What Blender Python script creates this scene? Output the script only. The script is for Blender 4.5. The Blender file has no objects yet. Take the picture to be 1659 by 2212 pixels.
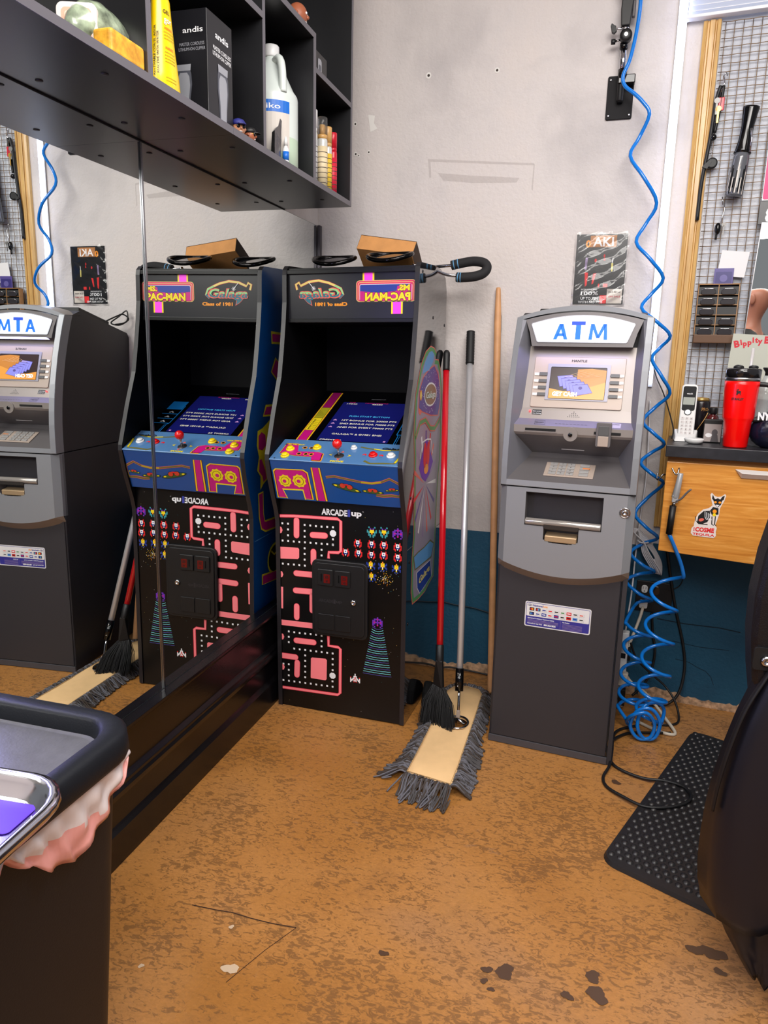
import bpy, bmesh, math, random
from mathutils import Vector, Matrix, Euler
from math import sin, cos, pi, radians as rad, sqrt
random.seed(7)
SC = bpy.context.scene
COL = SC.collection

# ---------------------------------------------------------------- camera
cam_d = bpy.data.cameras.new('camera'); cam = bpy.data.objects.new('camera', cam_d); COL.objects.link(cam)
cam_d.sensor_fit = 'HORIZONTAL'; cam_d.sensor_width = 36.0
cam_d.lens = 1579.84 / 1659.0 * 36.0
cam_d.clip_start = .02
yaw, pit, rol = rad(16.0345), rad(-11.9698), rad(1.2432)
F = Vector((-sin(yaw)*cos(pit), cos(yaw)*cos(pit), sin(pit)))
R = Vector((cos(yaw), sin(yaw), 0)); U = R.cross(F)
R2 = R*cos(rol) + U*sin(rol); U2 = -R*sin(rol) + U*cos(rol)
cam.matrix_world = Matrix(((R2.x, U2.x, -F.x, 1.1075), (R2.y, U2.y, -F.y, -2.8443), (R2.z, U2.z, -F.z, 1.275), (0, 0, 0, 1)))
SC.camera = cam

# ---------------------------------------------------------------- world, lights, exposure
w = bpy.data.worlds.new('room_world'); SC.world = w; w.use_nodes = True
w.node_tree.nodes['Background'].inputs[0].default_value = (.93, .95, 1.0, 1)
w.node_tree.nodes['Background'].inputs[1].default_value = .24
SC.view_settings.view_transform = 'Standard'; SC.view_settings.look = 'None'
SC.view_settings.gamma = 1.0; SC.view_settings.exposure = 0.10
SC.view_settings.use_curve_mapping = False
def area(name, loc, aim, sx, sy, power, col):
    d = bpy.data.lights.new(name, 'AREA'); d.shape = 'RECTANGLE'; d.size = sx; d.size_y = sy
    d.energy = power; d.color = col
    o = bpy.data.objects.new(name, d); COL.objects.link(o); o.location = loc
    o.rotation_euler = (Vector(aim) - Vector(loc)).to_track_quat('-Z', 'Y').to_euler()
    return o
area('ceiling_panel_light', (1.35, -1.75, 2.72), (1.2, -1.3, 0), 1.2, .9, 38, (1, .965, .93))
area('ceiling_panel_light_rear', (1.6, -4.0, 2.72), (.8, -.6, .7), 1.6, 1.0, 78, (1, .955, .91))
area('ceiling_panel_light_left', (.7, -2.9, 2.7), (.5, -.4, .6), .9, .6, 16, (1, .96, .92))

# ---------------------------------------------------------------- materials
def lin(c):
    return tuple(((x/255)/12.92 if x/255 <= .04045 else ((x/255+.055)/1.055)**2.4) for x in c)
_m = {}
def mat(name, c, rough=.5, metal=0., spec=.5, coat=0., emit=0., trans=0., bump=0., bscale=200., var=0., vscale=20., sheen=0., alpha=1., ecol=None):
    if name in _m: return _m[name]
    m = bpy.data.materials.new(name); m.use_nodes = True; nt = m.node_tree; b = nt.nodes['Principled BSDF']
    col = lin(c) + (1,)
    b.inputs['Base Color'].default_value = col; b.inputs['Roughness'].default_value = rough
    b.inputs['Metallic'].default_value = metal; b.inputs['Specular IOR Level'].default_value = spec
    b.inputs['Coat Weight'].default_value = coat; b.inputs['Coat Roughness'].default_value = .06
    b.inputs['Sheen Weight'].default_value = sheen
    b.inputs['Transmission Weight'].default_value = trans; b.inputs['Alpha'].default_value = alpha
    if emit: b.inputs['Emission Color'].default_value = (lin(ecol)+(1,)) if ecol else col; b.inputs['Emission Strength'].default_value = emit
    if bump or var:
        tc = nt.nodes.new('ShaderNodeTexCoord')
        if var:
            n = nt.nodes.new('ShaderNodeTexNoise'); n.inputs['Scale'].default_value = vscale; n.inputs['Detail'].default_value = 5
            nt.links.new(tc.outputs['Object'], n.inputs['Vector'])
            r = nt.nodes.new('ShaderNodeValToRGB'); r.color_ramp.elements[0].position = .3; r.color_ramp.elements[1].position = .7
            r.color_ramp.elements[0].color = tuple(x*(1-var) for x in col[:3]) + (1,)
            r.color_ramp.elements[1].color = tuple(min(1, x*(1+var)) for x in col[:3]) + (1,)
            nt.links.new(n.outputs['Fac'], r.inputs[0]); nt.links.new(r.outputs[0], b.inputs['Base Color'])
        if bump:
            n = nt.nodes.new('ShaderNodeTexNoise'); n.inputs['Scale'].default_value = bscale; n.inputs['Detail'].default_value = 3
            nt.links.new(tc.outputs['Object'], n.inputs['Vector'])
            bp = nt.nodes.new('ShaderNodeBump'); bp.inputs['Strength'].default_value = bump; bp.inputs['Distance'].default_value = .002
            nt.links.new(n.outputs['Fac'], bp.inputs['Height']); nt.links.new(bp.outputs[0], b.inputs['Normal'])
    _m[name] = m
    return m
BLK = mat('black_matte', (15, 15, 17), .5)
BLKG = mat('black_gloss', (8, 8, 10), .12)
CHR = mat('chrome', (205, 205, 210), .12, 1.)
WHT = mat('white_plastic', (222, 222, 222), .35)
INKW = mat('white_print', (235, 235, 238), .5)
INKB = mat('black_print', (18, 18, 20), .5)

# ---------------------------------------------------------------- mesh builder
class B:
    def __init__(s, M=None): s.v = []; s.f = []; s.m = []; s.sm = []; s.M = M or Matrix()
    def add(s, vs, fs, m, smooth=False):
        k = len(s.v); s.v += [tuple(s.M @ Vector(p)) for p in vs]
        for f in fs: s.f.append(tuple(k+i for i in f)); s.m.append(m); s.sm.append(smooth)
    def box(s, x0, x1, y0, y1, z0, z1, m):
        vs = [(x, y, z) for z in (z0, z1) for y in (y0, y1) for x in (x0, x1)]
        s.add(vs, [(0, 2, 3, 1), (4, 5, 7, 6), (0, 1, 5, 4), (2, 6, 7, 3), (0, 4, 6, 2), (1, 3, 7, 5)], m)
    def prism(s, pts, a, d0, d1, m, cap0=True, cap1=True, mcap=None):
        """polygon in the plane normal to axis a, extruded d0..d1"""
        def P(p, d): return {'x': (d, p[0], p[1]), 'y': (p[0], d, p[1]), 'z': (p[0], p[1], d)}[a]
        n = len(pts); vs = [P(p, d0) for p in pts] + [P(p, d1) for p in pts]
        s.add(vs, [(i, (i+1) % n, n+(i+1) % n, n+i) for i in range(n)], m)
        if cap0: s.add(vs[:n], [tuple(range(n))][::1], mcap or m)
        if cap1: s.add(vs[n:], [tuple(range(n))], mcap or m)
    def poly(s, pts, m): s.add(pts, [tuple(range(len(pts)))], m)
    def tube(s, path, r, m, n=10, closed=False, rr=None, cap=True, flat=1.):
        path = [Vector(p) for p in path]; N = len(path); rings = []
        t0 = (path[1]-path[0]).normalized()
        up = Vector((0, 0, 1)) if abs(t0.z) < .9 else Vector((1, 0, 0))
        nrm = (up - t0*up.dot(t0)).normalized()
        for i, p in enumerate(path):
            if closed: t = (path[(i+1) % N]-path[i-1]).normalized()
            else: t = (path[min(i+1, N-1)]-path[max(i-1, 0)]).normalized()
            nrm = (nrm - t*nrm.dot(t)); nrm = nrm.normalized() if nrm.length > 1e-6 else t.orthogonal().normalized()
            bn = t.cross(nrm); rad_ = rr[i] if rr else r
            rings.append([tuple(p + (nrm*cos(2*pi*k/n)*flat + bn*sin(2*pi*k/n))*rad_) for k in range(n)])
        vs = [q for ring in rings for q in ring]; fs = []
        for i in range(N if closed else N-1):
            a = i*n; b_ = ((i+1) % N)*n
            for k in range(n): fs.append((a+k, a+(k+1) % n, b_+(k+1) % n, b_+k))
        s.add(vs, fs, m, True)
        if cap and not closed: s.add(rings[0], [tuple(range(n))], m); s.add(rings[-1], [tuple(range(n))], m)
    def lathe(s, prof, c, m, n=24, ax='z', smooth=True, sx=1., sy=1.):
        vs = []; fs = []
        for r, z in prof:
            for k in range(n):
                a = 2*pi*k/n; x, y = r*cos(a)*sx, r*sin(a)*sy
                vs.append({'z': (c[0]+x, c[1]+y, c[2]+z), 'y': (c[0]+x, c[1]+z, c[2]+y), 'x': (c[0]+z, c[1]+x, c[2]+y)}[ax])
        for i in range(len(prof)-1):
            for k in range(n): fs.append((i*n+k, i*n+(k+1) % n, (i+1)*n+(k+1) % n, (i+1)*n+k))
        s.add(vs, fs, m, smooth)
        if prof[0][0] > 1e-5: s.add(vs[:n], [tuple(range(n))], m)
        if prof[-1][0] > 1e-5: s.add(vs[-n:], [tuple(range(n))], m)
    def ball(s, c, r, m, n=16, sz=1., sx=1., sy=1.):
        s.lathe([(r*sin(pi*i/10), -r*cos(pi*i/10)*sz) for i in range(11)], c, m, n, sx=sx, sy=sy)
    def build(s, name, parent=None, bevel=0., label=None, sub=0, seg=2, solid=0.):
        me = bpy.data.meshes.new(name); me.from_pydata(s.v, [], s.f); ms = []
        for x in s.m:
            if x not in ms: ms.append(x)
        for x in ms: me.materials.append(x)
        for p, x, q in zip(me.polygons, s.m, s.sm): p.material_index = ms.index(x); p.use_smooth = q
        bm = bmesh.new(); bm.from_mesh(me)
        if not isinstance(s, Flat): bmesh.ops.remove_doubles(bm, verts=bm.verts, dist=1e-5); bmesh.ops.recalc_face_normals(bm, faces=bm.faces)
        bm.to_mesh(me); bm.free()
        o = bpy.data.objects.new(name, me); COL.objects.link(o)
        if parent: o.parent = parent
        if solid:
            d = o.modifiers.new('thickness', 'SOLIDIFY'); d.thickness = solid; d.offset = 0
        if bevel:
            d = o.modifiers.new('bevel', 'BEVEL'); d.width = bevel; d.segments = seg; d.limit_method = 'ANGLE'; d.angle_limit = rad(40); d.harden_normals = False
        if sub:
            d = o.modifiers.new('sub', 'SUBSURF'); d.levels = sub; d.render_levels = sub
        if label: o['label'] = label
        return o
class Flat(B): pass

_tc = {}
def text2d(s, bold=0.):
    if (s, bold) in _tc: return _tc[(s, bold)]
    c = bpy.data.curves.new('t', 'FONT'); c.body = s; c.size = 1; c.offset = bold; c.resolution_u = 2
    o = bpy.data.objects.new('t', c); me = bpy.data.meshes.new_from_object(o)
    vs = [(v.co.x, v.co.y) for v in me.vertices]; fs = [tuple(p.vertices) for p in me.polygons]
    bpy.data.objects.remove(o); bpy.data.curves.remove(c); bpy.data.meshes.remove(me)
    _tc[(s, bold)] = (vs, fs)
    return vs, fs
class Sheet:
    """a printed face: origin O, right R, up U; layers step outwards along the normal"""
    def __init__(s, b, O, Rv, Uv, step=.0004, f=None):
        s.b = b; s.O = Vector(O); s.R = Vector(Rv); s.U = Vector(Uv); s.n = s.R.cross(s.U).normalized(); s.step = step; s.f = f
    def P(s, x, y, k):
        if s.f: x, y = s.f(x, y)
        return tuple(s.O + s.R*x + s.U*y + s.n*(s.step*k))
    def poly(s, pts, m, k=1): s.b.add([s.P(x, y, k) for x, y in pts], [tuple(range(len(pts)))], m)
    def rect(s, x0, x1, y0, y1, m, k=1): s.poly([(x0, y0), (x1, y0), (x1, y1), (x0, y1)], m, k)
    def rrect(s, x0, x1, y0, y1, r, m, k=1):
        s.poly(rr(x0, x1, y0, y1, r), m, k)
    def ell(s, cx, cy, rx, ry, m, k=1, n=20, rot=0.):
        s.poly([(cx+rx*cos(a)*cos(rot)-ry*sin(a)*sin(rot), cy+rx*cos(a)*sin(rot)+ry*sin(a)*cos(rot)) for a in [2*pi*i/n for i in range(n)]], m, k)
    def line(s, pts, w, m, k=1, closed=False):
        n = len(pts)
        L = []; Rr = []
        for i in range(n):
            a = pts[i-1] if (i > 0 or closed) else pts[i]; c = pts[(i+1) % n] if (i < n-1 or closed) else pts[i]
            dx, dy = c[0]-a[0], c[1]-a[1]; d = sqrt(dx*dx+dy*dy) or 1
            nx, ny = -dy/d*w/2, dx/d*w/2
            L.append((pts[i][0]+nx, pts[i][1]+ny)); Rr.append((pts[i][0]-nx, pts[i][1]-ny))
        for i in range(n if closed else n-1):
            j = (i+1) % n; s.poly([L[i], L[j], Rr[j], Rr[i]], m, k)
    def text(s, t, x, y, h, m, k=1, bold=0., wid=None, mirror=False, slant=0., anchor='l', rot=0.):
        vs, fs = text2d(t, bold)
        if not vs: return
        xs = [v[0] for v in vs]; ys = [v[1] for v in vs]; x0, x1 = min(xs), max(xs); sy = h/.70
        sx = (wid/(x1-x0)) if wid else sy
        W = (x1-x0)*sx; ax = {'l': 0, 'c': -W/2, 'r': -W}[anchor]
        out = []
        for a, c in vs:
            px = (a-x0)*sx; py = c*sy; px += slant*py
            if mirror: px = W-px
            px += ax
            if rot: px, py = px*cos(rot)-py*sin(rot), px*sin(rot)+py*cos(rot)
            out.append(s.P(x+px, y+py, k))
        s.b.add(out, fs, m)
    def pix(s, rows, x, y, p, pal, k=1, q=None):
        q = q or p
        for j, row in enumerate(rows):
            i = 0
            while i < len(row):
                ch = row[i]; e = i
                while e < len(row) and row[e] == ch: e += 1
                if ch in pal: s.rect(x+i*p, x+e*p, y-(j+1)*q, y-j*q, pal[ch], k)
                i = e
def rr(x0, x1, y0, y1, r, n=5):
    out = []
    for cx, cy, a0 in ((x1-r, y0+r, -90), (x1-r, y1-r, 0), (x0+r, y1-r, 90), (x0+r, y0+r, 180)):
        for i in range(n+1): a = rad(a0+90*i/n); out.append((cx+r*cos(a), cy+r*sin(a)))
    return out
def spline(pts, n=8, closed=False):
    P = [Vector(p) for p in pts]; out = []; N = len(P)
    for i in range(N if closed else N-1):
        p0 = P[i-1] if (i or closed) else P[0]; p1 = P[i]; p2 = P[(i+1) % N]; p3 = P[(i+2) % N] if (closed or i+2 < N) else P[-1]
        for k in range(n):
            t = k/n
            out.append(.5*((2*p1)+(p2-p0)*t+(2*p0-5*p1+4*p2-p3)*t*t+(3*p1-p0-3*p2+p3)*t**3))
    if not closed: out.append(P[-1])
    return out
def thing(name, label, cat, loc=(0, 0, 0), rot=(0, 0, 0), group=None):
    o = bpy.data.objects.new(name, None); COL.objects.link(o); o.location = loc; o.rotation_euler = rot
    o.empty_display_size = .05; o['label'] = label; o['category'] = cat
    if group: o['group'] = group
    return o
def tag(o, label, cat, group=None, loc=None):
    o['label'] = label; o['category'] = cat
    if group: o['group'] = group
    if loc: o.location = loc
    return o
def struct(o): o['kind'] = 'structure'; return o
# ---------------------------------------------------------------- room shell
def nodes(m): return m.node_tree, m.node_tree.nodes, m.node_tree.links, m.node_tree.nodes['Principled BSDF']
def noise(nt, vec, scale, detail=6, rough=.6, dist=0.):
    n = nt.nodes.new('ShaderNodeTexNoise'); n.inputs['Scale'].default_value = scale; n.inputs['Detail'].default_value = detail
    n.inputs['Roughness'].default_value = rough; n.inputs['Distortion'].default_value = dist
    if vec: nt.links.new(vec, n.inputs['Vector'])
    return n.outputs['Fac']
def ramp(nt, fac, stops):
    r = nt.nodes.new('ShaderNodeValToRGB'); e = r.color_ramp.elements
    while len(e) < len(stops): e.new(.5)
    for x, (p, c) in zip(e, stops): x.position = p; x.color = (c if isinstance(c, tuple) and len(c) == 4 else (lin(c)+(1,) if isinstance(c, tuple) else (c, c, c, 1)))
    nt.links.new(fac, r.inputs[0]); return r.outputs[0]
def mapping(nt, scale, rot=(0, 0, 0), loc=(0, 0, 0)):
    tc = nt.nodes.new('ShaderNodeTexCoord'); mp = nt.nodes.new('ShaderNodeMapping')
    mp.inputs['Scale'].default_value = scale; mp.inputs['Rotation'].default_value = rot; mp.inputs['Location'].default_value = loc
    nt.links.new(tc.outputs['Object'], mp.inputs['Vector']); return mp.outputs[0]
def mix(nt, fac, a, b):
    m = nt.nodes.new('ShaderNodeMix'); m.data_type = 'RGBA'
    if isinstance(fac, float): m.inputs[0].default_value = fac
    else: nt.links.new(fac, m.inputs[0])
    for i, x in ((6, a), (7, b)):
        if isinstance(x, tuple): m.inputs[i].default_value = lin(x)+(1,)
        else: nt.links.new(x, m.inputs[i])
    return m.outputs[2]
def bumpn(nt, h, st, dist=.003):
    b = nt.nodes.new('ShaderNodeBump'); b.inputs['Strength'].default_value = st; b.inputs['Distance'].default_value = dist
    nt.links.new(h, b.inputs['Height']); return b.outputs[0]

# floor: ochre concrete overlay with trowelled brown streaks
mf = mat('stained_concrete', (190, 125, 60), .32)
nt, N, L, P = nodes(mf)
v1 = mapping(nt, (1, 1.9, 1), (0, 0, rad(-38))); v0 = mapping(nt, (1, 1, 1))
big = noise(nt, v0, 1.7, 3, .5, .6)
str_ = noise(nt, v1, 46, 9, .66, 1.1)
patch = noise(nt, v0, 3.6, 6, .62, .9)
add = N.new('ShaderNodeMath'); add.operation = 'MULTIPLY_ADD'; L.new(patch, add.inputs[0]); add.inputs[1].default_value = .42; L.new(str_, add.inputs[2])
streak = ramp(nt, add.outputs[0], [(.730, 0.), (.785, 1.)])
basec = ramp(nt, big, [(.32, (172, 114, 50)), (.55, (190, 132, 70)), (.72, (180, 130, 82))])
fine = ramp(nt, noise(nt, v1, 90, 4, .7, .8), [(.35, (210, 210, 210)), (.7, (255, 255, 255))])
mm = N.new('ShaderNodeMix'); mm.data_type = 'RGBA'; mm.blend_type = 'MULTIPLY'; mm.inputs[0].default_value = .6; L.new(basec, mm.inputs[6]); L.new(fine, mm.inputs[7])
sf = N.new('ShaderNodeMath'); sf.operation = 'MULTIPLY'; L.new(streak, sf.inputs[0]); sf.inputs[1].default_value = .58
c = mix(nt, sf.outputs[0], mm.outputs[2], (98, 68, 40))
blot = ramp(nt, noise(nt, mapping(nt, (1, 1, 1), (0, 0, 0), (3.1, 2, 0)), 2.3, 7, .7, .3), [(.60, 0.), (.72, 1.)])
bf = N.new('ShaderNodeMath'); bf.operation = 'MULTIPLY'; L.new(blot, bf.inputs[0]); bf.inputs[1].default_value = .4
c = mix(nt, bf.outputs[0], c, (96, 66, 46))
gray = ramp(nt, noise(nt, mapping(nt, (1, 1, 1), (0, 0, 0), (7, 1, 0)), 5.5, 6, .7, .5), [(.66, 0.), (.78, 1.)])
gf = N.new('ShaderNodeMath'); gf.operation = 'MULTIPLY'; L.new(gray, gf.inputs[0]); gf.inputs[1].default_value = .5
c = mix(nt, gf.outputs[0], c, (150, 128, 112))
L.new(c, P.inputs['Base Color']); L.new(bumpn(nt, str_, .12), P.inputs['Normal'])
L.new(ramp(nt, patch, [(.3, .24), (.7, .42)]), P.inputs['Roughness'])
b = B(); b.box(-.2, 3.2, -5.2, .35, -.08, 0, mf); struct(b.build('floor'))

# painted plaster walls
def plaster(name, base, dark, warm, st=.5):
    m = mat(name, base, .62); nt, N, L, P = nodes(m)
    v = mapping(nt, (1, 1, 1))
    big = noise(nt, v, 1.6, 4, .6, .4); mid = noise(nt, mapping(nt, (1, 1, 2.2)), 4.5, 5, .6, .3)
    c = ramp(nt, big, [(.3, dark), (.5, base), (.72, warm)])
    c = mix(nt, ramp(nt, mid, [(.58, 0.), (.8, .35)]), c, dark)
    L.new(c, P.inputs['Base Color'])
    h = noise(nt, v, 75, 4, .55); L.new(bumpn(nt, h, st, .006), P.inputs['Normal'])
    return m
PL = plaster('white_plaster', (206, 199, 197), (180, 174, 174), (212, 202, 197), .38)
PLG = plaster('grey_white_plaster', (196, 200, 210), (170, 174, 186), (204, 206, 212))
TEAL = plaster('teal_wall_paint', (21, 80, 110), (16, 66, 94), (26, 88, 118), .35)
CHIP = mat('crumbling_plaster', (176, 142, 112), .9, var=.5, vscale=60, bump=1., bscale=80)
ZB = .6013
b = B()
b.box(-.15, 1.345, 0, .12, ZB, 2.9, PL); b.box(-.15, 1.345, 0, .12, 0, ZB, TEAL)
random.seed(3)
def crumbs(b, x0, x1, fn, mt):
    x = x0; top = []; n = int((x1-x0)/.012)
    zs = [.018 + .012*random.random() + .016*max(0, sin(i*.23+x0*5)) for i in range(n+1)]
    for i in range(n):
        xa, xb = x0+(x1-x0)*i/n, x0+(x1-x0)*(i+1)/n
        p = [fn(xa, 0, 0), fn(xb, 0, 0), fn(xb, 0, zs[i+1]), fn(xa, 0, zs[i]), fn(xa, .008+.006*random.random(), 0), fn(xb, .012, 0), fn(xb, .006, zs[i+1]*.9), fn(xa, .006, zs[i]*.9)]
        b.add(p, [(4, 5, 6, 7), (7, 6, 2, 3), (0, 4, 7, 3), (1, 2, 6, 5)], mt)
crumbs(b, .4, 1.33, lambda x, d, z: (x, -d, z), CHIP)
# stains, pocks and the ghost of a removed fixture
DIRT = mat('dusty_wall_mark', (150, 138, 134), .8, alpha=.16); HOLE = mat('wall_hole', (60, 50, 46), .9)
HALO = mat('chipped_paint', (225, 222, 218), .8); MARK = mat('paint_smudge', (172, 164, 162), .8, alpha=.3)
s = Sheet(b, (0, -.0006, 0), (1, 0, 0), (0, 0, 1), .0003)
for x, z, r in ((.423, 2.276, .008), (.671, 2.274, .007), (.145, 2.131, .006), (.148, 2.026, .006), (.20, 2.03, .005), (.80, 1.06, .009), (.16, 2.02, .004)):
    s.ell(x, z, r*1.25, r*1.35, HALO, 1); s.ell(x, z, r*.6, r*.6, HOLE, 2)
s.poly([(.195, 2.16), (.222, 2.155), (.218, 2.13), (.232, 2.11), (.205, 2.10), (.2, 2.13)], HALO, 1)
s.poly([(.43, 1.995), (.82, 1.962), (.818, 1.955), (.44, 1.985), (.445, 1.93), (.437, 1.93)], DIRT, 1)
s.poly([(.818, 1.96), (.822, 1.96), (.82, 1.87), (.815, 1.875)], DIRT, 1)
s.poly([(.47, 1.945), (.60, 1.93), (.70, 1.922), (.77, 1.915), (.76, 1.90), (.6, 1.905), (.49, 1.918)], DIRT, 1)
struct(b.build('wall_back'))
# wall section behind the barber station, turned a little
SA = rad(-6.); SO = Vector((1.345, 0, 0))
MS = Matrix.Translation(SO) @ Matrix.Rotation(SA, 4, 'Z')
def st(s_, d, z): return tuple(MS @ Vector((s_, -d, z)))
b = B(MS)
b.box(0, 1.6, 0, .12, .612, 2.9, PLG); b.box(0, 1.6, 0, .12, 0, .612, TEAL)
crumbs(b, 0.0, .9, lambda x, d, z: (x, -d, z), CHIP)
CR = mat('hairline_crack', (10, 36, 52), .8); s = Sheet(b, (0, -.0006, 0), (1, 0, 0), (0, 0, 1), .0003)
s.line([(.12, .17), (.17, .165), (.2, .15), (.23, .14), (.25, .12), (.262, .09)], .002, CR)
s.line([(.04, .32), (.14, .315), (.26, .318), (.33, .312)], .004, CR); s.line([(.1, .24), (.2, .232), (.3, .236)], .002, CR)
struct(b.build('wall_right'))
b = B(); b.box(-.15, -.006, -5.2, 0, 0, 2.9, PL); struct(b.build('wall_left'))
b = B(); b.box(-.2, 3.2, -5.2, .2, 2.9, 3.0, mat('ceiling_paint', (214, 212, 208), .8)); struct(b.build('ceiling'))

# floor marks
b = Flat(); s = Sheet(b, (0, 0, .0006), (1, 0, 0), (0, 1, 0), .0003)
CK = mat('floor_crack', (60, 36, 20), .8); ST = mat('dark_floor_spot', (84, 60, 42), .35); WS = mat('worn_floor_spot', (205, 180, 150), .4)
def blob(cx, cy, r, m, k, seed):
    random.seed(seed); n = 22; ph = [random.random()*6 for _ in range(4)]
    s.poly([(cx+r*(1+.22*sin(2*a+ph[0])+.13*sin(3*a+ph[1])+.08*sin(7*a+ph[2]))*cos(a), cy+r*.85*(1+.22*sin(2*a+ph[0])+.13*sin(3*a+ph[1])+.08*sin(7*a+ph[2]))*sin(a)) for a in [2*pi*i/n for i in range(n)]], m, k)
s.line([(.279, -1.528), (.34, -1.525), (.38, -1.521), (.43, -1.524), (.48, -1.524), (.54, -1.519)], .0028, CK)
s.line([(.54, -1.519), (.5, -1.60), (.46, -1.70)], .0015, CK)
for i, (x, y, r) in enumerate(((1.01, -1.498, .021), (.973, -1.504, .011), (.971, -1.535, .008), (.988, -1.551, .007), (.75, -1.529, .01), (1.199, -1.499, .022), (1.19, -1.454, .017), (1.445, -1.309, .024), (1.41, -1.31, .018), (1.452, -1.359, .012), (1.25, -.673, .014), (1.14, -1.52, .012))):
    blob(x, y, r, ST, 1+i % 3, i)
for i, (x, y, r) in enumerate(((.399, -1.561, .006), (.452, -1.666, .016), (.269, -1.716, .006))): blob(x, y, r, WS, 1, 20+i)
o = b.build('floor_stains'); struct(o); o.name = 'trim_1'

# ---------------------------------------------------------------- mirror wall: black panelling, mirrors, frame strips
EB = mat('black_painted_wood', (10, 8, 10), .26, var=.15, vscale=8, bump=.12, bscale=120)
b = B()
prof = [(0, 0), (.034, 0), (.034, .012), (.030, .085), (.022, .094), (.018, .10), (.018, .165), (.024, .17), (.026, .178), (.034, .184), (.036, .196), (.030, .203), (.030, .212), (.022, .218), (.016, .222), (.016, .325), (.022, .332), (.030, .337), (.034, .345), (.034, .3536), (0, .3536)]
b.prism(prof, 'y', -4.2, -.002, EB)
b2 = b.build('baseboard_left', bevel=.0012); struct(b2)
MIR = mat('mirror_silver', (232, 236, 234), .0, 1.); MIRE = mat('mirror_glass_edge', (70, 90, 84), .15)
for k, (y0, y1, lab) in enumerate(((-1.1825, -.027, 'large wall mirror panel below the black shelf, on the arcade side of the seam'), (-2.35, -1.1885, 'large wall mirror panel at the far left, on the trash can side of the seam'))):
    t = thing('wall_mirror', lab, 'mirror', (0, (y0+y1)/2, .354))
    b = B(); hy = (y1-y0)/2
    b.box(-.005, -.0004, -hy, hy, 0, 1.416, MIRE); b.add([(0, -hy+.001, .001), (0, hy-.001, .001), (0, hy-.001, 1.415), (0, -hy+.001, 1.415)], [(0, 1, 2, 3)], MIR)
    b.build('glass', t)
GAPM = mat('black_joint', (6, 6, 7), .8); GREYM = mat('dark_grey_metal', (74, 70, 76), .35, .6)
b = B(); b.box(0, .004, -.003, .003, 0, 1.414, mat('seam_metal', (150, 150, 155), .25, 1.)); o = b.build('mirror_seam_strip'); struct(tag(o, 'x', 'x', loc=(0, -1.1855, .354))); del o['label'], o['category']; o.name = 'trim_2'
b = B(); b.box(0, .013, -.024, -.002, .354, 1.771, GREYM); o = struct(b.build('trim_3', bevel=.002))

# ---------------------------------------------------------------- wall shelf units
SHF = mat('black_laminate', (21, 21, 24), .32, spec=.8, var=.12, vscale=14); SHE = mat('black_laminate_edge', (100, 97, 104), .45)
D = .2463; z0, z1 = 1.772, 2.62; th = .016
def shelf_unit(ya, yb, lab, parts):
    t = thing('wall_shelf', lab, 'shelf', (0, (ya+yb)/2, z0)); oy = (ya+yb)/2
    def brd(name, x0, x1, y0, y1, za, zb):
        b = B(); b.box(x0, x1-.0015, y0-oy, y1-oy, za-z0, zb-z0, SHF); b.box(x1-.0015, x1, y0-oy, y1-oy, za-z0, zb-z0, SHE); return b.build(name, t)
    bb = brd('bottom_board', 0, D, ya, yb, z0, z0+th)
    for y in (ya+.1, (ya+yb)/2+.03, yb-.13):      # round cover caps under the board
        for x in (.045, .19):
            b = B(); b.lathe([(.0, -.0012), (.007, -.0012), (.0075, 0)], (x, y-oy, 0), BLK, 14); b.build('cover_cap', bb)
    brd('top_board', 0, D, ya, yb, z1, z1+th)
    brd('side_panel', 0, D, *((yb-.013, yb) if yb > -.5 else (ya, ya+.013)), z0+th, z1)
    b = B(); b.box(0.001, .006, ya+.0-oy, yb-.0-oy, th, z1-z0, SHF); b.build('back_panel', t)
    for q in parts: brd(*q)
shelf_unit(-1.1775, -.332, 'black wall shelf unit nearer the corner, holding a white jug and spray bottles', [
    ('divider', 0, D, -1.014, -1.001, z0+th, z1), ('divider', 0, D, -.677, -.660, z0+th, 2.162), ('shelf_board', 0, D, -1.175, -1.014, 2.078, 2.093),
    ('shelf_board', 0, D, -1.001, -.660, 2.162, 2.178), ('shelf_board', 0, D, -.660, -.345, 2.077, 2.092)])
shelf_unit(-2.022, -1.1785, 'black wall shelf unit at the far left, holding a green stone and a clipper box', [
    ('divider', 0, D, -1.515, -1.500, z0+th, z1)])
ZS = z0+th
b = B(); b.box(0, .0015, -2.3, -.332, 1.7690, 1.7715, GAPM); struct(b.build('trim_4'))
# second LED strip on the mirror wall, just left of the picture
t = thing('led_strip_light', 'vertical LED strip light on the mirror wall, mostly outside the picture at the left', 'light strip', (.002, -1.84, .7))
b = B(); b.box(0, .006, -.014, .014, 0, 1.05, mat('white_plastic', (222, 222, 222), .35)); b.build('channel', t)
b = B(); b.prism([(.006, -.010), (.013, -.009), (.013, .009), (.006, .010)], 'z', .012, 1.04, mat('led_cool_violet', (255, 255, 255), .3, emit=34., ecol=(168, 164, 255))); b.build('diffuser', t, label='glowing bluish diffuser')
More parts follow.
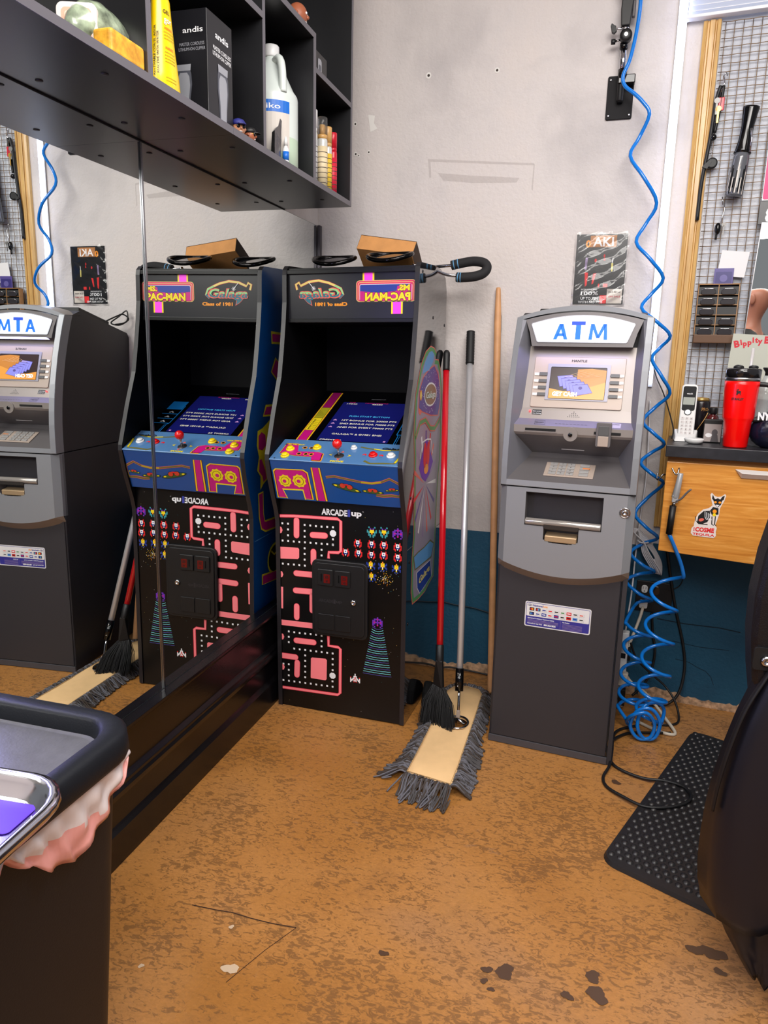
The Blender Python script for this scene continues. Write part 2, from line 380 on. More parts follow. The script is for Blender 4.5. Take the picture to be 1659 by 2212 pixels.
# ---------------------------------------------------------------- things on the shelves
# clipper carton
t = thing('clipper_box', 'tall black carton printed with a silver clipper, on the left shelf beside the yellow bottle', 'box', (.14, -1.1855, ZS))
CB = mat('black_carton', (17, 17, 22), .38); SIL = mat('silver_print', (168, 170, 178), .35, .3); SILD = mat('silver_print_shade', (92, 94, 104), .4, .3)
b = B(); b.box(-.08, .08, -.0575, .0575, 0, .224, CB); b.build('carton', t, bevel=.0012)
def clip_art(s, cx, z0, h, w_):
    f = lambda x, y: (cx+x*w_, z0+y*h)
    s.poly([f(*p) for p in [(-.36, 0), (.3, 0), (.36, .3), (.5, .62), (.46, .84), (.34, .98), (-.38, .98), (-.5, .84), (-.52, .6), (-.4, .3)]], SILD, 1)
    s.poly([f(*p) for p in [(-.28, .04), (.24, .04), (.28, .3), (.38, .6), (.34, .78), (.2, .86), (-.24, .86), (-.38, .76), (-.4, .6), (-.3, .3)]], SIL, 2)
    s.poly([f(*p) for p in [(-.42, .9), (.42, .9), (.46, 1.03), (-.46, 1.03)]], SIL, 2)
b = Flat(); s = Sheet(b, (0, -.0576, 0), (1, 0, 0), (0, 0, 1))
s.text('andis', .045, .178, .011, INKW, 1, .01, .05, anchor='c'); s.text('MASTER CORDLESS', .042, .152, .0065, SIL, 1, .005, .062, anchor='c'); s.text('LITHIUM-ION CLIPPER', .042, .142, .0065, SIL, 1, .005, .066, anchor='c'); clip_art(s, .02, .012, .10, .04)
s = Sheet(b, (.0802, 0, 0), (0, 1, 0), (0, 0, 1))
s.text('andis', .008, .178, .013, INKW, 1, .02, .06, anchor='c'); s.text('MASTER CORDLESS', .008, .152, .0085, INKW, 1, .01, .082, anchor='c'); s.text('LITHIUM-ION CLIPPER', .008, .140, .0085, INKW, 1, .01, .085, anchor='c'); clip_art(s, .01, .006, .118, .05)
b.build('printed_artwork', t)
# yellow styling bottle
t = thing('styling_bottle', 'bright yellow bottle with black lettering standing in front of the black clipper carton', 'bottle', (.195, -1.384, ZS))
YEL = mat('yellow_plastic', (250, 208, 0), .3, coat=.3); RED = mat('red_print', (228, 50, 30), .4)
b = B(); b.lathe([(.0, 0), (.044, 0), (.046, .006), (.042, .04), (.034, .09), (.028, .14), (.024, .18), (.022, .186), (0, .188)], (0, 0, 0), YEL, 28, sx=.62, sy=1.05); b.build('bottle_body', t, label='yellow tapered body')
b = B(); b.lathe([(.018, .186), (.019, .19), (.017, .215), (0, .216)], (0, 0, 0), BLK, 20); b.build('cap', t)
b = Flat()
def wrapf(x, y):  # x = angle offset distance, y = height on the tapered body
    return x, y
def cone_text(txt, a0, zz, h, m, wid, rot=False):
    vs, fs = text2d(txt, .01); xs = [v[0] for v in vs]; W = max(xs)-min(xs); out = []
    for px, py in vs:
        u = (px-min(xs))/W*wid; v = py/.7*h
        if rot: u, v = -v, u
        z = zz+v; r = .046 - (.024*z/.19) if z < .19 else .022
        a = a0 + u/r
        out.append(((r*.62+.0009)*cos(a), (r*1.05+.0009)*sin(a), z))
    b.add(out, fs, m)
cone_text('gor', rad(-30), .135, .012, INKW, .022); cone_text('GEL', rad(-32), .152, .007, INKB, .018)
cone_text('REATIVABLE CON EL AGUA', rad(-70), .03, .006, INKB, .095, True); cone_text('REACTIVE WITH WATER', rad(-56), .035, .006, INKB, .08, True)
for zz, m in ((.122, RED), (.085, RED)): cone_text('WARNING:', rad(-30), zz, .005, m, .024)
for zz in (.116, .110, .104, .078, .072, .066, .06, .03, .024): cone_text('lorem'.replace('lorem', 'IIIIIIIIIIII'), rad(-32), zz, .002, mat('small_print', (120, 100, 20), .6), .028)
b.build('label', t, label='black and red label lettering')
# things behind / beside
t = thing('storage_tin', 'white round tin on a black carton, behind the yellow bottle by the shelf divider', 'tin', (.10, -1.335, ZS+.14))
b = B(); b.lathe([(0, 0), (.028, 0), (.033, .012), (.033, .06), (.03, .066), (0, .066)], (0, 0, 0), mat('white_tin', (198, 198, 205), .35), 24); b.build('tin_body', t)
b = B(); b.box(-.045, .045, -.045, .045, 0, .14, CB); tag(b.build('carton', bevel=.001), 'plain black carton under the white tin, behind the yellow bottle', 'box', loc=(.10, -1.335, ZS))
t = thing('display_card', 'cream and peach framed card at the far left of the shelves, behind the green stone', 'card', (.17, -1.612, ZS), (0, 0, rad(20)))
b = B(); b.prism(rr(-.035, .035, 0, .085, .012), 'y', -.006, .006, mat('cream_frame', (228, 220, 214), .4)); b.build('frame', t, bevel=.0015)
b = Flat(); s = Sheet(b, (0, -.0062, 0), (1, 0, 0), (0, 0, 1)); s.rrect(-.026, .026, .006, .076, .008, mat('peach_card', (226, 176, 150), .5), 1); s.rrect(-.02, .02, .012, .07, .005, mat('cream_card', (236, 214, 190), .5), 2); s.text('B', 0, .045, .014, INKB, 3, anchor='c', slant=.2); b.build('card_face', t)
# moss green stone
ST1 = mat('green_stone', (132, 144, 122), .25, coat=.4, var=.75, vscale=38, bump=.3, bscale=60)
b = B(); b.ball((0, 0, .052), .056, ST1, 22, sz=.92, sx=.7, sy=1.55); o = b.build('green_stone', bevel=0); tag(o, 'mottled green polished stone standing behind the yellow block on the left shelf', 'stone', loc=(.170, -1.555, ZS))
tx = bpy.data.textures.new('lump', 'CLOUDS'); tx.noise_scale = .05; d = o.modifiers.new('lump', 'DISPLACE'); d.texture = tx; d.strength = .022
b = B(); b.box(-.02, .02, -.050, .050, 0, .042, mat('amber_soap', (232, 164, 48), .5, var=.35, vscale=70, bump=.5, bscale=90)); o = b.build('soap_block', bevel=.006, seg=3); tag(o, 'amber yellow block in front of the mottled green stone', 'soap', loc=(.22, -1.565, ZS))
# toy heads
SK = mat('toy_skin', (158, 88, 58), .45); SK2 = mat('toy_skin_light', (190, 130, 96), .45)
def toy(name, lab, loc, r, skin, capm, rz, glasses=True, bald=False):
    t = thing(name, lab, 'figurine', loc, (0, 0, rz))
    b = B(); b.ball((0, 0, r*1.15), r, skin, 20, sz=1.15); b.ball((r*.98, 0, r*1.0), r*.2, skin, 10); b.ball((0, r*.98, r*1.1), r*.22, skin, 8); b.ball((0, -r*.98, r*1.1), r*.22, skin, 8); b.build('head', t)
    b = B(); b.tube([(r*.72, -r*.3, r*.62), (r*.86, 0, r*.58), (r*.72, r*.3, r*.62)], r*.09, mat('toy_mouth', (225, 215, 210), .5), 6); b.build('mouth', t)
    if capm:
        b = B(); b.lathe([(r*1.06, r*1.45), (r*1.0, r*1.9), (r*.75, r*2.25), (r*.3, r*2.42), (0, r*2.44)], (0, 0, 0), capm, 20); b.prism([(r*.5, -r*.7), (r*1.5, -r*.55), (r*1.75, 0), (r*1.5, r*.55), (r*.5, r*.7)], 'z', r*1.42, r*1.52, capm); b.build('cap', t)
    if glasses:
        b = B()
        for sgn in (-1, 1): b.ball((r*.88, sgn*r*.38, r*1.25), r*.3, BLKG, 12, sx=.5)
        b.tube([(0, -r*1.02, r*1.3), (r*.85, -r*.6, r*1.3), (r*1.0, 0, r*1.32), (r*.85, r*.6, r*1.3), (0, r*1.02, r*1.3)], r*.06, mat('gold_wire', (200, 160, 80), .3, 1.), 6); b.build('sunglasses', t)
    if bald:
        b = B()
        for sgn in (-1, 1): b.ball((r*.9, sgn*r*.33, r*1.28), r*.13, INKW, 10); b.ball((r*1.0, sgn*r*.33, r*1.28), r*.06, INKB, 8)
        b.build('eyes', t)
        b = B(); b.lathe([(r*.62, r*.22), (r*.80, r*.42), (r*.7, r*.5)], (r*.12, 0, 0), mat('toy_beard', (40, 24, 18), .8), 16); b.build('beard', t)
toy('toy_figurine', 'small toy head with a blue cap and glasses, on the shelf beside the clipper carton', (.222, -1.105, ZS), .0165, SK2, mat('blue_cap', (30, 34, 110), .6), rad(-40))
toy('toy_figurine', 'small toy head with a black cap and dark glasses, next to the blue capped one', (.222, -1.045, ZS), .0155, SK, BLK, rad(10))
toy('toy_figurine', 'smiling bald toy head with a dark beard on the raised shelf board', (.205, -.70, 2.178), .029, SK, None, rad(15), False, True)
# white jug
t = thing('jug', 'big translucent white jug with a blue label on the shelf beside the divider', 'jug', (.165, -.79, ZS), (0, 0, rad(-38)))
JG = mat('milky_plastic', (206, 214, 210), .35, spec=.5, coat=.2); JGL = mat('milky_plastic_filled', (182, 202, 178), .35, coat=.2)
prof = [(0, 0), (.068, 0), (.073, .006), (.073, .075)]
b = B(); b.lathe(prof, (0, 0, 0), JGL, 32); b.lathe([(.073, .075), (.073, .178), (.071, .188), (.062, .2), (.046, .232), (.032, .262), (.021, .28), (.019, .292)], (0, 0, 0), JG, 32); b.build('jug_body', t)
b = B(); b.tube(spline([(.016, 0, .272), (.04, 0, .276), (.056, 0, .262), (.064, 0, .23), (.066, 0, .185)], 6), .0105, JG, 12); b.build('handle', t)
b = B(); b.lathe([(.021, .286), (.022, .29), (.022, .314), (.020, .317), (0, .317)], (0, 0, 0), WHT, 28); b.build('cap', t)
b = Flat()
def arc(a0, a1, za, zb, r, m, n=14):
    for i in range(n):
        p, q = a0+(a1-a0)*i/n, a0+(a1-a0)*(i+1)/n
        b.add([(r*cos(p), r*sin(p), za), (r*cos(q), r*sin(q), za), (r*cos(q), r*sin(q), zb), (r*cos(p), r*sin(p), zb)], [(0, 1, 2, 3)], m)
LB = mat('blue_label', (22, 104, 200), .4); LP = mat('pale_label', (206, 198, 190), .5)
arc(rad(-100), rad(13), .035, .132, .0735, LP); arc(rad(-100), rad(13), .132, .162, .0737, LB)
vs, fs = text2d('eiko', .01); xs = [v[0] for v in vs]; W = max(xs)-min(xs)
b.add([(.0741*cos(rad(-52)+(v[0]-min(xs))/W*.75), .0741*sin(rad(-52)+(v[0]-min(xs))/W*.75), .14+v[1]/.7*.013) for v in vs], fs, INKW)
b.build('label', t, label='blue and pale label')
# foil pouch and small bottle in front of the jug
FO = mat('crumpled_foil', (110, 108, 110), .22, .9, bump=1., bscale=60)
b = B(); b.add([(0, -.022, 0), (0, .016, 0), (.004, .014, .05), (.002, .018, .075), (0, .026, .105), (0, .014, .108), (0, .0, .085), (0, -.02, .07), (-.014, -.018, 0), (-.014, .014, 0), (-.012, .012, .05), (-.010, .0, .08), (-.01, -.018, .065)], [(0, 1, 2, 7), (2, 3, 6, 7), (3, 4, 5, 6), (8, 9, 10, 12), (10, 11, 12), (0, 8, 12, 7), (1, 9, 10, 2), (7, 12, 11, 6), (2, 10, 11, 3), (3, 11, 6)], FO)
tag(b.build('foil_pouch', bevel=.001), 'crumpled silver foil pouch standing in front of the white jug', 'pouch', loc=(.226, -.885, ZS))
t = thing('dropper_bottle', 'tiny white bottle with a blue label beside the foil pouch', 'bottle', (.232, -.848, ZS))
b = B(); b.lathe([(0, 0), (.008, 0), (.0085, .002), (.0085, .036), (.005, .042), (.004, .046)], (0, 0, 0), WHT, 16); b.build('bottle_body', t)
b = B(); b.lathe([(.0056, .046), (.0045, .06), (.002, .068), (0, .069)], (0, 0, 0), WHT, 14); b.build('nozzle', t)
b = B(); b.lathe([(.0088, .008), (.0088, .030)], (0, 0, 0), LB, 16); b.build('label', t, label='blue label')
# row of spray bottles
def spray(lab, loc, h, r, body, capc, lab2, clear=False):
    t = thing('spray_bottle', lab, 'bottle', loc, group='slim bottles at the corner end of the shelf')
    b = B(); b.lathe([(0, 0), (r, 0), (r*1.02, .003), (r*1.02, h*.68), (r*.9, h*.72)], (0, 0, 0), body, 20); b.build('bottle_body', t)
    b = B(); b.lathe([(r*.95, h*.70), (r*.97, h*.76), (r*.8, h*.765)], (0, 0, 0), capc, 20); b.lathe([(r*.45, h*.765), (r*.45, h*.9), (0, h*.91)], (0, 0, 0), capc, 12); b.build('nozzle', t)
    b = B(); b.lathe([(r*1.0, h*.76), (r*1.0, h*.99), (r*.9, h), (0, h)], (0, 0, 0), mat('clear_cap', (230, 230, 232), .05, trans=.9, alpha=.45) if clear else capc, 20); b.build('cap', t)
    b = B(); b.lathe([(r*1.035, .012), (r*1.035, h*.6)], (0, 0, 0), lab2, 20)
    for q in range(7): b.lathe([(r*1.045, .02+q*h*.07), (r*1.045, .022+q*h*.07)], (0, 0, 0), mat('label_line', (70, 60, 55), .6), 20)
    b.build('label', t)
CLR = mat('clear_bottle', (205, 205, 200), .1, coat=.5); TAN = mat('tan_plastic', (206, 160, 96), .35); CRM = mat('cream_label', (226, 208, 170), .5); REDP = mat('red_plastic', (196, 20, 44), .3)
spray('slim clear bottle with a white cap, first of the row next to the divider', (.205, -.585, ZS), .215, .0155, CLR, WHT, mat('grey_label', (196, 196, 196), .5))
spray('slim clear bottle with a tan pump under a clear cap, second of the row', (.21, -.515, ZS), .213, .0165, CLR, TAN, CRM, True)
spray('slim bottle with a tan cap and yellow label, between the clear and the red bottles', (.208, -.462, ZS), .2, .014, CLR, TAN, mat('yellow_label', (228, 190, 60), .5))
spray('slim red bottle at the end of the row of spray bottles', (.214, -.428, ZS), .192, .013, REDP, REDP, mat('red_label', (206, 30, 60), .5))
t = thing('trimmer_box', 'small black carton with a silver print on the shelf board above the slim bottles', 'box', (.19, -.575, 2.092))
b = B(); b.box(-.04, .04, -.05, .045, 0, .062, CB); b.build('carton', t, bevel=.001)
b = Flat(); s = Sheet(b, (.0403, 0, 0), (0, 1, 0), (0, 0, 1)); s.rrect(-.03, 0, .008, .046, .008, SIL, 1); s.rrect(-.024, -.006, .012, .03, .005, SILD, 2); b.build('printed_artwork', t)
ART = {'border_a': [(0.0158, 0.7188), (0.0706, 0.7224), (0.2346, 0.7251), (0.2471, 0.7174), (0.2471, 0.612), (0.2379, 0.6059), (0.2019, 0.6036), (0.2014, 0.5812)], 'border_b': [(0.1996, 0.2949), (0.2004, 0.2578), (0.2369, 0.2573), (0.2456, 0.2513), (0.2447, 0.0829), (0.2351, 0.0743), (0.0094, 0.0692)], 'bar_a': [(0.0804, 0.7078), (0.0796, 0.6535)], 'bar_b': [(0.1411, 0.6602), (0.1881, 0.6619)], 'rect_a': [(0.016, 0.6066), (0.0852, 0.6089), (0.0895, 0.604), (0.0891, 0.5734), (0.0838, 0.5675), (0.0152, 0.5627)], 'bar_c': [(0.1441, 0.6001), (0.1438, 0.559)], 'bar_d': [(0.0765, 0.5147), (0.14, 0.5152)], 'bar_e': [(0.0191, 0.4579), (0.0177, 0.3765)], 'bar_f': [(0.0734, 0.4504), (0.1373, 0.4523)], 'bar_g': [(0.1385, 0.4377), (0.138, 0.3827)], 'bar_h': [(0.0771, 0.3914), (0.0765, 0.3494)], 'bar_i': [(0.014, 0.3229), (0.1428, 0.325)], 'bar_j': [(0.0736, 0.2605), (0.1423, 0.2622)], 'bar_k': [(0.0153, 0.1943), (0.07, 0.1952)], 'bar_l': [(0.0765, 0.1755), (0.0745, 0.1265)], 'rect_b': [(0.1352, 0.2038), (0.1883, 0.2064), (0.1936, 0.2015), (0.1924, 0.1281), (0.1871, 0.1228), (0.1314, 0.1229), (0.1296, 0.1262), (0.1311, 0.1989)], 'dots': [(0.1113, 0.6937), (0.1328, 0.6935), (0.1542, 0.6933), (0.1755, 0.6931), (0.1967, 0.694), (0.2182, 0.6943), (0.0255, 0.6927), (0.0474, 0.6929), (0.0471, 0.672), (0.0468, 0.6506), (0.1111, 0.6722), (0.1109, 0.6514), (0.2181, 0.6517), (0.2181, 0.6315), (0.0253, 0.6298), (0.0471, 0.6301), (0.0688, 0.6304), (0.0903, 0.6308), (0.1118, 0.6311), (0.1332, 0.6314), (0.1544, 0.6317), (0.1755, 0.632), (0.1966, 0.6324), (0.2175, 0.6327), (0.1104, 0.6092), (0.1102, 0.5887), (0.11, 0.568), (0.1751, 0.61), (0.175, 0.5896), (0.0247, 0.5449), (0.0464, 0.545), (0.0681, 0.5459), (0.0892, 0.5456), (0.1106, 0.5461), (0.0443, 0.2913), (0.0659, 0.2911), (0.0874, 0.2905), (0.1093, 0.2918), (0.1306, 0.2929), (0.1518, 0.2928), (0.1734, 0.2927), (0.0439, 0.2703), (0.0436, 0.2498), (0.1733, 0.272), (0.1732, 0.2514), (0.065, 0.2278), (0.0869, 0.2282), (0.1087, 0.2286), (0.1304, 0.229), (0.152, 0.2294), (0.1735, 0.2298), (0.1948, 0.2302), (0.2161, 0.2306), (0.216, 0.2092), (0.2159, 0.1884), (0.2159, 0.1666), (0.1084, 0.2074), (0.1082, 0.1863), (0.108, 0.1652), (0.1078, 0.144), (0.1075, 0.1227), (0.0208, 0.1627), (0.0423, 0.1637), (0.0419, 0.1415), (0.0416, 0.12), (0.0196, 0.0978), (0.0419, 0.0984), (0.064, 0.0989), (0.086, 0.0994), (0.1078, 0.1), (0.1296, 0.1005), (0.1513, 0.101), (0.1728, 0.1015), (0.1943, 0.1021), (0.2156, 0.1026), (0.2154, 0.1233)], 'pellets': [(0.2182, 0.6726), (0.2154, 0.1452)], 'logo': [(0.1757, 0.7331), (0.3261, 0.7462), (0.272, 0.7368), (0.2885, 0.7381), (0.3333, 0.7644)], 'sprA': [(0.3603, 0.6902), (0.4035, 0.692)], 'sprP': [(0.4526, 0.6924), (0.3842, 0.3698)], 'sprR': [(0.3095, 0.646), (0.3595, 0.6466), (0.4037, 0.6476), (0.4526, 0.6454), (0.2648, 0.6097), (0.3122, 0.611), (0.3591, 0.61), (0.4034, 0.6119), (0.4533, 0.6093)], 'sprY': [(0.3574, 0.5718), (0.4002, 0.573), (0.4495, 0.5701), (0.3598, 0.5317)], 'ship': [(0.3023, 0.1488)], 'beam': [(0.3649, 0.3507), (0.4039, 0.3529), (0.3313, 0.1739), (0.4378, 0.1763)], 'burst': [(0.4029, 0.5251)], 'stars': [(0.4344, 0.7645), (0.3351, 0.7372), (0.3002, 0.6881), (0.3872, 0.6464), (0.4506, 0.7174), (0.471, 0.7269), (0.3748, 0.5896), (0.4421, 0.3547), (0.4395, 0.3378), (0.434, 0.2655), (0.4275, 0.2587), (0.4589, 0.2532), (0.255, 0.2918), (0.2957, 0.2919), (0.2782, 0.2793), (0.2733, 0.2146), (0.2625, 0.1876), (0.4014, 0.1485), (0.4088, 0.3886), (0.4541, 0.293), (0.1367, 0.0554), (0.325, 0.0239), (0.0428, 0.0218), (0.4695, 0.5284), (0.4499, 0.4973), (0.4395, 0.4929), (0.4311, 0.4863), (0.4592, 0.475), (0.421, 0.4803), (0.4572, 0.5422), (0.4482, 0.55), (0.4291, 0.538)], 'door': [(0.1439, 0.5755), (0.3471, 0.5755), (0.3536, 0.3053), (0.1404, 0.2955)], 'coinA': [(0.1661, 0.5448), (0.226, 0.5469), (0.2251, 0.4859), (0.1649, 0.4859)], 'coinB': [(0.2324, 0.5476), (0.29, 0.5487), (0.2886, 0.486), (0.2315, 0.485)], 'red_a': [(0.1927, 0.5303), (0.2158, 0.5302), (0.214, 0.4979), (0.1917, 0.498)], 'red_b': [(0.2565, 0.5305), (0.2792, 0.5304), (0.2776, 0.4983), (0.2557, 0.4984)], 'emb': [(0.1706, 0.4226), (0.2608, 0.4333)], 'lock': [(0.3006, 0.4359)], 'retA': [(0.1686, 0.3823), (0.2279, 0.3833), (0.2257, 0.324), (0.167, 0.3235)], 'retB': [(0.2335, 0.3828), (0.2907, 0.3828), (0.2879, 0.3259), (0.2313, 0.3247)], 'mq_panel': [(0.0253, 1.5481), (0.4762, 1.5419), (0.4764, 1.3998), (0.0181, 1.4037)], 'mq_ship1': [(0.2872, 1.5433), (0.3278, 1.5432), (0.328, 1.5181), (0.2874, 1.519)], 'mq_ship2': [(0.3875, 1.4494), (0.4274, 1.449), (0.4275, 1.4106), (0.3881, 1.4108)], 'mq_box': [(0.2643, 1.52), (0.4708, 1.5158), (0.4723, 1.449), (0.2647, 1.4514)], 'mq_ms': [(0.409, 1.5054), (0.4534, 1.4842)], 'mq_pac': [(0.3009, 1.4818), (0.4556, 1.452)], 'mq_gal': [(0.0449, 1.5127), (0.2183, 1.4635)], 'mq_class': [(0.1157, 1.4517), (0.2334, 1.4374)], 'mq_arc': [(0.0496, 1.4921), (0.0448, 1.5098), (0.0566, 1.516), (0.0631, 1.5051), (0.0931, 1.5176), (0.1293, 1.5213), (0.1651, 1.5133), (0.1877, 1.5043), (0.2102, 1.4938), (0.2183, 1.475), (0.2038, 1.4637)], 'mq_tail': [(0.0693, 1.4654), (0.0834, 1.4741), (0.0992, 1.4651), (0.1056, 1.4386), (0.0875, 1.4491), (0.0743, 1.4624)], 'mq_star': [(0.111, 1.4955), (0.0931, 1.5162)], 'cf_corners': [(0.0162, 0.0201), (0.4811, 0.0159), (0.4766, 0.1418), (0.0161, 0.1473)], 'cf_mag': [(0.0253, 0.0342), (0.1423, 0.032), (0.1534, 0.0555), (0.1585, 0.145), (0.1303, 0.1437), (0.124, 0.0511), (0.0528, 0.0473), (0.0594, 0.144), (0.0303, 0.144)], 'cf_mag_outer': [(0.0227, 0.0386), (0.0318, 0.0305), (0.1365, 0.0282), (0.1519, 0.0389), (0.1585, 0.145), (0.0303, 0.144)], 'cf_blue_in': [(0.0464, 0.1056), (0.1259, 0.1042), (0.1303, 0.1437), (0.0594, 0.144)], 'cf_stripe': [(0.1638, 0.0182), (0.1997, 0.0185), (0.2114, 0.1452), (0.1672, 0.1452)], 'cf_curve': [(0.2158, 0.0514), (0.246, 0.0461), (0.2949, 0.0544), (0.3393, 0.0617), (0.3759, 0.0633), (0.4089, 0.057), (0.4384, 0.0428), (0.4725, 0.0607)], 'cf_curve2': [(0.4706, 0.0588), (0.4748, 0.0789), (0.4705, 0.106), (0.4405, 0.1041), (0.4117, 0.1084), (0.3875, 0.106)], 'cf_bugs': [(0.2847, 0.0843), (0.3768, 0.0922), (0.4446, 0.0819)], 'cf_blobs': [(0.0628, 0.0764), (0.116, 0.0728)], 'dk_corners': [(0.0249, -0.019), (0.0245, 0.1098), (0.4582, 0.1096), (0.4872, -0.0185)], 'dk_mag': [(0.0368, 0.1043), (0.0867, 0.1025), (0.1002, 0.0495), (0.18, 0.0553), (0.2028, 0.0404), (0.2068, -0.0129), (0.1746, -0.0165), (0.1679, 0.0211), (0.099, 0.0216), (0.0372, 0.043)], 'dk_y': [(0.0659, 0.0661), (0.0651, 0.0196), (0.1587, 0.0851)], 'dk_joy': [(0.2551, 0.0381)], 'dk_ball': [(0.2277, 0.1009)], 'dk_w1': [(0.2893, 0.095)], 'dk_red': [(0.3694, 0.054)], 'dk_w2': [(0.4311, 0.0551)], 'dk_move': [(0.2361, -0.0135), (0.2831, -0.0046)], 'dk_tri': [(0.2231, 0.037), (0.2904, 0.0418), (0.2609, 0.0636), (0.259, 0.0117)], 'dk_y1': [(0.3136, 0.0951), (0.3629, 0.0843), (0.405, 0.0808), (0.4598, 0.0942)], 'dk_y2': [(0.3552, 0.0145), (0.3798, -0.0051), (0.4287, 0.004), (0.4631, 0.0078), (0.4634, 0.0677)], 'dk_script': [(0.4003, 0.0959), (0.4607, 0.0982)], 'dk_screw': [(0.0369, 0.096), (0.0339, 0.0014), (0.4716, 0.0015)], 'sc_glass': [(0.1234, 0.0348), (0.3848, 0.0342), (0.3831, 0.3265), (0.1222, 0.33)], 'sc_strip': [(0.0485, 0.0305), (0.0893, 0.0162), (0.0978, 0.3876), (0.0508, 0.3848)], 'sc_strip_div': [(0.0466, 0.0994), (0.0913, 0.0979), (0.0467, 0.1914), (0.0938, 0.1922), (0.0496, 0.2736), (0.0949, 0.2738)], 'sc_push': [(0.1837, 0.2106), (0.339, 0.2199)], 'sc_l1': [(0.1669, 0.1783), (0.3748, 0.1869)], 'sc_l2': [(0.1648, 0.1532), (0.3752, 0.1625)], 'sc_l3': [(0.164, 0.1285), (0.3764, 0.136)], 'sc_gal': [(0.1639, 0.0803), (0.3489, 0.0865)], 'sc_cred': [(0.1327, 0.0357), (0.2151, 0.0383)], 'sc_up': [(0.1489, 0.3257), (0.1719, 0.3272)], 'sc_n1': [(0.1402, 0.313), (0.1817, 0.3158)], 'sc_hi': [(0.2117, 0.322), (0.3009, 0.3269)], 'sc_n2': [(0.2405, 0.3138), (0.2827, 0.3167)], 'sc_arc': [(0.2248, 0.3533), (0.2831, 0.3571)], 'sc_ships': [(0.1414, 0.1819), (0.1408, 0.1567), (0.1402, 0.1319)], 'sc_bl': [(0.4088, 0.0144), (0.4053, 0.2418), (0.4028, 0.0914), (0.4372, 0.0945), (0.4067, 0.128), (0.4171, 0.166)], 's_oval': [(0.0619, 1.1523), (0.0958, 1.2115), (0.1273, 1.2553), (0.1781, 1.2931), (0.2422, 1.3121), (0.2918, 1.307), (0.3239, 1.2902), (0.306, 1.2677), (0.3578, 1.2654), (0.3941, 1.227), (0.4162, 1.1774), (0.4296, 1.1111), (0.4248, 1.0582)], 's_blue': [(0.1307, 1.2156), (0.1632, 1.2553), (0.2158, 1.2889), (0.2585, 1.2943), (0.2894, 1.2824), (0.277, 1.2578), (0.2216, 1.2287)], 's_purple': [(0.0959, 1.104), (0.0998, 1.1625), (0.1493, 1.2082), (0.2212, 1.2336), (0.2981, 1.2479), (0.3527, 1.2173), (0.3905, 1.1651), (0.3966, 1.1127), (0.3701, 1.0619), (0.2566, 1.0695), (0.1415, 1.0893)], 's_disc': [(0.2486, 1.1498), (0.3154, 1.1801), (0.1742, 1.1333)], 's_sun': [(0.1258, 1.1474)], 's_screws': [(0.2664, 1.4073), (0.4313, 1.3889)], 's_word': [(0.1705, 1.1239), (0.3195, 1.142)], 's_body': [(0.0722, 0.9244), (0.0712, 0.8533), (0.0716, 0.7629), (0.0721, 0.6712), (0.0579, 0.6005), (0.0569, 0.526), (0.0542, 0.474), (0.0747, 0.4236), (0.1588, 0.4182), (0.2448, 0.4197), (0.3036, 0.4349), (0.3652, 0.4464), (0.3727, 0.6028), (0.3874, 0.7634), (0.3901, 0.8834)], 's_rays': [(0.2073, 0.8319)], 's_badge': [(0.1159, 0.5284), (0.3099, 0.5278), (0.3326, 0.4556), (0.1643, 0.4363), (0.1274, 0.4671)], 's_cloud': [(0.0711, 0.5971), (0.1303, 0.601), (0.214, 0.5998), (0.3021, 0.6068), (0.3591, 0.5813), (0.3249, 0.5321), (0.0948, 0.5418)], 's_seam': [(0.0051, 0.6388), (0.0617, 0.6367)], 's_holes': [(0.0315, 0.8106), (0.0299, 0.6917), (0.0295, 0.5894), (0.0269, 0.3688)], 's_red': [(-0.0035, 0.4879), (0.0544, 0.4701), (0.0027, 0.3924)], 'l_a': [(0.1641, 1.3571), (0.262, 1.3544), (0.2586, 1.313), (0.1685, 1.3124)], 'l_b': [(0.2036, 1.266), (0.2378, 1.2468), (0.2205, 1.2339), (0.2517, 1.2285), (0.2273, 1.1741), (0.1613, 1.2128)], 'l_c': [(0.1136, 1.0976), (0.2011, 1.0953), (0.1927, 1.0494), (0.0877, 1.0569)], 'l_d': [(0.0829, 1.0159), (0.1309, 1.0328), (0.1806, 1.0501), (0.1529, 0.9815), (0.1077, 0.905), (0.1338, 0.8263), (0.0892, 0.8118), (0.063, 0.7948), (0.0637, 0.8441), (0.0344, 0.8694), (0.0519, 0.9156), (0.0333, 0.9591), (0.0407, 1.0094)], 'l_e': [(0.0487, 0.9916), (0.0742, 1.0029), (0.1086, 0.9893), (0.1126, 0.9503), (0.082, 0.9363), (0.0481, 0.9437)], 'l_e2': [(0.0559, 0.9046), (0.073, 0.9059), (0.1073, 0.8589), (0.1159, 0.829), (0.0893, 0.8189), (0.0809, 0.8415), (0.0511, 0.8635)], 'l_f': [(0.0442, 0.7944), (0.067, 0.771), (0.0959, 0.782), (0.1012, 0.6868), (0.1884, 0.6744), (0.1882, 0.6291), (0.1051, 0.6383), (0.0613, 0.6626), (0.0472, 0.7052)], 'l_g': [(0.1879, 0.5625), (0.1502, 0.5641), (0.1223, 0.5335), (0.1312, 0.4895), (0.1875, 0.4467)], 'l_h': [(0.0721, 0.4723), (0.1876, 0.4564), (0.1874, 0.4233), (0.0716, 0.4312)], 'l_seam': [(0.0435, 0.6268), (0.1881, 0.612)]}
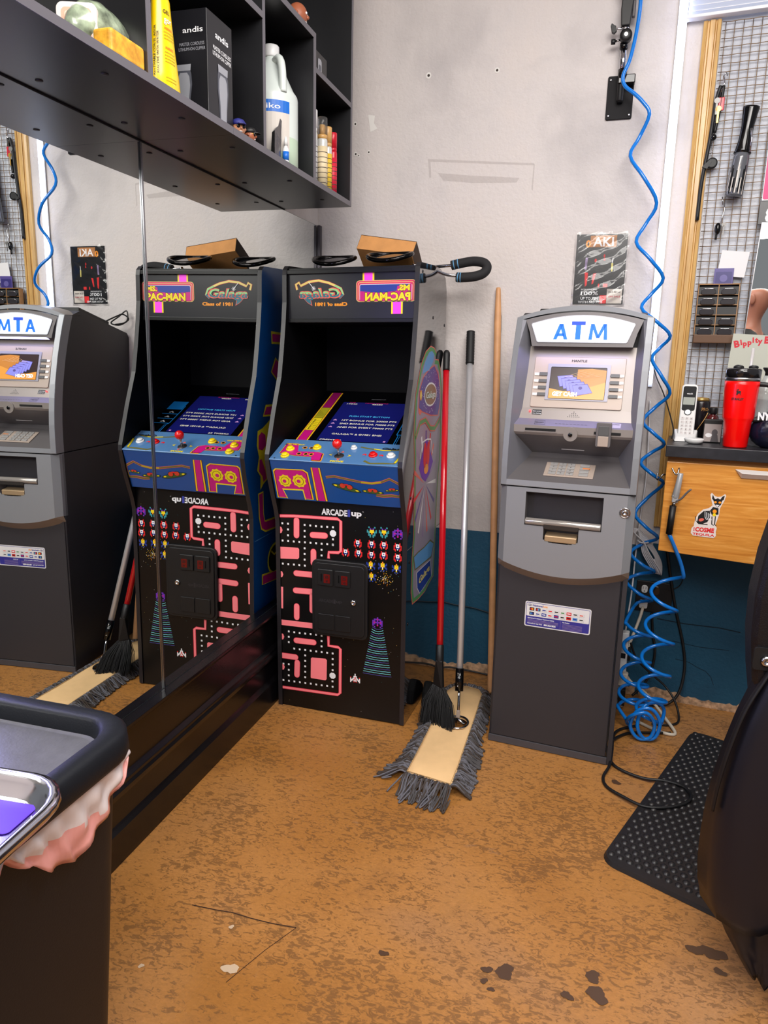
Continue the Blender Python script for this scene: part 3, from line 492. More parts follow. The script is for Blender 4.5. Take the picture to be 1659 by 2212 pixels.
# ---------------------------------------------------------------- arcade cabinet
AW = .487
t = arcade = thing('arcade_cabinet', 'tall black and blue arcade game cabinet with maze artwork standing against the mirror', 'arcade game', (.0491, -.5275, 0), (0, -.0092, rad(-2.1)))
ABK = mat('arcade_black', (7, 7, 8), .34, spec=.4); AIN = mat('arcade_inner_black', (3, 3, 5), .6, spec=.15); TM = mat('t_molding', (32, 30, 34), .38)
ABL = mat('arcade_blue', (16, 74, 146), .32, coat=.25); ABLD = mat('arcade_blue_side', (6, 70, 140), .28, coat=.3); DKB = mat('deck_blue', (82, 126, 176), .3, coat=.3)
MAG = mat('print_magenta', (196, 20, 124), .35); YLW = mat('print_yellow', (240, 214, 30), .35); ORG = mat('print_orange', (244, 152, 34), .35)
PNK = mat('print_pink', (255, 134, 142), .4); HOT = mat('print_hot_pink', (235, 60, 212), .4); PRED = mat('print_red', (222, 36, 40), .4)
PGRN = mat('print_green', (84, 150, 90), .4); OLV = mat('print_olive', (108, 104, 48), .45); TEALP = mat('print_teal', (56, 150, 160), .4); PURP = mat('print_purple', (104, 44, 176), .4)
NAVY = mat('print_navy', (34, 58, 150), .4); LGRN = mat('print_light_green', (140, 214, 140), .4); MTEAL = mat('print_mid_teal', (50, 112, 128), .4); CREAM = mat('print_cream', (228, 214, 120), .4)
SKYB = mat('print_sky', (96, 156, 214), .35); VIO = mat('print_violet', (84, 72, 150), .35); LILAC = mat('print_lilac', (150, 130, 168), .35); SALM = mat('print_salmon', (226, 104, 88), .35)
SIDE = [(0, 0), (0, .70), (-.012, .745), (-.03, .79), (-.055, .86), (-.071, .925), (-.069, .945), (-.048, 1.0), (-.018, 1.08), (.012, 1.15), (.034, 1.20), (.055, 1.29), (.072, 1.38), (.082, 1.45), (.084, 1.54), (.088, 1.558), (.105, 1.572), (.29, 1.582), (.36, 1.578), (.43, 1.556), (.452, 1.51), (.455, 1.40), (.452, 0)]
BLS = mat('arcade_side_gloss', (20, 20, 24), .045, coat=1.)
for k, (x0, x1, m, lab) in enumerate(((0, .016, ABLD, 'blue printed side panel'), (AW-.016, AW, BLS, 'glossy black printed side panel'))):
    b = B(); b.prism(SIDE, 'x', x0, x1, TM, cap0=False, cap1=False)
    b.add([(x0, p[0], p[1]) for p in SIDE], [tuple(range(len(SIDE)))], m if k == 0 else AIN)
    b.add([(x1, p[0], p[1]) for p in SIDE], [tuple(range(len(SIDE)))], m if k == 1 else AIN)
    sp = b.build('side_panel', t, label=lab)
    b = Flat()
    if k == 1:
        s = Sheet(b, (AW+.0002, 0, 0), (0, 1, 0), (0, 0, 1), .0003)
        A = ART
        oval = A['s_oval'] + [(.43, .99), (.425, .9)] + A['s_body'][-1:-1] + [(.405, .84), (.39, .74), (.38, .60), (.365, .4464), (.3036, .4349), (.2448, .4197), (.1588, .4182), (.0747, .4236), (.0542, .474), (.0569, .526), (.058, .60), (.0721, .6712), (.0716, .763), (.066, .85), (.062, .95), (.05, 1.02), (.052, 1.10)]
        s.poly(oval, SALM, 1)
        cx, cy = .23, .85
        shrink = lambda pts, q: [(cx+(x-cx)*q, cy+(y-cy)*(1-(1-q)*.35)) for x, y in pts]
        s.poly(shrink(oval, .975), PGRN, 2); s.poly(shrink(oval, .88), mat('print_grey_lilac', (150, 142, 160), .3), 3)  # grey-lilac fill paints the wall's reflection onto the glossy black side
        s.poly(A['s_blue'], SALM, 4); s.poly([(.005+x*.98, .013+y*.99) for x, y in A['s_blue']], SKYB, 5)
        s.poly(A['s_purple']+[(.12, 1.08), (.1, 1.09)], SALM, 4); s.poly([(.245+(x-.245)*.95, 1.15+(y-1.15)*.95) for x, y in A['s_purple']], VIO, 5)
        random.seed(5)
        for i in range(90):
            a_ = random.random()*6.28; r_ = sqrt(random.random())*.9; x, y = .25+.14*r_*cos(a_), 1.155+.085*r_*sin(a_); s.rect(x, x+.003, y, y+.003, INKW, 6)
        s.ell(.25, 1.145, .085, .042, INKW, 7); s.ell(.25, 1.145, .078, .036, mat('print_bronze', (146, 120, 96), .4), 8); s.text('Galaga', .185, 1.133, .022, PGRN, 9, .04, .13, slant=.2); s.text('Galaga', .186, 1.134, .022, INKW, 9.5, .01, .13, slant=.2)
        s.ell(.122, 1.147, .014, .018, ORG, 7); s.ell(.122, 1.147, .009, .012, CREAM, 8)
        s.line([(.07, 1.01), (.12, 1.055), (.19, 1.06), (.26, 1.025), (.32, 1.02), (.40, 1.05)], .022, SALM, 6); s.line([(.07, 1.01), (.12, 1.055), (.19, 1.06), (.26, 1.025), (.32, 1.02), (.40, 1.05)], .014, PGRN, 7)
        for i in range(15):                       # burst of rays
            a_ = rad(-168+i*24*.98); col = (PRED, VIO, INKW, LILAC, SALM)[i % 5]
            s.poly([(.2073+.012*cos(a_), .832+.012*sin(a_)), (.2073+min(.15, .19)*cos(a_)-.008*sin(a_), .832+.19*sin(a_)+.008*cos(a_)), (.2073+.15*cos(a_)+.008*sin(a_), .832+.19*sin(a_)-.008*cos(a_))], col, 4)
        s.poly([(.12, .9), (.17, .96), (.21, 1.0), (.25, .96), (.31, .9), (.26, .86), (.21, .84), (.16, .86)], PURP, 5); s.ell(.195, .935, .022, .045, PRED, 6); s.ell(.235, .935, .022, .045, PRED, 6); s.line([(.13, .93), (.16, .985), (.215, .99), (.27, .985), (.30, .93)], .006, INKW, 6); s.ell(.215, .885, .03, .018, ORG, 6)
        s.poly(A['s_cloud'], OLV, 4); s.poly([(.22+(x-.22)*.93, .57+(y-.57)*.85) for x, y in A['s_cloud']], SKYB, 5)
        s.poly(A['s_badge'], INKW, 5); s.poly([(.23+(x-.23)*.95, .485+(y-.485)*.95) for x, y in A['s_badge']], NAVY, 6); s.text('Galaga', .15, .475, .024, CREAM, 7, .03, .15, slant=.2, rot=.1)
        b.build('artwork', sp, label='curling cosmic side artwork in green, blue and purple')
        for y, z in A['s_holes']+A['s_screws']+[(.12, 1.545)]:
            b = B(); b.lathe([(.0, .0018), (.005, .0014), (.0062, 0)], (AW, y, z), mat('dark_screw', (60, 60, 64), .3, 1.), 12, ax='x'); b.build('screw', sp)
        b = B(); b.box(AW, AW+.0006, .0, .452, .6365, .6385, mat('joint_line', (90, 90, 92), .4)); b.build('joint_line', sp)
    else:
        s = Sheet(b, (-.0002, .45, 0), (0, -1, 0), (0, 0, 1), .0004)
        q = lambda pts, e=0: [(.45-(x+.0), z) for x, z in pts]
        def outl(pts, m=MAG, o=.012):
            p = q(pts); cx = sum(a_ for a_, _ in p)/len(p); cy = sum(c_ for _, c_ in p)/len(p)
            s.poly(p, YLW, 1); W = max(a_ for a_, _ in p)-min(a_ for a_, _ in p); H = max(c_ for _, c_ in p)-min(c_ for _, c_ in p)
            s.poly([(cx+(a_-cx)*(1-o/W*1.4), cy+(c_-cy)*(1-o/H*1.4)) for a_, c_ in p], m, 2)
        A = ART
        outl([(.1641, 1.357), (.36, 1.352), (.36, 1.312), (.1685, 1.3124)]); outl([(.2036, 1.266), (.26, 1.236), (.35, 1.26), (.33, 1.17), (.2273, 1.174), (.1613, 1.2128)])
        outl([(.1136, 1.0976), (.33, 1.093), (.31, 1.047), (.0877, 1.0569)])
        s.poly(q([(.083, 1.0159), (.131, 1.033), (.20, 1.06), (.30, 1.04), (.28, .98), (.153, .98), (.11, .905), (.134, .826), (.089, .812), (.063, .795), (.0637, .844), (.034, .869), (.052, .9156), (.033, .959), (.041, 1.009)]), YLW, 1)
        s.poly(q(A['l_e']), MAG, 2); s.poly(q(A['l_e2']), MAG, 2)
        s.line(q([(.066, .785), (.07, .70), (.085, .66), (.11, .65), (.35, .635)]), .046, YLW, 1); s.line(q([(.066, .78), (.07, .70), (.085, .66), (.11, .65), (.35, .635)]), .032, MAG, 2)
        s.ell(.45-.20, .505, .075, .062, YLW, 1); s.ell(.45-.20, .505, .066, .052, INKB, 2); s.line(q([(.16, .54), (.19, .52), (.24, .535)]), .008, YLW, 3)
        outl([(.0721, .4723), (.33, .437), (.33, .396), (.0716, .4312)])
        s.line([(0.0, .6122), (.44, .614)], .002, mat('blue_joint', (90, 140, 190), .4), 3)
        b.build('artwork', sp, label='magenta and yellow shapes')
# inner shell
b = B(); b.box(.016, AW-.016, .435, .45, 0, 1.55, AIN); b.build('back_panel', t)
b = B(); b.box(.016, AW-.016, .10, .43, 1.553, 1.563, ABK); b.build('top_panel', t, bevel=.001)
b = B(); b.box(.016, AW-.016, .018, .032, 0, .79, ABK); b.box(.016, AW-.016, .0045, .018, 0, .79, ABK)
fp = b.build('front_panel', t, bevel=.0008)
# front artwork
A = ART; b = Flat(); s = Sheet(b, (0, .0042, 0), (1, 0, 0), (0, 0, 1), .0003)
def bar(pts, w_, m=PNK, k=1):
    (x0, y0), (x1, y1) = pts[0], pts[-1]; an = math.atan2(y1-y0, x1-x0); o_ = []
    for cx, cy, a0 in ((x1, y1, an-pi/2), (x0, y0, an+pi/2)):
        for i in range(7): o_.append((cx+w_/2*cos(a0+pi*i/6), cy+w_/2*sin(a0+pi*i/6)))
    s.poly(o_, m, k)
for n_ in ('border_a', 'border_b'):
    s.line(A[n_], .0115, mat('print_red_edge', (226, 60, 84), .4), 1); s.line(A[n_], .0075, PNK, 2)
for n_ in ('bar_a', 'bar_b', 'bar_c', 'bar_d', 'bar_f', 'bar_g', 'bar_h', 'bar_j', 'bar_k', 'bar_l'): bar(A[n_], .0225, mat('print_red_edge', (226, 60, 84), .4), 1); bar(A[n_], .0195, PNK, 2)
s.line(A['bar_i'], .021, PNK, 2); s.line(A['bar_e'], .011, PNK, 2)
for n_ in ('rect_a', 'rect_b'): s.poly(A[n_], PNK, 2)
for z in (.668, .505, .268, .15): s.poly([(.0165, z-.012), (.022, z-.01), (.026, z), (.022, z+.01), (.0165, z+.012)], PNK, 2)
for x, z in A['dots']: s.rect(x-.0034, x+.0034, z-.0034, z+.0034, INKW, 2)
for x, z in A['pellets']: s.poly([(x+.0125*cos(rad(22.5+45*i)), z+.0125*sin(rad(22.5+45*i))) for i in range(8)], INKW, 2)
BUGR = [".r...r.", ".rwwwr.", "rrwbwrr", "r.www.r", "r.bbb.r", "rr.w.rr", ".r...r."]
BUGT = [".t...t.", "..p.p..", "t.yyy.t", "ttyyytt", ".t.o.t.", ".tt.tt.", "..t.t.."]
BUGP = ["...p...", ".ppmpp.", "pp.p.pp", "pmpppmp", "pp.p.pp", "p..m..p", ".p...p."]
BUGY = ["...o...", "b.yoy.b", "bbyyybb", ".byoyb.", "bb.w.bb", "b..y..b", "..b.b.."]
SHIP = ["....w....", "....w....", "...www...", "r..wrw..r", "w.wwrww.w", "wwwrwrwww", "ww.www.ww", "w..r.r..w"]
pal = dict(r=PRED, w=INKW, b=NAVY, t=TEALP, p=PURP, y=YLW, o=ORG, m=MAG)
for nm, rows, sz in (('sprR', BUGR, .028), ('sprA', BUGT, .036), ('sprY', BUGY, .032)):
    for x, z in A[nm]: p = sz/7; s.pix(rows, x-sz/2, z+sz/2, p, pal, 1, p*1.05)
for i, (x, z) in enumerate(A['sprP']): s.pix(BUGP, x-.019, z+.018, .0054, pal, 1)
x, z = A['ship'][0]; s.pix(SHIP, x-.019, z+.017, .0042, pal, 1)
(xa, za), (xb, _), (xc, zc), (xd, _) = A['beam']
for i in range(22):                            # widening striped fan
    f = i/21; zz = za-(za-zc)*f; l, r_ = xa+(xc-xa)*f, xb+(xd-xb)*f; sag = .006*(1-f)+.001
    pts = [(l+(r_-l)*j/10, zz-sag*4*(j/10)*(1-j/10)+.0008*((j+i) % 2)) for j in range(11)]
    s.line(pts, .0022, mat('print_aqua', (110, 196, 204), .4) if i % 3 else mat('print_slate', (70, 70, 140), .4), 1)
random.seed(11)
for i in range(75):
    a_ = random.random()*6.28; r_ = random.random()*.034; x, z = A['burst'][0]; x += r_*cos(a_); z += r_*sin(a_); s.rect(x, x+.0018, z, z+.0018, (YLW, ORG, INKW)[i % 3], 1)
for i, (x, z) in enumerate(A['stars']): s.rect(x, x+.0014, z, z+.0014, (INKW, CREAM, TEALP)[i % 3], 1)
s.text('ARCADE', .1757, .7372, .0205, INKW, 2, .035, .0955); s.text('1', .2725, .7352, .026, mat('print_indigo', (60, 70, 170), .4), 1.5, .0, .009); s.text('up', .2855, .7405, .019, INKW, 2, .04, .038); s.text('TM', .325, .755, .003, INKW, 2)
b.build('artwork', fp, label='pink maze, dots, small space bugs and ARCADE1UP lettering')
# coin door
cd = B(); cd.prism(rr(.142, .3505, .299, .578, .022), 'y', -.008, .0045, BLK); cdo = cd.build('coin_door', t, bevel=.003)
b = B(); b.prism(rr(.152, .341, .309, .568, .018), 'y', -.0125, -.008, BLK); b.build('door_plate', cdo, bevel=.002)
RL = mat('dim_red_lens', (96, 14, 12), .25, emit=.12)
for (x0, x1) in ((.1665, .2255), (.232, .289)):
    b = B(); b.prism(rr(x0, x1, .487, .547, .004), 'y', -.0175, -.0125, BLK); cs = b.build('coin_slot', cdo, bevel=.0025)
    b = B(); b.box(x0+.025, x0+.048, -.0182, -.0174, .498, .530, RL); b.build('red_lens', cs, label='red lens')
    b = Flat(); s2_ = Sheet(b, (0, -.0183, 0), (1, 0, 0), (0, 0, 1)); s2_.text('25', x0+.030, .516, .009, BLK, 1, .03, .013); s2_.text('c', x0+.033, .502, .009, BLK, 1, .03, .009); b.build('lettering', cs)
    b = B(); b.box(x0+.014, x0+.018, -.0182, -.0174, .503, .53, AIN); b.build('slot_opening', cs)
for (x0, x1) in ((.168, .228), (.2325, .29)):
    b = B(); b.prism(rr(x0, x1, .3245, .3825, .004), 'y', -.0155, -.0125, BLK); b.build('return_door', cdo, bevel=.0025)
b = B(); b.lathe([(.0105, -.0125), (.0105, -.0165), (.0075, -.019), (.0035, -.019), (.003, -.0165), (0, -.0165)], (.3006, 0, .4359), CHR, 20, ax='y'); b.build('lock', cdo, label='chrome key lock')
b = Flat(); s = Sheet(b, (0, -.0127, 0), (1, 0, 0), (0, 0, 1)); EMB = mat('embossed_black', (44, 42, 46), .4)
s.text('ARCADE', .1706, .4265, .011, EMB, 1, .03, .055); s.text('1', .2265, .424, .016, EMB, 1, .03, .008); s.text('up', .2365, .4285, .011, EMB, 1, .03, .022); b.build('lettering', cdo, label='embossed black ARCADE1UP lettering')
# control box
b = B(); pr = [(-.068, .926), (-.020, .786), (.03, .786), (.055, .79), (.055, .982)]
b.prism(pr, 'x', .0165, AW-.0165, ABL, cap0=True, cap1=True); cb = b.build('control_box', t, bevel=.001)
b = Flat(); s = Sheet(b, (0, -.0682, .926), (1, 0, 0), Vector((0, .048, -.140)).normalized()*-1, .0003)
s.f = lambda x, y: (x, -y)
frame = [(.0227, .143), (.0227, .0386), (.0318, .0305), (.1365, .0282), (.1519, .0389), (.1585, .1425)]
s.poly(frame, YLW, 1); s.poly([(.088+(x-.088)*.965, .09+(y-.09)*.965) for x, y in frame], ORG, 2); s.poly([(.088+(x-.088)*.93, .092+(y-.092)*.94) for x, y in frame], INKB, 3); s.poly([(.088+(x-.088)*.90, .094+(y-.094)*.935) for x, y in frame], MAG, 4)
s.poly([(.0464, .1056), (.1259, .1042), (.1303, .1437), (.0594, .1437)], YLW, 5); s.poly([(.051, .1105), (.1225, .109), (.1265, .1437), (.063, .1437)], ABL, 6)
s.poly(A['cf_stripe'], INKB, 1)
for m_, i0, i1 in ((ORG, .04, .96), (YLW, .10, .90), (INKB, .18, .82), (MAG, .21, .79)):
    (ax, ay), (bx, by), (cx_, cy_), (dx, dy) = A['cf_stripe']; s.poly([(ax+(bx-ax)*i0, ay), (ax+(bx-ax)*i1, ay), (dx+(cx_-dx)*i1, .1437), (dx+(cx_-dx)*i0, .1437)], m_, 2+i0*10)
for cx_, cy_, r_ in ((.0628, .075, .021), (.116, .072, .022)):   # plain starburst blobs
    s.poly([(cx_+r_*(1+.18*(i % 2))*cos(i*pi/9), cy_+r_*(1+.18*(i % 2))*sin(i*pi/9)) for i in range(18)], YLW, 6)
    s.ell(cx_, cy_, r_*.75, r_*.75, INKB, 7); s.ell(cx_, cy_, r_*.68, r_*.68, YLW, 8); s.ell(cx_-.002, cy_+.001, r_*.34, r_*.3, MAG, 9)
c1 = A['cf_curve']; c2 = [(.4725, .0607)]+A['cf_curve2'][1:]
s.line(c1, .0085, SALM, 1); s.line(c1[:4], .0055, OLV, 2); s.line(c1[3:6], .0055, mat('print_acid', (176, 170, 30), .4), 2.2); s.line(c1[5:], .0055, OLV, 2)
s.line(c2, .0105, SALM, 1); s.line(c2[:3], .0065, mat('print_acid', (176, 170, 30), .4), 2); s.line(c2[2:], .0065, OLV, 2)
for (cx_, cy_), r_, an in zip(A['cf_bugs'], (.030, .022, .014), (.22, .05, -.12)):   # generic winged beetles
    s.ell(cx_, cy_+.003, r_*1.75, r_*.30, INKB, 3, rot=an); s.ell(cx_, cy_+.003, r_*1.65, r_*.25, mat('print_leaf', (64, 92, 42), .4), 4, rot=an)
    for q in (-1, 1): s.ell(cx_+q*r_*.42, cy_-r_*.12+q*an*r_*.3, r_*.38, r_*.33, INKB, 5, rot=an); s.ell(cx_+q*r_*.42, cy_-r_*.12+q*an*r_*.3, r_*.33, r_*.28, mat('print_brick', (206, 66, 40), .4), 6, rot=an); s.ell(cx_+q*r_*1.25, cy_+q*an*r_*1.2+.002, r_*.2, r_*.1, YLW, 6, rot=an)
    s.ell(cx_, cy_-r_*.34, r_*.3, r_*.1, PRED, 7)
b.build('artwork', cb, label='magenta frame and green ribbon artwork')
# control deck
dl = Vector((0, 1, .43)).normalized()
b = B(); b.prism([(-.0715, .9285), (-.0700, .9315), (.055, .9852), (.055, .975), (-.062, .922)], 'x', .0163, AW-.0163, DKB); dk = b.build('control_deck', t, bevel=.0008)
b = Flat(); s = Sheet(b, (0, -.0662, .9332), (1, 0, 0), dl, .0003)
mg = [(.037, .104), (.082, .103), (.1, .052), (.175, .056), (.198, .045), (.206, .0), (.205, -.005), (.172, -.005), (.166, .02), (.1, .022), (.037, .034)]
s.poly(mg, ORG, 1); s.poly([(.1+(x-.1)*.96, .045+(y-.045)*.92) for x, y in mg], INKB, 2); s.poly([(.1+(x-.1)*.93, .045+(y-.045)*.87) for x, y in mg], MAG, 3)
s.text('MOVE', .236, -.002, .009, YLW, 2, .05, .047)
for x, y, d_ in ((.2231, .042, 'l'), (.2904, .042, 'r'), (.259, .064, 'u'), (.259, .016, 'd')):
    r_ = .007; P_ = {'l': [(x-r_, y), (x+r_, y+r_), (x+r_*.3, y), (x+r_, y-r_)], 'r': [(x+r_, y), (x-r_, y+r_), (x-r_*.3, y), (x-r_, y-r_)], 'u': [(x, y+r_), (x-r_, y-r_*.6), (x+r_, y-r_*.6)], 'd': [(x, y-r_), (x-r_, y+r_*.6), (x+r_, y+r_*.6)]}[d_]
    s.poly(P_, YLW if d_ in 'lr' else SALM, 2)
s.line([(.31, .103), (.34, .095), (.39, .088), (.43, .09), (.465, .1)], .007, OLV, 1); s.line([(.35, .016), (.375, .001), (.42, .006), (.455, .008), (.463, .05), (.468, .075)], .009, OLV, 1); s.line([(.36, .094), (.395, .0875), (.42, .088)], .005, YLW, 2); s.line([(.457, .012), (.463, .05), (.468, .07)], .007, YLW, 2)
s.text('Galaga', .385, .094, .011, INKB, 3, .04, .075, slant=.4); s.text('MS. PAC-MAN', .045, .092, .008, YLW, 4, .03, .06, slant=.2)
for x in (.115, .14): s.ell(x, .078, .009, .008, ORG, 4); s.ell(x, .078, .006, .0055, INKB, 5)
for x in (.11, .135, .155): s.ell(x, .036, .0085, .009, ORG, 4); s.ell(x, .036, .006, .006, INKB, 5)
for x in (.34, .398): s.ell(x, .053, .007, .007, PRED, 2); s.ell(x, .048, .004, .005, DKB, 3)
b.build('artwork', dk, label='magenta path, arrows and MOVE lettering')
def on_deck(x, y, h=0.):
    p = Vector((0, -.066, .9327)) + dl*y + Vector((0, -dl.z, dl.y))*h; return (x, p.y, p.z)
Rd = Matrix.Rotation(math.atan(.43), 4, 'X')
def button(x, y, r, m, name='push_button'):
    b = B(Matrix.Translation(on_deck(x, y)) @ Rd); b.lathe([(r, 0), (r*1.0, .003), (r*.86, .0055), (r*.7, .0055)], (0, 0, 0), m, 24); bo = b.build(name, t, label={'Y': 'yellow button', 'W': 'white button', 'R': 'red button'}[m.name[-1]])
    b = B(Matrix.Translation(on_deck(x, y)) @ Rd); b.lathe([(r*.68, .004), (r*.68, .0095), (r*.6, .0112), (0, .0118)], (0, 0, 0), m, 24); b.build('plunger', bo)
BY, BW, BR = mat('button_Y', (246, 214, 20), .25, coat=.4), mat('button_W', (232, 232, 232), .25, coat=.4), mat('button_R', (222, 18, 22), .25, coat=.4)
for x, y in ((.0659, .064), (.0651, .0196), (.1587, .082)): button(x, y, .0155, BY)
button(.2893, .0915, .0115, BW); button(.3694, .0535, .0155, BR); button(.4311, .054, .0155, BW)
M_ = Matrix.Translation(on_deck(.2551, .0381)) @ Rd
b = B(M_); b.lathe([(.017, 0), (.0165, .0012), (.004, .0018)], (0, 0, 0), mat('dark_disc', (70, 68, 70), .35, .5), 20); b.lathe([(.004, .0018), (.004, .022), (.0035, .034)], (0, 0, 0), CHR, 14); js = b.build('joystick', t, label='joystick with chrome shaft')
b = B(Matrix.Translation(on_deck(.2551, .0381)) @ Rd); b.ball((0, 0, .046), .0165, BR, 24); b.build('ball_top', js, label='red ball')
for x, y in A['dk_screw']+[(.467, .096)]: b = B(Matrix.Translation(on_deck(x, y)) @ Rd); b.lathe([(.0035, 0), (.003, .001), (0, .0012)], (0, 0, 0), BLK, 10); b.build('screw', dk)
# screen bezel and screen
sl_ = Vector((0, 1, .44)).normalized(); sn = Vector((0, -sl_.z, sl_.y))
def scp(x, y, k=0.): p = Vector((0, .05, .970)) + sl_*y + sn*k; return (x, p.y, p.z)
b = B(); b.add([scp(.0165, -.005), scp(AW-.0165, -.005), scp(AW-.0165, .43), scp(.0165, .43), scp(.0165, -.005, -.012), scp(AW-.0165, -.005, -.012), scp(AW-.0165, .43, -.012), scp(.0165, .43, -.012)], [(0, 1, 2, 3), (4, 7, 6, 5), (0, 4, 5, 1), (2, 6, 7, 3)], mat('bezel_black', (5, 5, 8), .12)); bz = b.build('screen_bezel', t)
SCM = mat('screen_glow', (16, 20, 84), .1, emit=.42, ecol=(20, 22, 92))
b = Flat(); b.add([scp(.1234, .034, .0006), scp(.3848, .034, .0006), scp(.3835, .327, .0006), (scp(.1228, .327, .0006))], [(0, 1, 2, 3)], SCM); sco = b.build('screen', t, label='dark blue lit screen')
b = Flat(); s = Sheet(b, scp(0, 0, .0008), (1, 0, 0), sl_, .0003)
def lit(n, c, e=.8): return mat(n, c, .4, emit=e)
LW, LCY, LRD, LPK = lit('lit_white', (196, 190, 170), .5), lit('lit_cyan', (60, 150, 190), .6), lit('lit_red', (150, 16, 50), .6), lit('lit_violet', (180, 130, 180), .5)
s.text('PUSH START BUTTON', .184, .2115, .010, LCY, 1, .02, .155)
for y, tx_ in ((.179, '1ST BONUS FOR 20000 PTS'), (.154, '2ND BONUS FOR 70000 PTS'), (.128, 'AND FOR EVERY 70000 PTS')):
    s.text(tx_, .166, y, .010, LW, 1, .02, .209); s.pix(["..w..", ".www.", "wwwww", "w.w.w"], .1335, y+.011, .0026, dict(w=LPK), 1)
s.text('GALAGA™ & ©1981 BNEI', .164, .078, .010, LW, 1, .02, .185); s.text('CREDIT 96', .133, .033+.003, .0085, LW, 1, .02, .082)
s.text('1UP', .149, .3255-.0045, .006, LRD, 1, .02, .023); s.text('19840', .140, .309, .0085, LW, 1, .02, .042); s.text('HIGH SCORE', .2117, .3195, .006, LRD, 1, .02, .09); s.text('48280', .2405, .309, .0085, LW, 1, .02, .042)
s.pix(["ww", "ww"], .368, .047, .004, dict(w=LPK), 1)
b.build('screen_text', sco)
b = Flat(); s = Sheet(b, scp(0, 0, .0006), (1, 0, 0), sl_, .0003)
s.text('ARCADE1UP', .2248, .352, .006, mat('print_dim', (120, 120, 126), .4), 1, .02, .058)
s.rect(.047, .0935, 0, .40, ORG, 1); s.rect(.0495, .091, 0, .40, YLW, 2); s.rect(.052, .0885, 0, .40, INKB, 3); s.rect(.0535, .087, 0, .0985, MAG, 4); s.rect(.0535, .087, .1005, .1915, YLW, 4); s.rect(.0535, .087, .1935, .2735, mat('print_mustard', (170, 160, 30), .4), 4); s.rect(.0535, .087, .2755, .40, mat('print_wine', (150, 14, 96), .4), 4)
for i in range(6): s.rect(.071, .085, .108+i*.012, .1095+i*.012, INKB, 5)
s.text('HOW TO PLAY', .067, .105, .007, INKB, 5, .04, .078, rot=pi/2)
for i in range(5): s.rect(.056+i*.006, .057+i*.006, .205, .25-.006*i, INKB, 5)
CBL = lit('bezel_blue', (20, 110, 180), .15)
s.line([(.409, 0), (.409, .085), (.402, .095), (.402, .235)], .003, CBL, 1); s.line([(.416, 0), (.416, .085)], .0015, CBL, 1)
for y in (.094, .13, .168): s.line([(.402, y), (.47, y)], .004, CBL, 1); s.pix(["..w..", ".www.", "ww.ww"], .426, y+.022, .004, dict(w=INKW), 1)
s.rect(.405, .47, .205, .27, CBL, 1)
b.build('artwork', bz, label='yellow, magenta and blue bezel print')
# marquee
b = B(); b.box(.0165, AW-.0165, .098, .108, 1.397, 1.553, mat('marquee_black', (22, 22, 28), .3, emit=.0)); mqo = b.build('marquee', t)
b = B(); b.box(.0165, AW-.0165, .094, .43, 1.384, 1.397, ABK); b.box(.0165, AW-.0165, .088, .102, 1.543, 1.556, ABK); b.build('marquee_frame', t, bevel=.001)
b = Flat(); s = Sheet(b, (0, .0978, 0), (1, 0, 0), (0, 0, 1), .0003)
for (x0, x1, y0, y1) in ((.2872, .3279, 1.518, 1.5425), (.3878, .4275, 1.4108, 1.449)):
    s.rect(x0, x1, y0, y1, YLW, 1); s.rect(x0+.006, x1-.006, y0, y1, lit('lit_hot_pink', (236, 60, 214), .25), 2)
s.rrect(.2645, .4715, 1.450, 1.5185, .012, CREAM, 2); s.rrect(.266, .470, 1.4515, 1.517, .011, mat('print_rose', (214, 52, 96), .4), 3); s.rrect(.2705, .4655, 1.4515, 1.5125, .009, CREAM, 4); s.rrect(.2722, .464, 1.4515, 1.511, .008, mat('print_rose', (214, 52, 96), .4), 5); s.rrect(.277, .459, 1.4535, 1.506, .005, INKW, 6)
s.rrect(.2785, .4575, 1.4545, 1.5045, .004, NAVY, 7); s.poly([(.2785, 1.4535), (.4575, 1.4535), (.4575, 1.5065), (.4535, 1.5065), (.447, 1.499), (.409, 1.499), (.406, 1.4835), (.35, 1.478), (.2785, 1.484)], MAG, 8)
s.text('PAC-MAN', .297, 1.4545, .0235, YLW, 10, .05, .157, mirror=True); s.text('PAC-MAN', .2955, 1.4535, .0255, INKB, 9, .075, .160, mirror=True)
s.text('MS.', .4095, 1.4855, .0165, YLW, 10, .05, .042, mirror=True); s.text('MS.', .4085, 1.4847, .018, INKB, 9, .07, .044, mirror=True)
s.text('Class of 1981', .1157, 1.4385, .0108, ORG, 2, .045, .1177, mirror=True)
# mirrored script title with a two tone fill and swooping outline
gx0, gx1 = .0555, .2183
def two_tone(txt, x, y, h, wid, k):
    vs, fs = text2d(txt, .02); xs = [v[0] for v in vs]; W = (max(xs)-min(xs)); sx = wid/W; sy = h/.7
    for f in fs:
        pts = [(x+wid-((vs[i][0]-min(xs))*sx+.25*vs[i][1]*sy), y+vs[i][1]*sy) for i in f]
        zc = sum(p[1] for p in pts)/len(pts); s.poly(pts, LGRN if zc > y+h*.36 else MTEAL, k)
s.line(A['mq_arc'], .0088, SALM, 2); s.line(A['mq_arc'][:9], .0062, CREAM, 3); s.line(A['mq_arc'][7:], .0062, LGRN, 3.2); s.line(A['mq_arc'][9:], .0062, MTEAL, 3.5)
s.poly(A['mq_tail'], SALM, 2); s.poly([(.088+(x-.088)*.84, 1.46+(y-1.46)*.84) for x, y in A['mq_tail']], MTEAL, 3)
s.text('Galaga', .0575, 1.4655, .030, SALM, 4, .06, .157, mirror=True, slant=.22); two_tone('Galaga', .0590, 1.4668, .0275, .150, 5)
s.line([(.111, 1.4955), (.0931, 1.5162)], .002, INKW, 6); x, y = A['mq_star'][0]
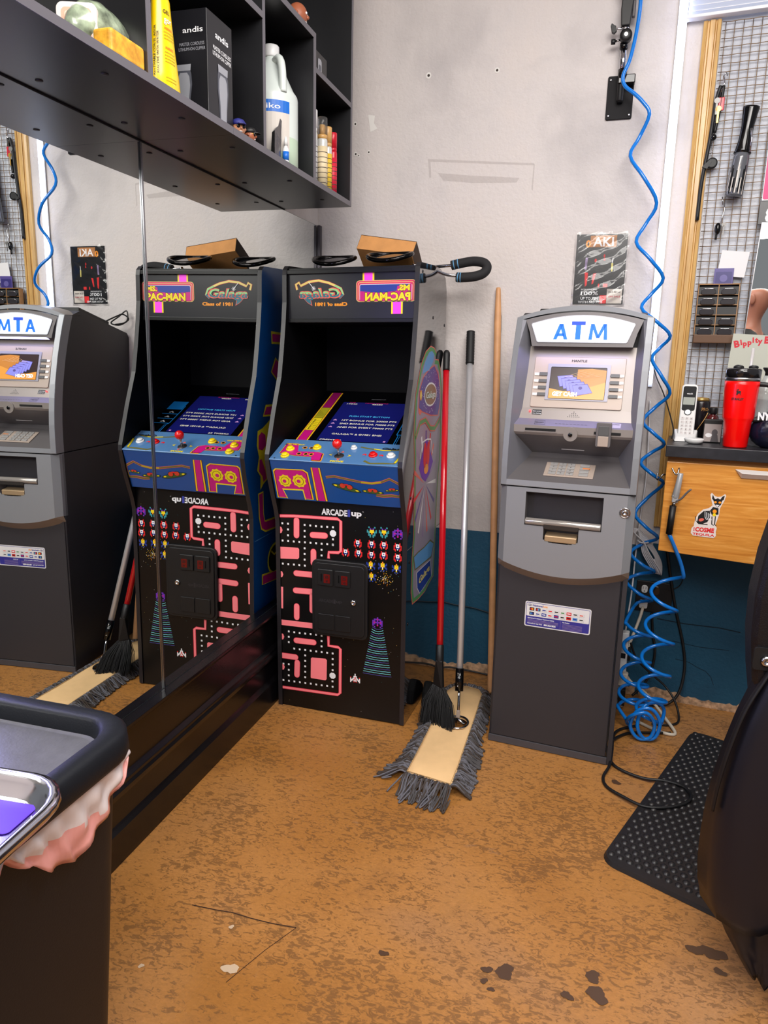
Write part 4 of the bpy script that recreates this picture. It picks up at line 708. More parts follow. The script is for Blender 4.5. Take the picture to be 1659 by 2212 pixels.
for i in range(4): a_ = rad(10+45*i); s.line([(x-.008*cos(a_), y-.008*sin(a_)), (x+.008*cos(a_), y+.008*sin(a_))], .0014, INKW, 6)
b.build('artwork', mqo, label='mirror-reversed title lettering')
# things lying on top of the cabinet
def top_pt(u, w_, z): c_, s_ = cos(rad(-2.1)), sin(rad(-2.1)); return (.0491+u*c_-w_*s_-.0092*z, -.5275+u*s_+w_*c_, z)
KR = mat('kraft_cardboard', (202, 142, 82), .75, var=.08, vscale=30, bump=.1); KRD = mat('cardboard_edge', (60, 40, 26), .8)
b = B(); b.box(-.104, .104, -.06, .06, 0, .058, KR)
for y in (-.0602, .0602): b.box(-.1045, .1045, y-.0004, y+.0004, .0565, .0585, KRD)
for x in (-.1044, .1044): b.box(x-.0004, x+.0004, -.06, .06, .002, .0585, KRD)
o = b.build('cardboard_box', bevel=.001); tag(o, 'plain brown cardboard box tilted on top of the arcade cabinet', 'box'); o.location = (.340, -.20, 1.606); o.rotation_euler = (rad(-30), rad(8), rad(-3))
# exercise grip: chrome rings and a foam covered U handle
DC = mat('black_chrome', (40, 38, 38), .07, .9)
def ring(cx, cy, z, rx, ry, tilt, rz, lab):
    tt = thing('oval_tray', lab, 'tray', (cx, cy, z), (rad(tilt), 0, rz), group='glossy oval trays on top of the arcade cabinet')
    b = B(); b.tube([(rx*cos(a_), ry*sin(a_), .004*cos(2*a_)) for a_ in [2*pi*i/40 for i in range(40)]], .0078, DC, 12, closed=True); b.build('rim', tt)
    b = B(); b.lathe([(.0, -.008), (.6, -.007), (.86, -.002), (.98, .0)], (0, 0, 0), mat('smoked_dish', (30, 30, 34), .06, .3), 40, sx=rx, sy=ry); b.build('dish', tt)
ring(.158, -.255, 1.612, .076, .060, 17, 0, 'glossy black oval rimmed tray on the arcade cabinet, left of the box')
ring(.385, -.325, 1.612, .078, .058, 17, rad(-6), 'glossy black oval rimmed tray on the arcade cabinet, in front of the box')
tt = thing('grip_bar', 'chrome U shaped bar with a black foam grip sticking out past the arcade cabinet', 'handle', (.5, -.2, 1.585))
pu = [(-.05, .035, .02), (.0, .03, .02), (.06, .045, .016), (.10, .05, .022)]
b = B(); P0 = Vector((.5, -.2, 1.585))
rod1 = [(.36, -.13, 1.592), (.45, -.14, 1.594), (.52, -.15, 1.597), (.575, -.155, 1.600)]; rod2 = [(.40, -.20, 1.588), (.48, -.19, 1.585), (.54, -.18, 1.566), (.60, -.175, 1.560)]
rod2 = [(.45, -.27, 1.588), (.52, -.24, 1.575), (.56, -.21, 1.562), (.605, -.19, 1.558)]
for rd in (rod1, rod2): b.tube([Vector(p)-P0 for p in spline(rd, 6)], .0058, CHR, 12)
b.build('bar', tt, label='chrome bar')
gp = spline([(.565, -.155, 1.599), (.60, -.155, 1.606), (.645, -.155, 1.612), (.682, -.16, 1.605), (.694, -.165, 1.588), (.682, -.175, 1.568), (.65, -.185, 1.557), (.61, -.19, 1.554), (.592, -.19, 1.555)], 8)
gl = len(gp)
b = B(); b.tube([p-P0 for p in gp], .0165, mat('black_foam', (26, 25, 27), .8, bump=.3, bscale=400), 18); b.build('foam_grip', tt)
b = B()
for i in (3, 6, gl-5, gl-8):
    q = gp[i]-P0; q2 = gp[i+1]-P0; d_ = (q2-q).normalized()*.0035; b.tube([q-d_*.5, q+d_*.5], .0171, mat('blue_band', (92, 148, 190), .5), 18)
b.build('blue_band', tt, label='light blue bands')
# ---------------------------------------------------------------- cash machine
t = atm = thing('cash_machine', 'silver and charcoal ATM with a lit white sign, between the wooden pole and blue hose', 'ATM', (.834, -.540, 0), (0, 0, rad(-5.67)))
TW = .405
SLV = mat('silver_plastic', (148, 150, 155), .36, .3, bump=.05, bscale=500); SLVW = mat('silver_plastic_warm', (146, 138, 133), .36, .3); SLVI = mat('silver_plastic_inner', (108, 104, 105), .38, .3)
CHA = mat('charcoal_powder_coat', (48, 46, 50), .55, bump=.12, bscale=700); CHAD = mat('charcoal_side', (38, 36, 41), .5, bump=.12, bscale=700); CHAE = mat('charcoal_edge', (70, 69, 74), .45)
GAP = mat('shadow_gap', (8, 8, 9), .8)
# lower cabinet
b = B(); b.box(0, TW-.024, .004, .50, .0, .89, CHAD); bo = b.build('cabinet_body', t, bevel=.004)
b = B(); b.box(.006, .384, -.001, .006, .027, .70, CHA); b.build('lower_door', t, bevel=.003)
b = B(); b.box(.385, .388, .002, .006, .027, .70, GAP); b.box(.389, TW-.002, -.0005, .006, .0, .70, CHA); b.box(0, .389, -.003, .006, .002, .026, CHAE); b.box(0, .389, .001, .006, .025, .028, GAP); b.build('door_surround', t, bevel=.001)
# middle fascia with dispenser
ZT = .889
def zb(u): return .655-.040*(1-((u-.20)/.20)**2) if 0 <= u <= .4 else .655
us = sorted(set([.022, .026]+[.04+.012*i for i in range(29)]+[.083, .315, .143, .249, .383])); us = [u for u in us if .022 <= u <= .383]
b = B()
def wf_m(z): return -.031
for u0, u1 in zip(us, us[1:]):
    um = (u0+u1)/2
    segs = [(zb(um), ZT)]
    if .083 < um < .315: segs = [(.877, ZT), (None, .772)] if not (.143 < um < .249) else [(.877, ZT), (None, .722+.010*(abs(um-.196)/.053)**4)]
    for lo, hi in segs:
        if lo is None: b.add([(u0, -.031, zb(u0)), (u1, -.031, zb(u1)), (u1, -.031, hi), (u0, -.031, hi)], [(0, 1, 2, 3)], SLV)
        elif lo == zb(um): b.add([(u0, -.031, zb(u0)), (u1, -.031, zb(u1)), (u1, -.031, hi), (u0, -.031, hi)], [(0, 1, 2, 3)], SLV)
        else: b.add([(u0, -.031, lo), (u1, -.031, lo), (u1, -.031, hi), (u0, -.031, hi)], [(0, 1, 2, 3)], SLV)
    b.add([(u0, -.031, zb(u0)), (u1, -.031, zb(u1)), (u1, .004, zb(u1)-.034), (u0, .004, zb(u0)-.034)], [(0, 1, 2, 3)], mat('silver_underside', (150, 136, 124), .4, .3))  # brown of the floor's reflection is put into the underside colour
for a_, c_ in ((.022, 0.), (.383, TW)):
    b.add([(a_, -.031, zb(a_)), (a_, -.031, ZT), (c_, -.009, ZT), (c_, -.009, zb(a_)+.004)], [(0, 1, 2, 3)], SLV)
    b.add([(c_, -.009, zb(a_)+.004), (c_, -.009, ZT), (c_, .02, ZT), (c_, .02, zb(a_))], [(0, 1, 2, 3)], SLV)
    b.add([(a_, -.031, zb(a_)), (c_, -.009, zb(a_)+.004), (c_, .004, zb(a_)-.02), (a_, .004, zb(a_)-.034)], [(0, 1, 2, 3)], mat('silver_underside', (150, 136, 124), .4, .3))
b.add([(.022, -.031, ZT), (.383, -.031, ZT), (TW, -.009, ZT), (TW, .02, ZT), (0, .02, ZT), (0, -.009, ZT)], [tuple(range(6))], SLV)
mfo = b.build('dispenser_fascia', t)
b = B()                                           # recess of the cash outlet
b.add([(.083, -.031, .877), (.315, -.031, .877), (.315, .012, .868), (.083, .012, .868)], [(0, 1, 2, 3)], SLVI)
b.add([(.083, .012, .868), (.315, .012, .868), (.315, .03, .77), (.083, .03, .77)], [(0, 1, 2, 3)], mat('brushed_recess', (168, 154, 142), .38, .15))
for u in (.083, .315): b.add([(u, -.031, .877), (u, .012, .868), (u, .03, .77), (u, -.031, .772)], [(0, 1, 2, 3)], SLVI)
b.add([(.083, -.031, .772), (.143, -.031, .772), (.143, .03, .77), (.083, .03, .77)], [(0, 1, 2, 3)], SLVI); b.add([(.249, -.031, .772), (.315, -.031, .772), (.315, .03, .77), (.249, .03, .77)], [(0, 1, 2, 3)], SLVI)
for u in (.143, .249): b.add([(u, -.031, .772), (u, .03, .77), (u, .03, .722), (u, -.031, .722)], [(0, 1, 2, 3)], SLVI)
b.add([(.143, .028, .775), (.249, .028, .775), (.249, .022, .72), (.143, .022, .72)], [(0, 1, 2, 3)], GAP)
b.build('outlet_recess', mfo)
b = B(); b.prism([(-.012, .722), (-.029, .724), (-.029, .744), (.02, .752), (.02, .722)], 'x', .147, .245, mat('tan_tray', (196, 168, 132), .3, .5)); b.build('cash_tray', mfo, bevel=.003)
b = B(); b.tube([(.085, -.026, .784), (.313, -.026, .784)], .011, mat('clear_flap', (170, 164, 158), .1, .35, alpha=.85), 16, flat=1.0); b.prism(rr(.142, .25, .765, .785, .008), 'y', -.036, -.028, mat('smoked_lip', (64, 60, 58), .2, .3)); b.build('outlet_flap', mfo, bevel=.002)
b = B(); b.lathe([(.0165, -.0318), (.015, -.0335), (.0125, -.033), (.0125, -.030), (.009, -.030), (.0085, -.036), (.0035, -.036), (.003, -.034), (0, -.034)], (.378, 0, .838), CHR, 22, ax='y'); b.build('lock', t, label='round chrome lock')
# upper fascia: profile, frame, cheeks, console
PRF = [(.893, -.033), (.95, -.033), (1.0, -.031), (1.05, -.026), (1.10, -.019), (1.15, -.009), (1.20, .004), (1.25, .018), (1.285, .030), (1.33, .046), (1.37, .062), (1.405, .078)]
def wf(z):
    for (z0_, w0), (z1_, w1_) in zip(PRF, PRF[1:]):
        if z <= z1_: return w0+(w1_-w0)*(z-z0_)/(z1_-z0_)
    return PRF[-1][1]+(z-1.405)*.45
def arch(u, z0_=1.405, h=.037): return z0_+h*(1-((u-TW/2)/(TW/2))**2)
b = B(); FR = .021
zs = [p[0] for p in PRF]
for z0_, z1_ in zip(zs, zs[1:]):
    for a_, c_, e_ in ((.0, FR*.9, 0), (TW, TW-FR*.9, 1)):
        f0, f1 = wf(z0_), wf(z1_)
        b.add([(a_, f0+.006, z0_), (a_, f1+.006, z1_), (c_, f1, z1_), (c_, f0, z0_)], [(0, 1, 2, 3)], SLV)           # front strip
        b.add([(a_, f0+.006, z0_), (a_, f1+.006, z1_), (a_, f1+.055, z1_), (a_, f0+.055, z0_)], [(0, 1, 2, 3)], SLV)       # side strip
n = 24
for i in range(n):                                # arched top
    u0, u1 = TW*i/n, TW*(i+1)/n; v0, v1 = FR*.9+(TW-2*FR*.9)*i/n, FR*.9+(TW-2*FR*.9)*(i+1)/n
    o0, o1 = arch(u0), arch(u1); n0, n1 = arch(v0, 1.392, .034), arch(v1, 1.392, .034)
    b.add([(u0, wf(o0)+.006, o0), (u1, wf(o1)+.006, o1), (v1, wf(n1), n1), (v0, wf(n0), n0)], [(0, 1, 2, 3)], SLV)
    b.add([(u0, wf(o0)+.006, o0), (u1, wf(o1)+.006, o1), (u1, .19, o1+.004), (u0, .19, o0+.004)], [(0, 1, 2, 3)], SLVW)
b.add([(0, -.027, .893), (FR*.9, -.033, .893), (TW-FR*.9, -.033, .893), (TW, -.027, .893), (TW, .02, .893), (0, .02, .893)], [tuple(range(6))], SLV)
b.add([(FR*.9, -.033, .893), (TW-FR*.9, -.033, .893), (TW-FR*.9, -.032, .912), (FR*.9, -.032, .912)], [(0, 1, 2, 3)], SLV)
fr = b.build('upper_fascia', t, bevel=.0015)
b = B(); b.box(.001, TW-.001, -.026, .02, .8885, .8935, GAP); b.build('seam_gap', t)
def uin(z, w_): return FR*.9+.36*(w_-wf(z))
CON = [(-.032, .912), (.088, .972), (.104, .985), (.006, 1.050), (-.002, 1.058), (-.002, 1.080), (.026, 1.098), (.045, 1.13), (.108, 1.318)]
b = B(); CM = [SLVI, SLVI, SLVI, SLVW, SLVW, mat('lilac_grey_ledge', (128, 123, 137), .35, .25), SLVW, SLVW]
for (w0, z0_), (w1_, z1_), m_ in zip(CON, CON[1:], CM):
    zz0, zz1 = z0_, z1_
    a0, a1 = uin(zz0, w0), uin(zz1, w1_)
    b.add([(a0, w0, z0_), (TW-a0, w0, z0_), (TW-a1, w1_, z1_), (a1, w1_, z1_)], [(0, 1, 2, 3)], m_)
b.build('console', t)
CK_ = mat('silver_cheek', (128, 128, 136), .4, .25)
fz = [.912, .95, .985, 1.05, 1.058, 1.080, 1.098, 1.13, 1.25, 1.318]; cz = CON[:8]+[(.0855, 1.25), CON[8]]
for sgn in (0, 1):
    b = B()
    for i in range(len(fz)-1):
        def X(u): return TW-u if sgn else u
        z0_, z1_ = fz[i], fz[i+1]; (w0, c0), (w1_, c1_) = cz[i], cz[i+1]
        b.add([(X(FR*.9), wf(z0_), z0_), (X(FR*.9), wf(z1_), z1_), (X(uin(c1_, w1_)), w1_, c1_), (X(uin(c0, w0)), w0, c0)], [(0, 1, 2, 3)], CK_)
    def X(u): return TW-u if sgn else u
    b.add([(X(FR*.9), wf(1.318), 1.318), (X(FR*.9), wf(1.40), 1.40), (X(.03), .082, 1.398), (X(uin(1.318, .108)), .108, 1.318)], [(0, 1, 2, 3)], CK_)
    b.build('side_cheek', t)
# hood plate with the lit sign
b = B(); hp = [(.028, 1.398)]+[(.03+.345*i/16, arch(.03+.345*i/16, 1.390, .031)) for i in range(1, 16)]+[(.377, 1.398), (.362, 1.36), (.352, 1.318), (.053, 1.318), (.043, 1.36)]
def hw_(z): return .071+(z-1.318)*.12
b.add([(u, hw_(z), z) for u, z in hp]+[(u, .112, z) for u, z in hp], [tuple(range(len(hp)))]+[(i, (i+1) % len(hp), len(hp)+(i+1) % len(hp), len(hp)+i) for i in range(len(hp))], SLVI)
b.build('hood', t)
SGN = mat('lit_sign', (255, 255, 255), .3, emit=1.35, ecol=(240, 246, 255)); SGE = mat('sign_rim', (190, 192, 200), .25, .3)
sp_ = [(.052, 1.386)]+[(.056+.29*i/14, 1.3865+.0225*(1-((i-7)/7)**2)) for i in range(1, 14)]+[(.349, 1.386), (.351, 1.382), (.333, 1.335), (.329, 1.332), (.073, 1.332), (.069, 1.335), (.050, 1.382)]
cx_, cz_ = .2005, 1.365
b = B(); b.add([(cx_+(u-cx_)*1.02, hw_(z)-.0006, cz_+(z-cz_)*1.07) for u, z in sp_]+[(cx_+(u-cx_)*1.02, hw_(z)-.003, cz_+(z-cz_)*1.07) for u, z in sp_], [tuple(range(len(sp_), 2*len(sp_)))]+[(i, (i+1) % len(sp_), len(sp_)+(i+1) % len(sp_), len(sp_)+i) for i in range(len(sp_))], SGE); so = b.build('sign_frame', t)
b = Flat(); b.add([(u, hw_(z)-.0036, z) for u, z in sp_], [tuple(range(len(sp_)))], SGN); sg = b.build('sign', t, label='white lit sign face')
b = Flat(); s = Sheet(b, (0, hw_(1.318)-.0042, 1.318), (1, 0, 0), Vector((0, .12, 1)).normalized(), .0003); BLU = mat('sign_blue', (10, 110, 225), .4, emit=.35); BLD = mat('sign_dark_blue', (20, 70, 200), .4, emit=.3)
for pts_ in ([(.1165, .021), (.1275, .021), (.1450, .068), (.1330, .068)], [(.1450, .068), (.1330, .068), (.1490, .021), (.1600, .021)], [(.127, .031), (.150, .031), (.148, .0395), (.1295, .0395)],
             [(.2220, .021), (.2325, .021), (.2350, .068), (.2265, .068)], [(.2665, .021), (.2770, .021), (.2730, .068), (.2645, .068)], [(.2265, .068), (.2370, .068), (.2540, .026), (.2450, .026)], [(.2625, .068), (.2730, .068), (.2540, .026), (.2450, .026)]): s.poly(pts_, BLU, 1)
s.rect(.1695, .2105, .064, .0755, BLD, 1); s.rect(.1825, .1980, .021, .064, BLU, 1)
b.build('lettering', sg, label='blue ATM letters')
d = bpy.data.lights.new('hood_led', 'AREA'); d.shape = 'RECTANGLE'; d.size = .28; d.size_y = .02; d.energy = .2; d.color = (.42, .38, 1)  # added violet lamp, tints the cheeks in place of the sign's own light
lo = bpy.data.objects.new('hood_led', d); COL.objects.link(lo); lo.parent = t; lo.location = (.2, .06, 1.316); lo.rotation_euler = (rad(-20), 0, 0)
# panel on the sloping console: bezel, screen, keys
pn = Vector((0, .063, .188)).normalized(); pO = Vector((0, .045, 1.13)); nrm = Vector((0, -pn.z, pn.y))
def pp(u, v, k=0.): p = pO+pn*v+nrm*k; return (u, p.y, p.z)
def pbox(b, u0, u1, v0, v1, k0, k1, m, r=None):
    pts = rr(u0, u1, v0, v1, r) if r else [(u0, v0), (u1, v0), (u1, v1), (u0, v1)]; N_ = len(pts)
    b.add([pp(u, v, k0) for u, v in pts]+[pp(u, v, k1) for u, v in pts], [tuple(range(N_))[::-1], tuple(range(N_, 2*N_))]+[(i, (i+1) % N_, N_+(i+1) % N_, N_+i) for i in range(N_)], m)
BGE = mat('beige_grey_plastic', (172, 156, 144), .38, .1); DKK = mat('dark_key', (84, 84, 84), .4)
b = B(); pbox(b, .063, .337, .002, .164, 0, .004, BGE, .006); pnl = b.build('screen_panel', t, bevel=.0015)
b = B(); pbox(b, .106, .294, .026, .141, .004, .0065, mat('screen_rim', (150, 148, 160), .3, .1), .002); pbox(b, .116, .284, .030, .131, .0060, .0072, GAP, .003); b.build('screen_rim', pnl)
b = Flat(); DARKS = mat('screen_dark', (48, 34, 32), .2, emit=.25); AMB = mat('screen_amber', (176, 116, 52), .2, emit=.36); AMB2 = mat('screen_amber_light', (204, 138, 60), .2, emit=.4)
s = Sheet(b, pp(0, 0, .0074), (1, 0, 0), pn, .0002)
s.rrect(.117, .283, .031, .129, .003, DARKS, 1); s.poly([(.198, .031), (.283, .031), (.283, .122), (.24, .127), (.198, .124)], AMB, 2); s.poly([(.117, .031), (.283, .031), (.283, .085), (.24, .07), (.198, .055), (.16, .054), (.117, .062)], AMB2, 3)
sc_ = b.build('screen', pnl, label='lit amber and brown screen')
b = Flat(); s = Sheet(b, pp(0, 0, .0084), (1, 0, 0), pn, .0002); BILL = mat('screen_bill', (120, 120, 196), .3, emit=.4); BILL2 = mat('screen_bill_line', (70, 60, 130), .3, emit=.3)
for i in range(5):
    x0 = .138+i*.012; y0 = .101-i*.007
    s.poly([(x0, y0), (x0+.045, y0+.006), (x0+.062, y0-.022), (x0+.01, y0-.034)], BILL2, 1+i*.4); s.poly([(x0+.001, y0-.001), (x0+.044, y0+.004), (x0+.061, y0-.022), (x0+.011, y0-.032)], BILL, 1.2+i*.4)
    s.ell(x0+.025, y0-.008, .006, .005, BILL2, 1.3+i*.4)
for i in range(6): s.line([(.16+i*.012, .098), (.215+i*.011, .119-i*.003)], .0008, mat('screen_ray', (196, 160, 116), .3, emit=.3), 4)
s.text('GET CASH', .128, .0385, .0125, mat('screen_white', (240, 232, 232), .3, emit=.7), 5, .05, .075)
b.build('screen_image', sc_)
for sd_ in (0, 1):
    for i in range(4):
        v = .107-i*.0215; b = B(); u0 = (.071 if not sd_ else .302); pbox(b, u0, u0+.027, v-.0055, v+.0055, .004, .0058, BGE)
        u1_ = (.082, .107) if not sd_ else (.296, .322); pbox(b, u1_[0], u1_[1], v-.005, v+.005, .0058, .009, DKK)
        pbox(b, *((.067, .081) if not sd_ else (.323, .335)), v-.004, v+.004, .0058, .0062, mat('white_key_label', (232, 228, 224), .4)); b.build('side_key', pnl, bevel=.0008)
b = Flat(); s = Sheet(b, pp(0, 0, .0043), (1, 0, 0), pn, .0002)
s.text('HANTLE', .176, .1485, .0072, INKB, 1, .03, .046)
for i in range(4):
    v = .107-i*.0215; s.poly([(.109, v+.0035), (.109, v-.0035), (.113, v)], DKK, 1); s.poly([(.293, v), (.2965, v+.0035), (.2965, v-.0035)], DKK, 1)
b.build('panel_print', pnl)
# speaker holes, alarm label and light
b = Flat(); n1_ = (Vector((0, .045, 1.13))-Vector((0, .026, 1.098))).normalized(); s = Sheet(b, (0, .026, 1.098), (1, 0, 0), n1_, .0005)
for r_ in range(4):
    for i in range(2*r_+1): s.ell(.2+(i-r_)*.0056, .028-r_*.0055, .0013, .0015, INKB, 1, 8)
s.rect(.073, .102, .014, .031, INKB, 1); s.text('alarm active', .0745, .024, .0035, INKW, 2, .01, .026); s.text('when flashing', .0745, .0165, .0035, INKW, 2, .01, .026)
b.build('speaker_and_label', t)
b = B(); b.ball((.066, .035, 1.121), .003, mat('red_indicator', (255, 60, 60), .3, emit=4.), 10); b.build('alarm_light', t, label='small red light')
# ledge: receipt slot, camera, card reader
b = Flat(); n2_ = Vector((0, .028, .018)).normalized(); s = Sheet(b, (0, -.002, 1.080), (1, 0, 0), n2_, .0005)
s.line([(.088, .006), (.120, .006), (.118, .026), (.088, .026)], .0012, INKB, 1, True); s.text('RECEIPT', .09, .013, .005, INKB, 1, .02, .026)
s.rect(.315, .342, .006, .028, mat('pale_lilac_label', (176, 168, 196), .4), 1); s.text('CARD', .318, .02, .004, INKB, 2, .01, .02)
for i in range(9): s.rect(.15+i*.011, .157+i*.011, .012, .0135, DKK, 1)
b.build('ledge_print', t)
b = B(); b.box(.062, .155, -.0045, .004, 1.064, 1.071, GAP); b.box(.060, .160, -.0035, -.001, 1.060, 1.063, SLVW); b.build('receipt_slot', t)
b = B(); b.lathe([(.021, 0.), (.021, .006), (0, .0065)], (.2, -.0075, 1.058), SLVW, 22, ax='y'); b.lathe([(.0065, -.003), (.0055, -.004), (0, -.003)], (.2, -.0075, 1.057), BLKG, 16, ax='y'); b.build('camera', t, label='round camera lens')
b = B(); b.box(.268, .345, -.0045, .004, 1.062, 1.070, GAP); b.prism(rr(.275, .318, 1.026, 1.098, .005), 'y', -.012, .01, SLVI); b.prism(rr(.2815, .3115, 1.060, 1.088, .002), 'y', -.0135, -.011, DKK); b.prism(rr(.2815, .3115, 1.028, 1.058, .002), 'y', -.0155, -.011, BGE); b.build('card_reader', t, bevel=.001)
b = B(); b.add([(.165, .078, 1.001), (.235, .078, 1.001), (.235, .0735, 1.0045), (.165, .0735, 1.0045)], [(0, 1, 2, 3)], WHT); b.build('console_bar', t)
# keypad on the sloping shelf
kn = (Vector((0, .088, .972))-Vector((0, -.032, .912))).normalized(); kO = Vector((0, -.032, .912)); kN = Vector((0, -kn.z, kn.y))
def kp(u, v, k): p = kO+kn*v+kN*k; return (u, p.y, p.z)
def kbox(b, u0, u1, v0, v1, k0, k1, m):
    b.add([kp(u, v, k) for k in (k0, k1) for u, v in ((u0, v0), (u1, v0), (u1, v1), (u0, v1))], [(3, 2, 1, 0), (4, 5, 6, 7), (0, 1, 5, 4), (1, 2, 6, 5), (2, 3, 7, 6), (3, 0, 4, 7)], m)
b = B(); kbox(b, .126, .276, .030, .104, 0, .004, BGE); kpd = b.build('keypad', t, bevel=.002)
for r_ in range(4):
    for c__ in range(4):
        u0 = .140+c__*.0265+(.012 if c__ == 3 else 0); v0 = .036+r_*.0165; b = B(); kbox(b, u0, u0+(.0225 if c__ < 3 else .028), v0, v0+.0125, .004, .0075, mat('metal_key', (186, 184, 182), .3, .4)); k_ = b.build('key', kpd, bevel=.0008)
b = Flat(); s = Sheet(b, kp(0, 0, .0076), (1, 0, 0), kn, .0002)
for r_ in range(4):
    for c__, ch in enumerate(('1 2 3', '4 5 6', '7 8 9', '* 0 #')[3-r_].split()): s.text(ch, .149+c__*.0265, .0395+r_*.0165, .006, INKB, 1)
s.rect(.24, .262, .0715, .0775, mat('orange_key', (220, 130, 70), .4), 1); b.build('key_numbers', kpd)
# dark body behind the fascia
body = [(.02, .893), (.50, .893), (.52, 1.1), (.545, 1.33), (.53, 1.352), (.19, 1.425)]+[(wf(z)+.052, z) for z in (1.405, 1.33, 1.25, 1.15, 1.05, .95)]
core = [(.12, .893), (.50, .893), (.52, 1.1), (.545, 1.33), (.53, 1.352), (.19, 1.425), (.125, 1.40)]
b = B(); b.prism(body, 'x', .002, .010, CHAD); b.prism(body, 'x', TW-.034, TW-.026, CHAD); b.prism(core, 'x', .010, TW-.034, CHAD); b.build('upper_body', t)
# network label on the lower door
b = Flat(); s = Sheet(b, (0, -.0013, 0), (1, 0, 0), (0, 0, 1), .0003)
LBB = mat('label_blue', (52, 50, 140), .4); LBW = mat('label_white', (224, 222, 222), .4)
x0, x1, y0, y1 = .0975, .3045, .431, .5155
s.rrect(x0, x1, y0, y1, .006, LBW, 1); s.rrect(x0+.0035, x1-.0035, y0+.0035, y1-.0035, .004, LBB, 2); s.rrect(x0+.005, x1-.005, .4665, y1-.005, .003, LBW, 3)
s.text('National', .122, .5005, .0062, LBB, 4, .03, .032); s.text('Link', .155, .5005, .0062, ORG, 4, .03, .015); s.ell(.1125, .5035, .0075, .0035, INKB, 4); s.ell(.1125, .5035, .006, .0025, LBW, 5); s.ell(.1125, .5035, .002, .002, LBB, 6)
cards = [(INKB, PRED, ORG), (INKB, PRED, SKYB), (LBW, NAVY, None), (LBW, PRED, None), (LBW, INKB, None), (LBW, PGRN, None), (PRED, INKW, None), (LBW, INKB, None), (LBW, SALM, None), (INKB, SKYB, NAVY), (LBW, NAVY, None), (NAVY, INKW, None), (LBW, PRED, None), (NAVY, PRED, None), (LBW, INKB, None), (PRED, INKB, None), (SKYB, NAVY, None), (LBW, INKB, None)]
for i, (c0, c1_, c2_) in enumerate(cards):
    x = .112+(i % 9)*.0195; y = .4855 if i < 9 else .4705; s.rect(x, x+.0155, y, y+.0105, mat('label_grey', (176, 174, 178), .5), 4); s.rect(x, x+.0148, y+.0007, y+.0105, c0, 5)
    if c2_: s.ell(x+.0055, y+.0055, .0032, .0032, c1_, 6); s.ell(x+.0095, y+.0055, .0032, .0032, c2_, 7)
    else: s.rect(x+.002, x+.0125, y+.004, y+.0075, c1_, 6)
s.text('Operational Problems or Suspicious Activity', .107, .4585, .0035, INKW, 4, .03, .085); s.text('NationalLink Help Desk', .107, .4405, .0035, INKW, 4, .03, .048); s.text('800-363-9835', .16, .4395, .005, INKW, 4, .05, .038); s.text('Fee Notice', .218, .4585, .0035, INKW, 4, .03, .022)
for i in range(3): s.rect(.107, .205, .4535-i*.004, .4548-i*.004, LILAC, 4)
for i in range(5): s.rect(.218, .28, .4535-i*.004, .4546-i*.004, LILAC, 4)
s.rect(.2115, .2121, .436, .463, LILAC, 4)
b.build('network_label', t, label='white and blue network label')
# slim device with cable lying on top
def atm_pt(u, w_, z): c_, s_ = cos(rad(-5.67)), sin(rad(-5.67)); return (.834+u*c_-w_*s_, -.540+u*s_+w_*c_, z)
b = B(); b.box(-.12, .12, -.11, .11, 0, .022, BLK); o = b.build('slim_media_box', bevel=.004); tag(o, 'slim black electronics box lying on the sloping top of the ATM', 'electronics'); o.location = atm_pt(.16, .345, 1.398); o.rotation_euler = (rad(-12), 0, rad(-5.67))
pts = [atm_pt(.05, .44, 1.396), atm_pt(.02, .48, 1.42), atm_pt(.0, .50, 1.43), atm_pt(-.02, .51, 1.41), atm_pt(.01, .49, 1.385), atm_pt(.04, .47, 1.392), atm_pt(.02, .50, 1.42), atm_pt(-.01, .515, 1.445), atm_pt(-.015, .50, 1.40), atm_pt(.02, .46, 1.385)]
b = B(); b.tube(spline(pts, 8), .003, BLK, 8); tag(b.build('power_cable'), 'coiled black cable at the back of the ATM top', 'cable')
# ---------------------------------------------------------------- wooden pole, dust mop, broom
WD = mat('pole_wood', (206, 152, 104), .5, var=.12, vscale=18, bump=.08, bscale=90)
def lean(lab, name, cat, p0, p1):
    p0, p1 = Vector(p0), Vector(p1); d_ = p1-p0; t = thing(name, lab, cat, tuple(p0)); t.rotation_euler = d_.to_track_quat('Z', 'Y').to_euler(); return t, d_.length
t, Lh = lean('bare wooden pole with a tapered tip leaning on the wall beside the ATM', 'wooden_pole', 'pole', (.793, -.20, 0.012), (.7165, -.013, 1.535))
b = B(); b.lathe([(.0125, 0), (.0130, .01), (.0130, Lh-.12), (.0118, Lh-.08), (.0088, Lh-.006), (.0075, Lh), (0, Lh)], (0, 0, 0), WD, 20); b.build('shaft', t)
b = Flat()
for i in range(10):
    a0, a1 = rad(150+i*11), rad(161+i*11); r_ = .0137
    b.add([(r_*cos(a0), r_*sin(a0), Lh-.165), (r_*cos(a1), r_*sin(a1), Lh-.165), (r_*cos(a1), r_*sin(a1), Lh-.10), (r_*cos(a0), r_*sin(a0), Lh-.10)], [(0, 1, 2, 3)], mat('torn_label', (190, 178, 168), .3))
vs, fs = text2d('KRW-30', .02); b.add([(.014*cos(rad(200)+v[1]*.9), .014*sin(rad(200)+v[1]*.9), Lh-.16+v[0]*.014) for v in vs], fs, INKB)
b.build('torn_label', t, label='torn clear label')
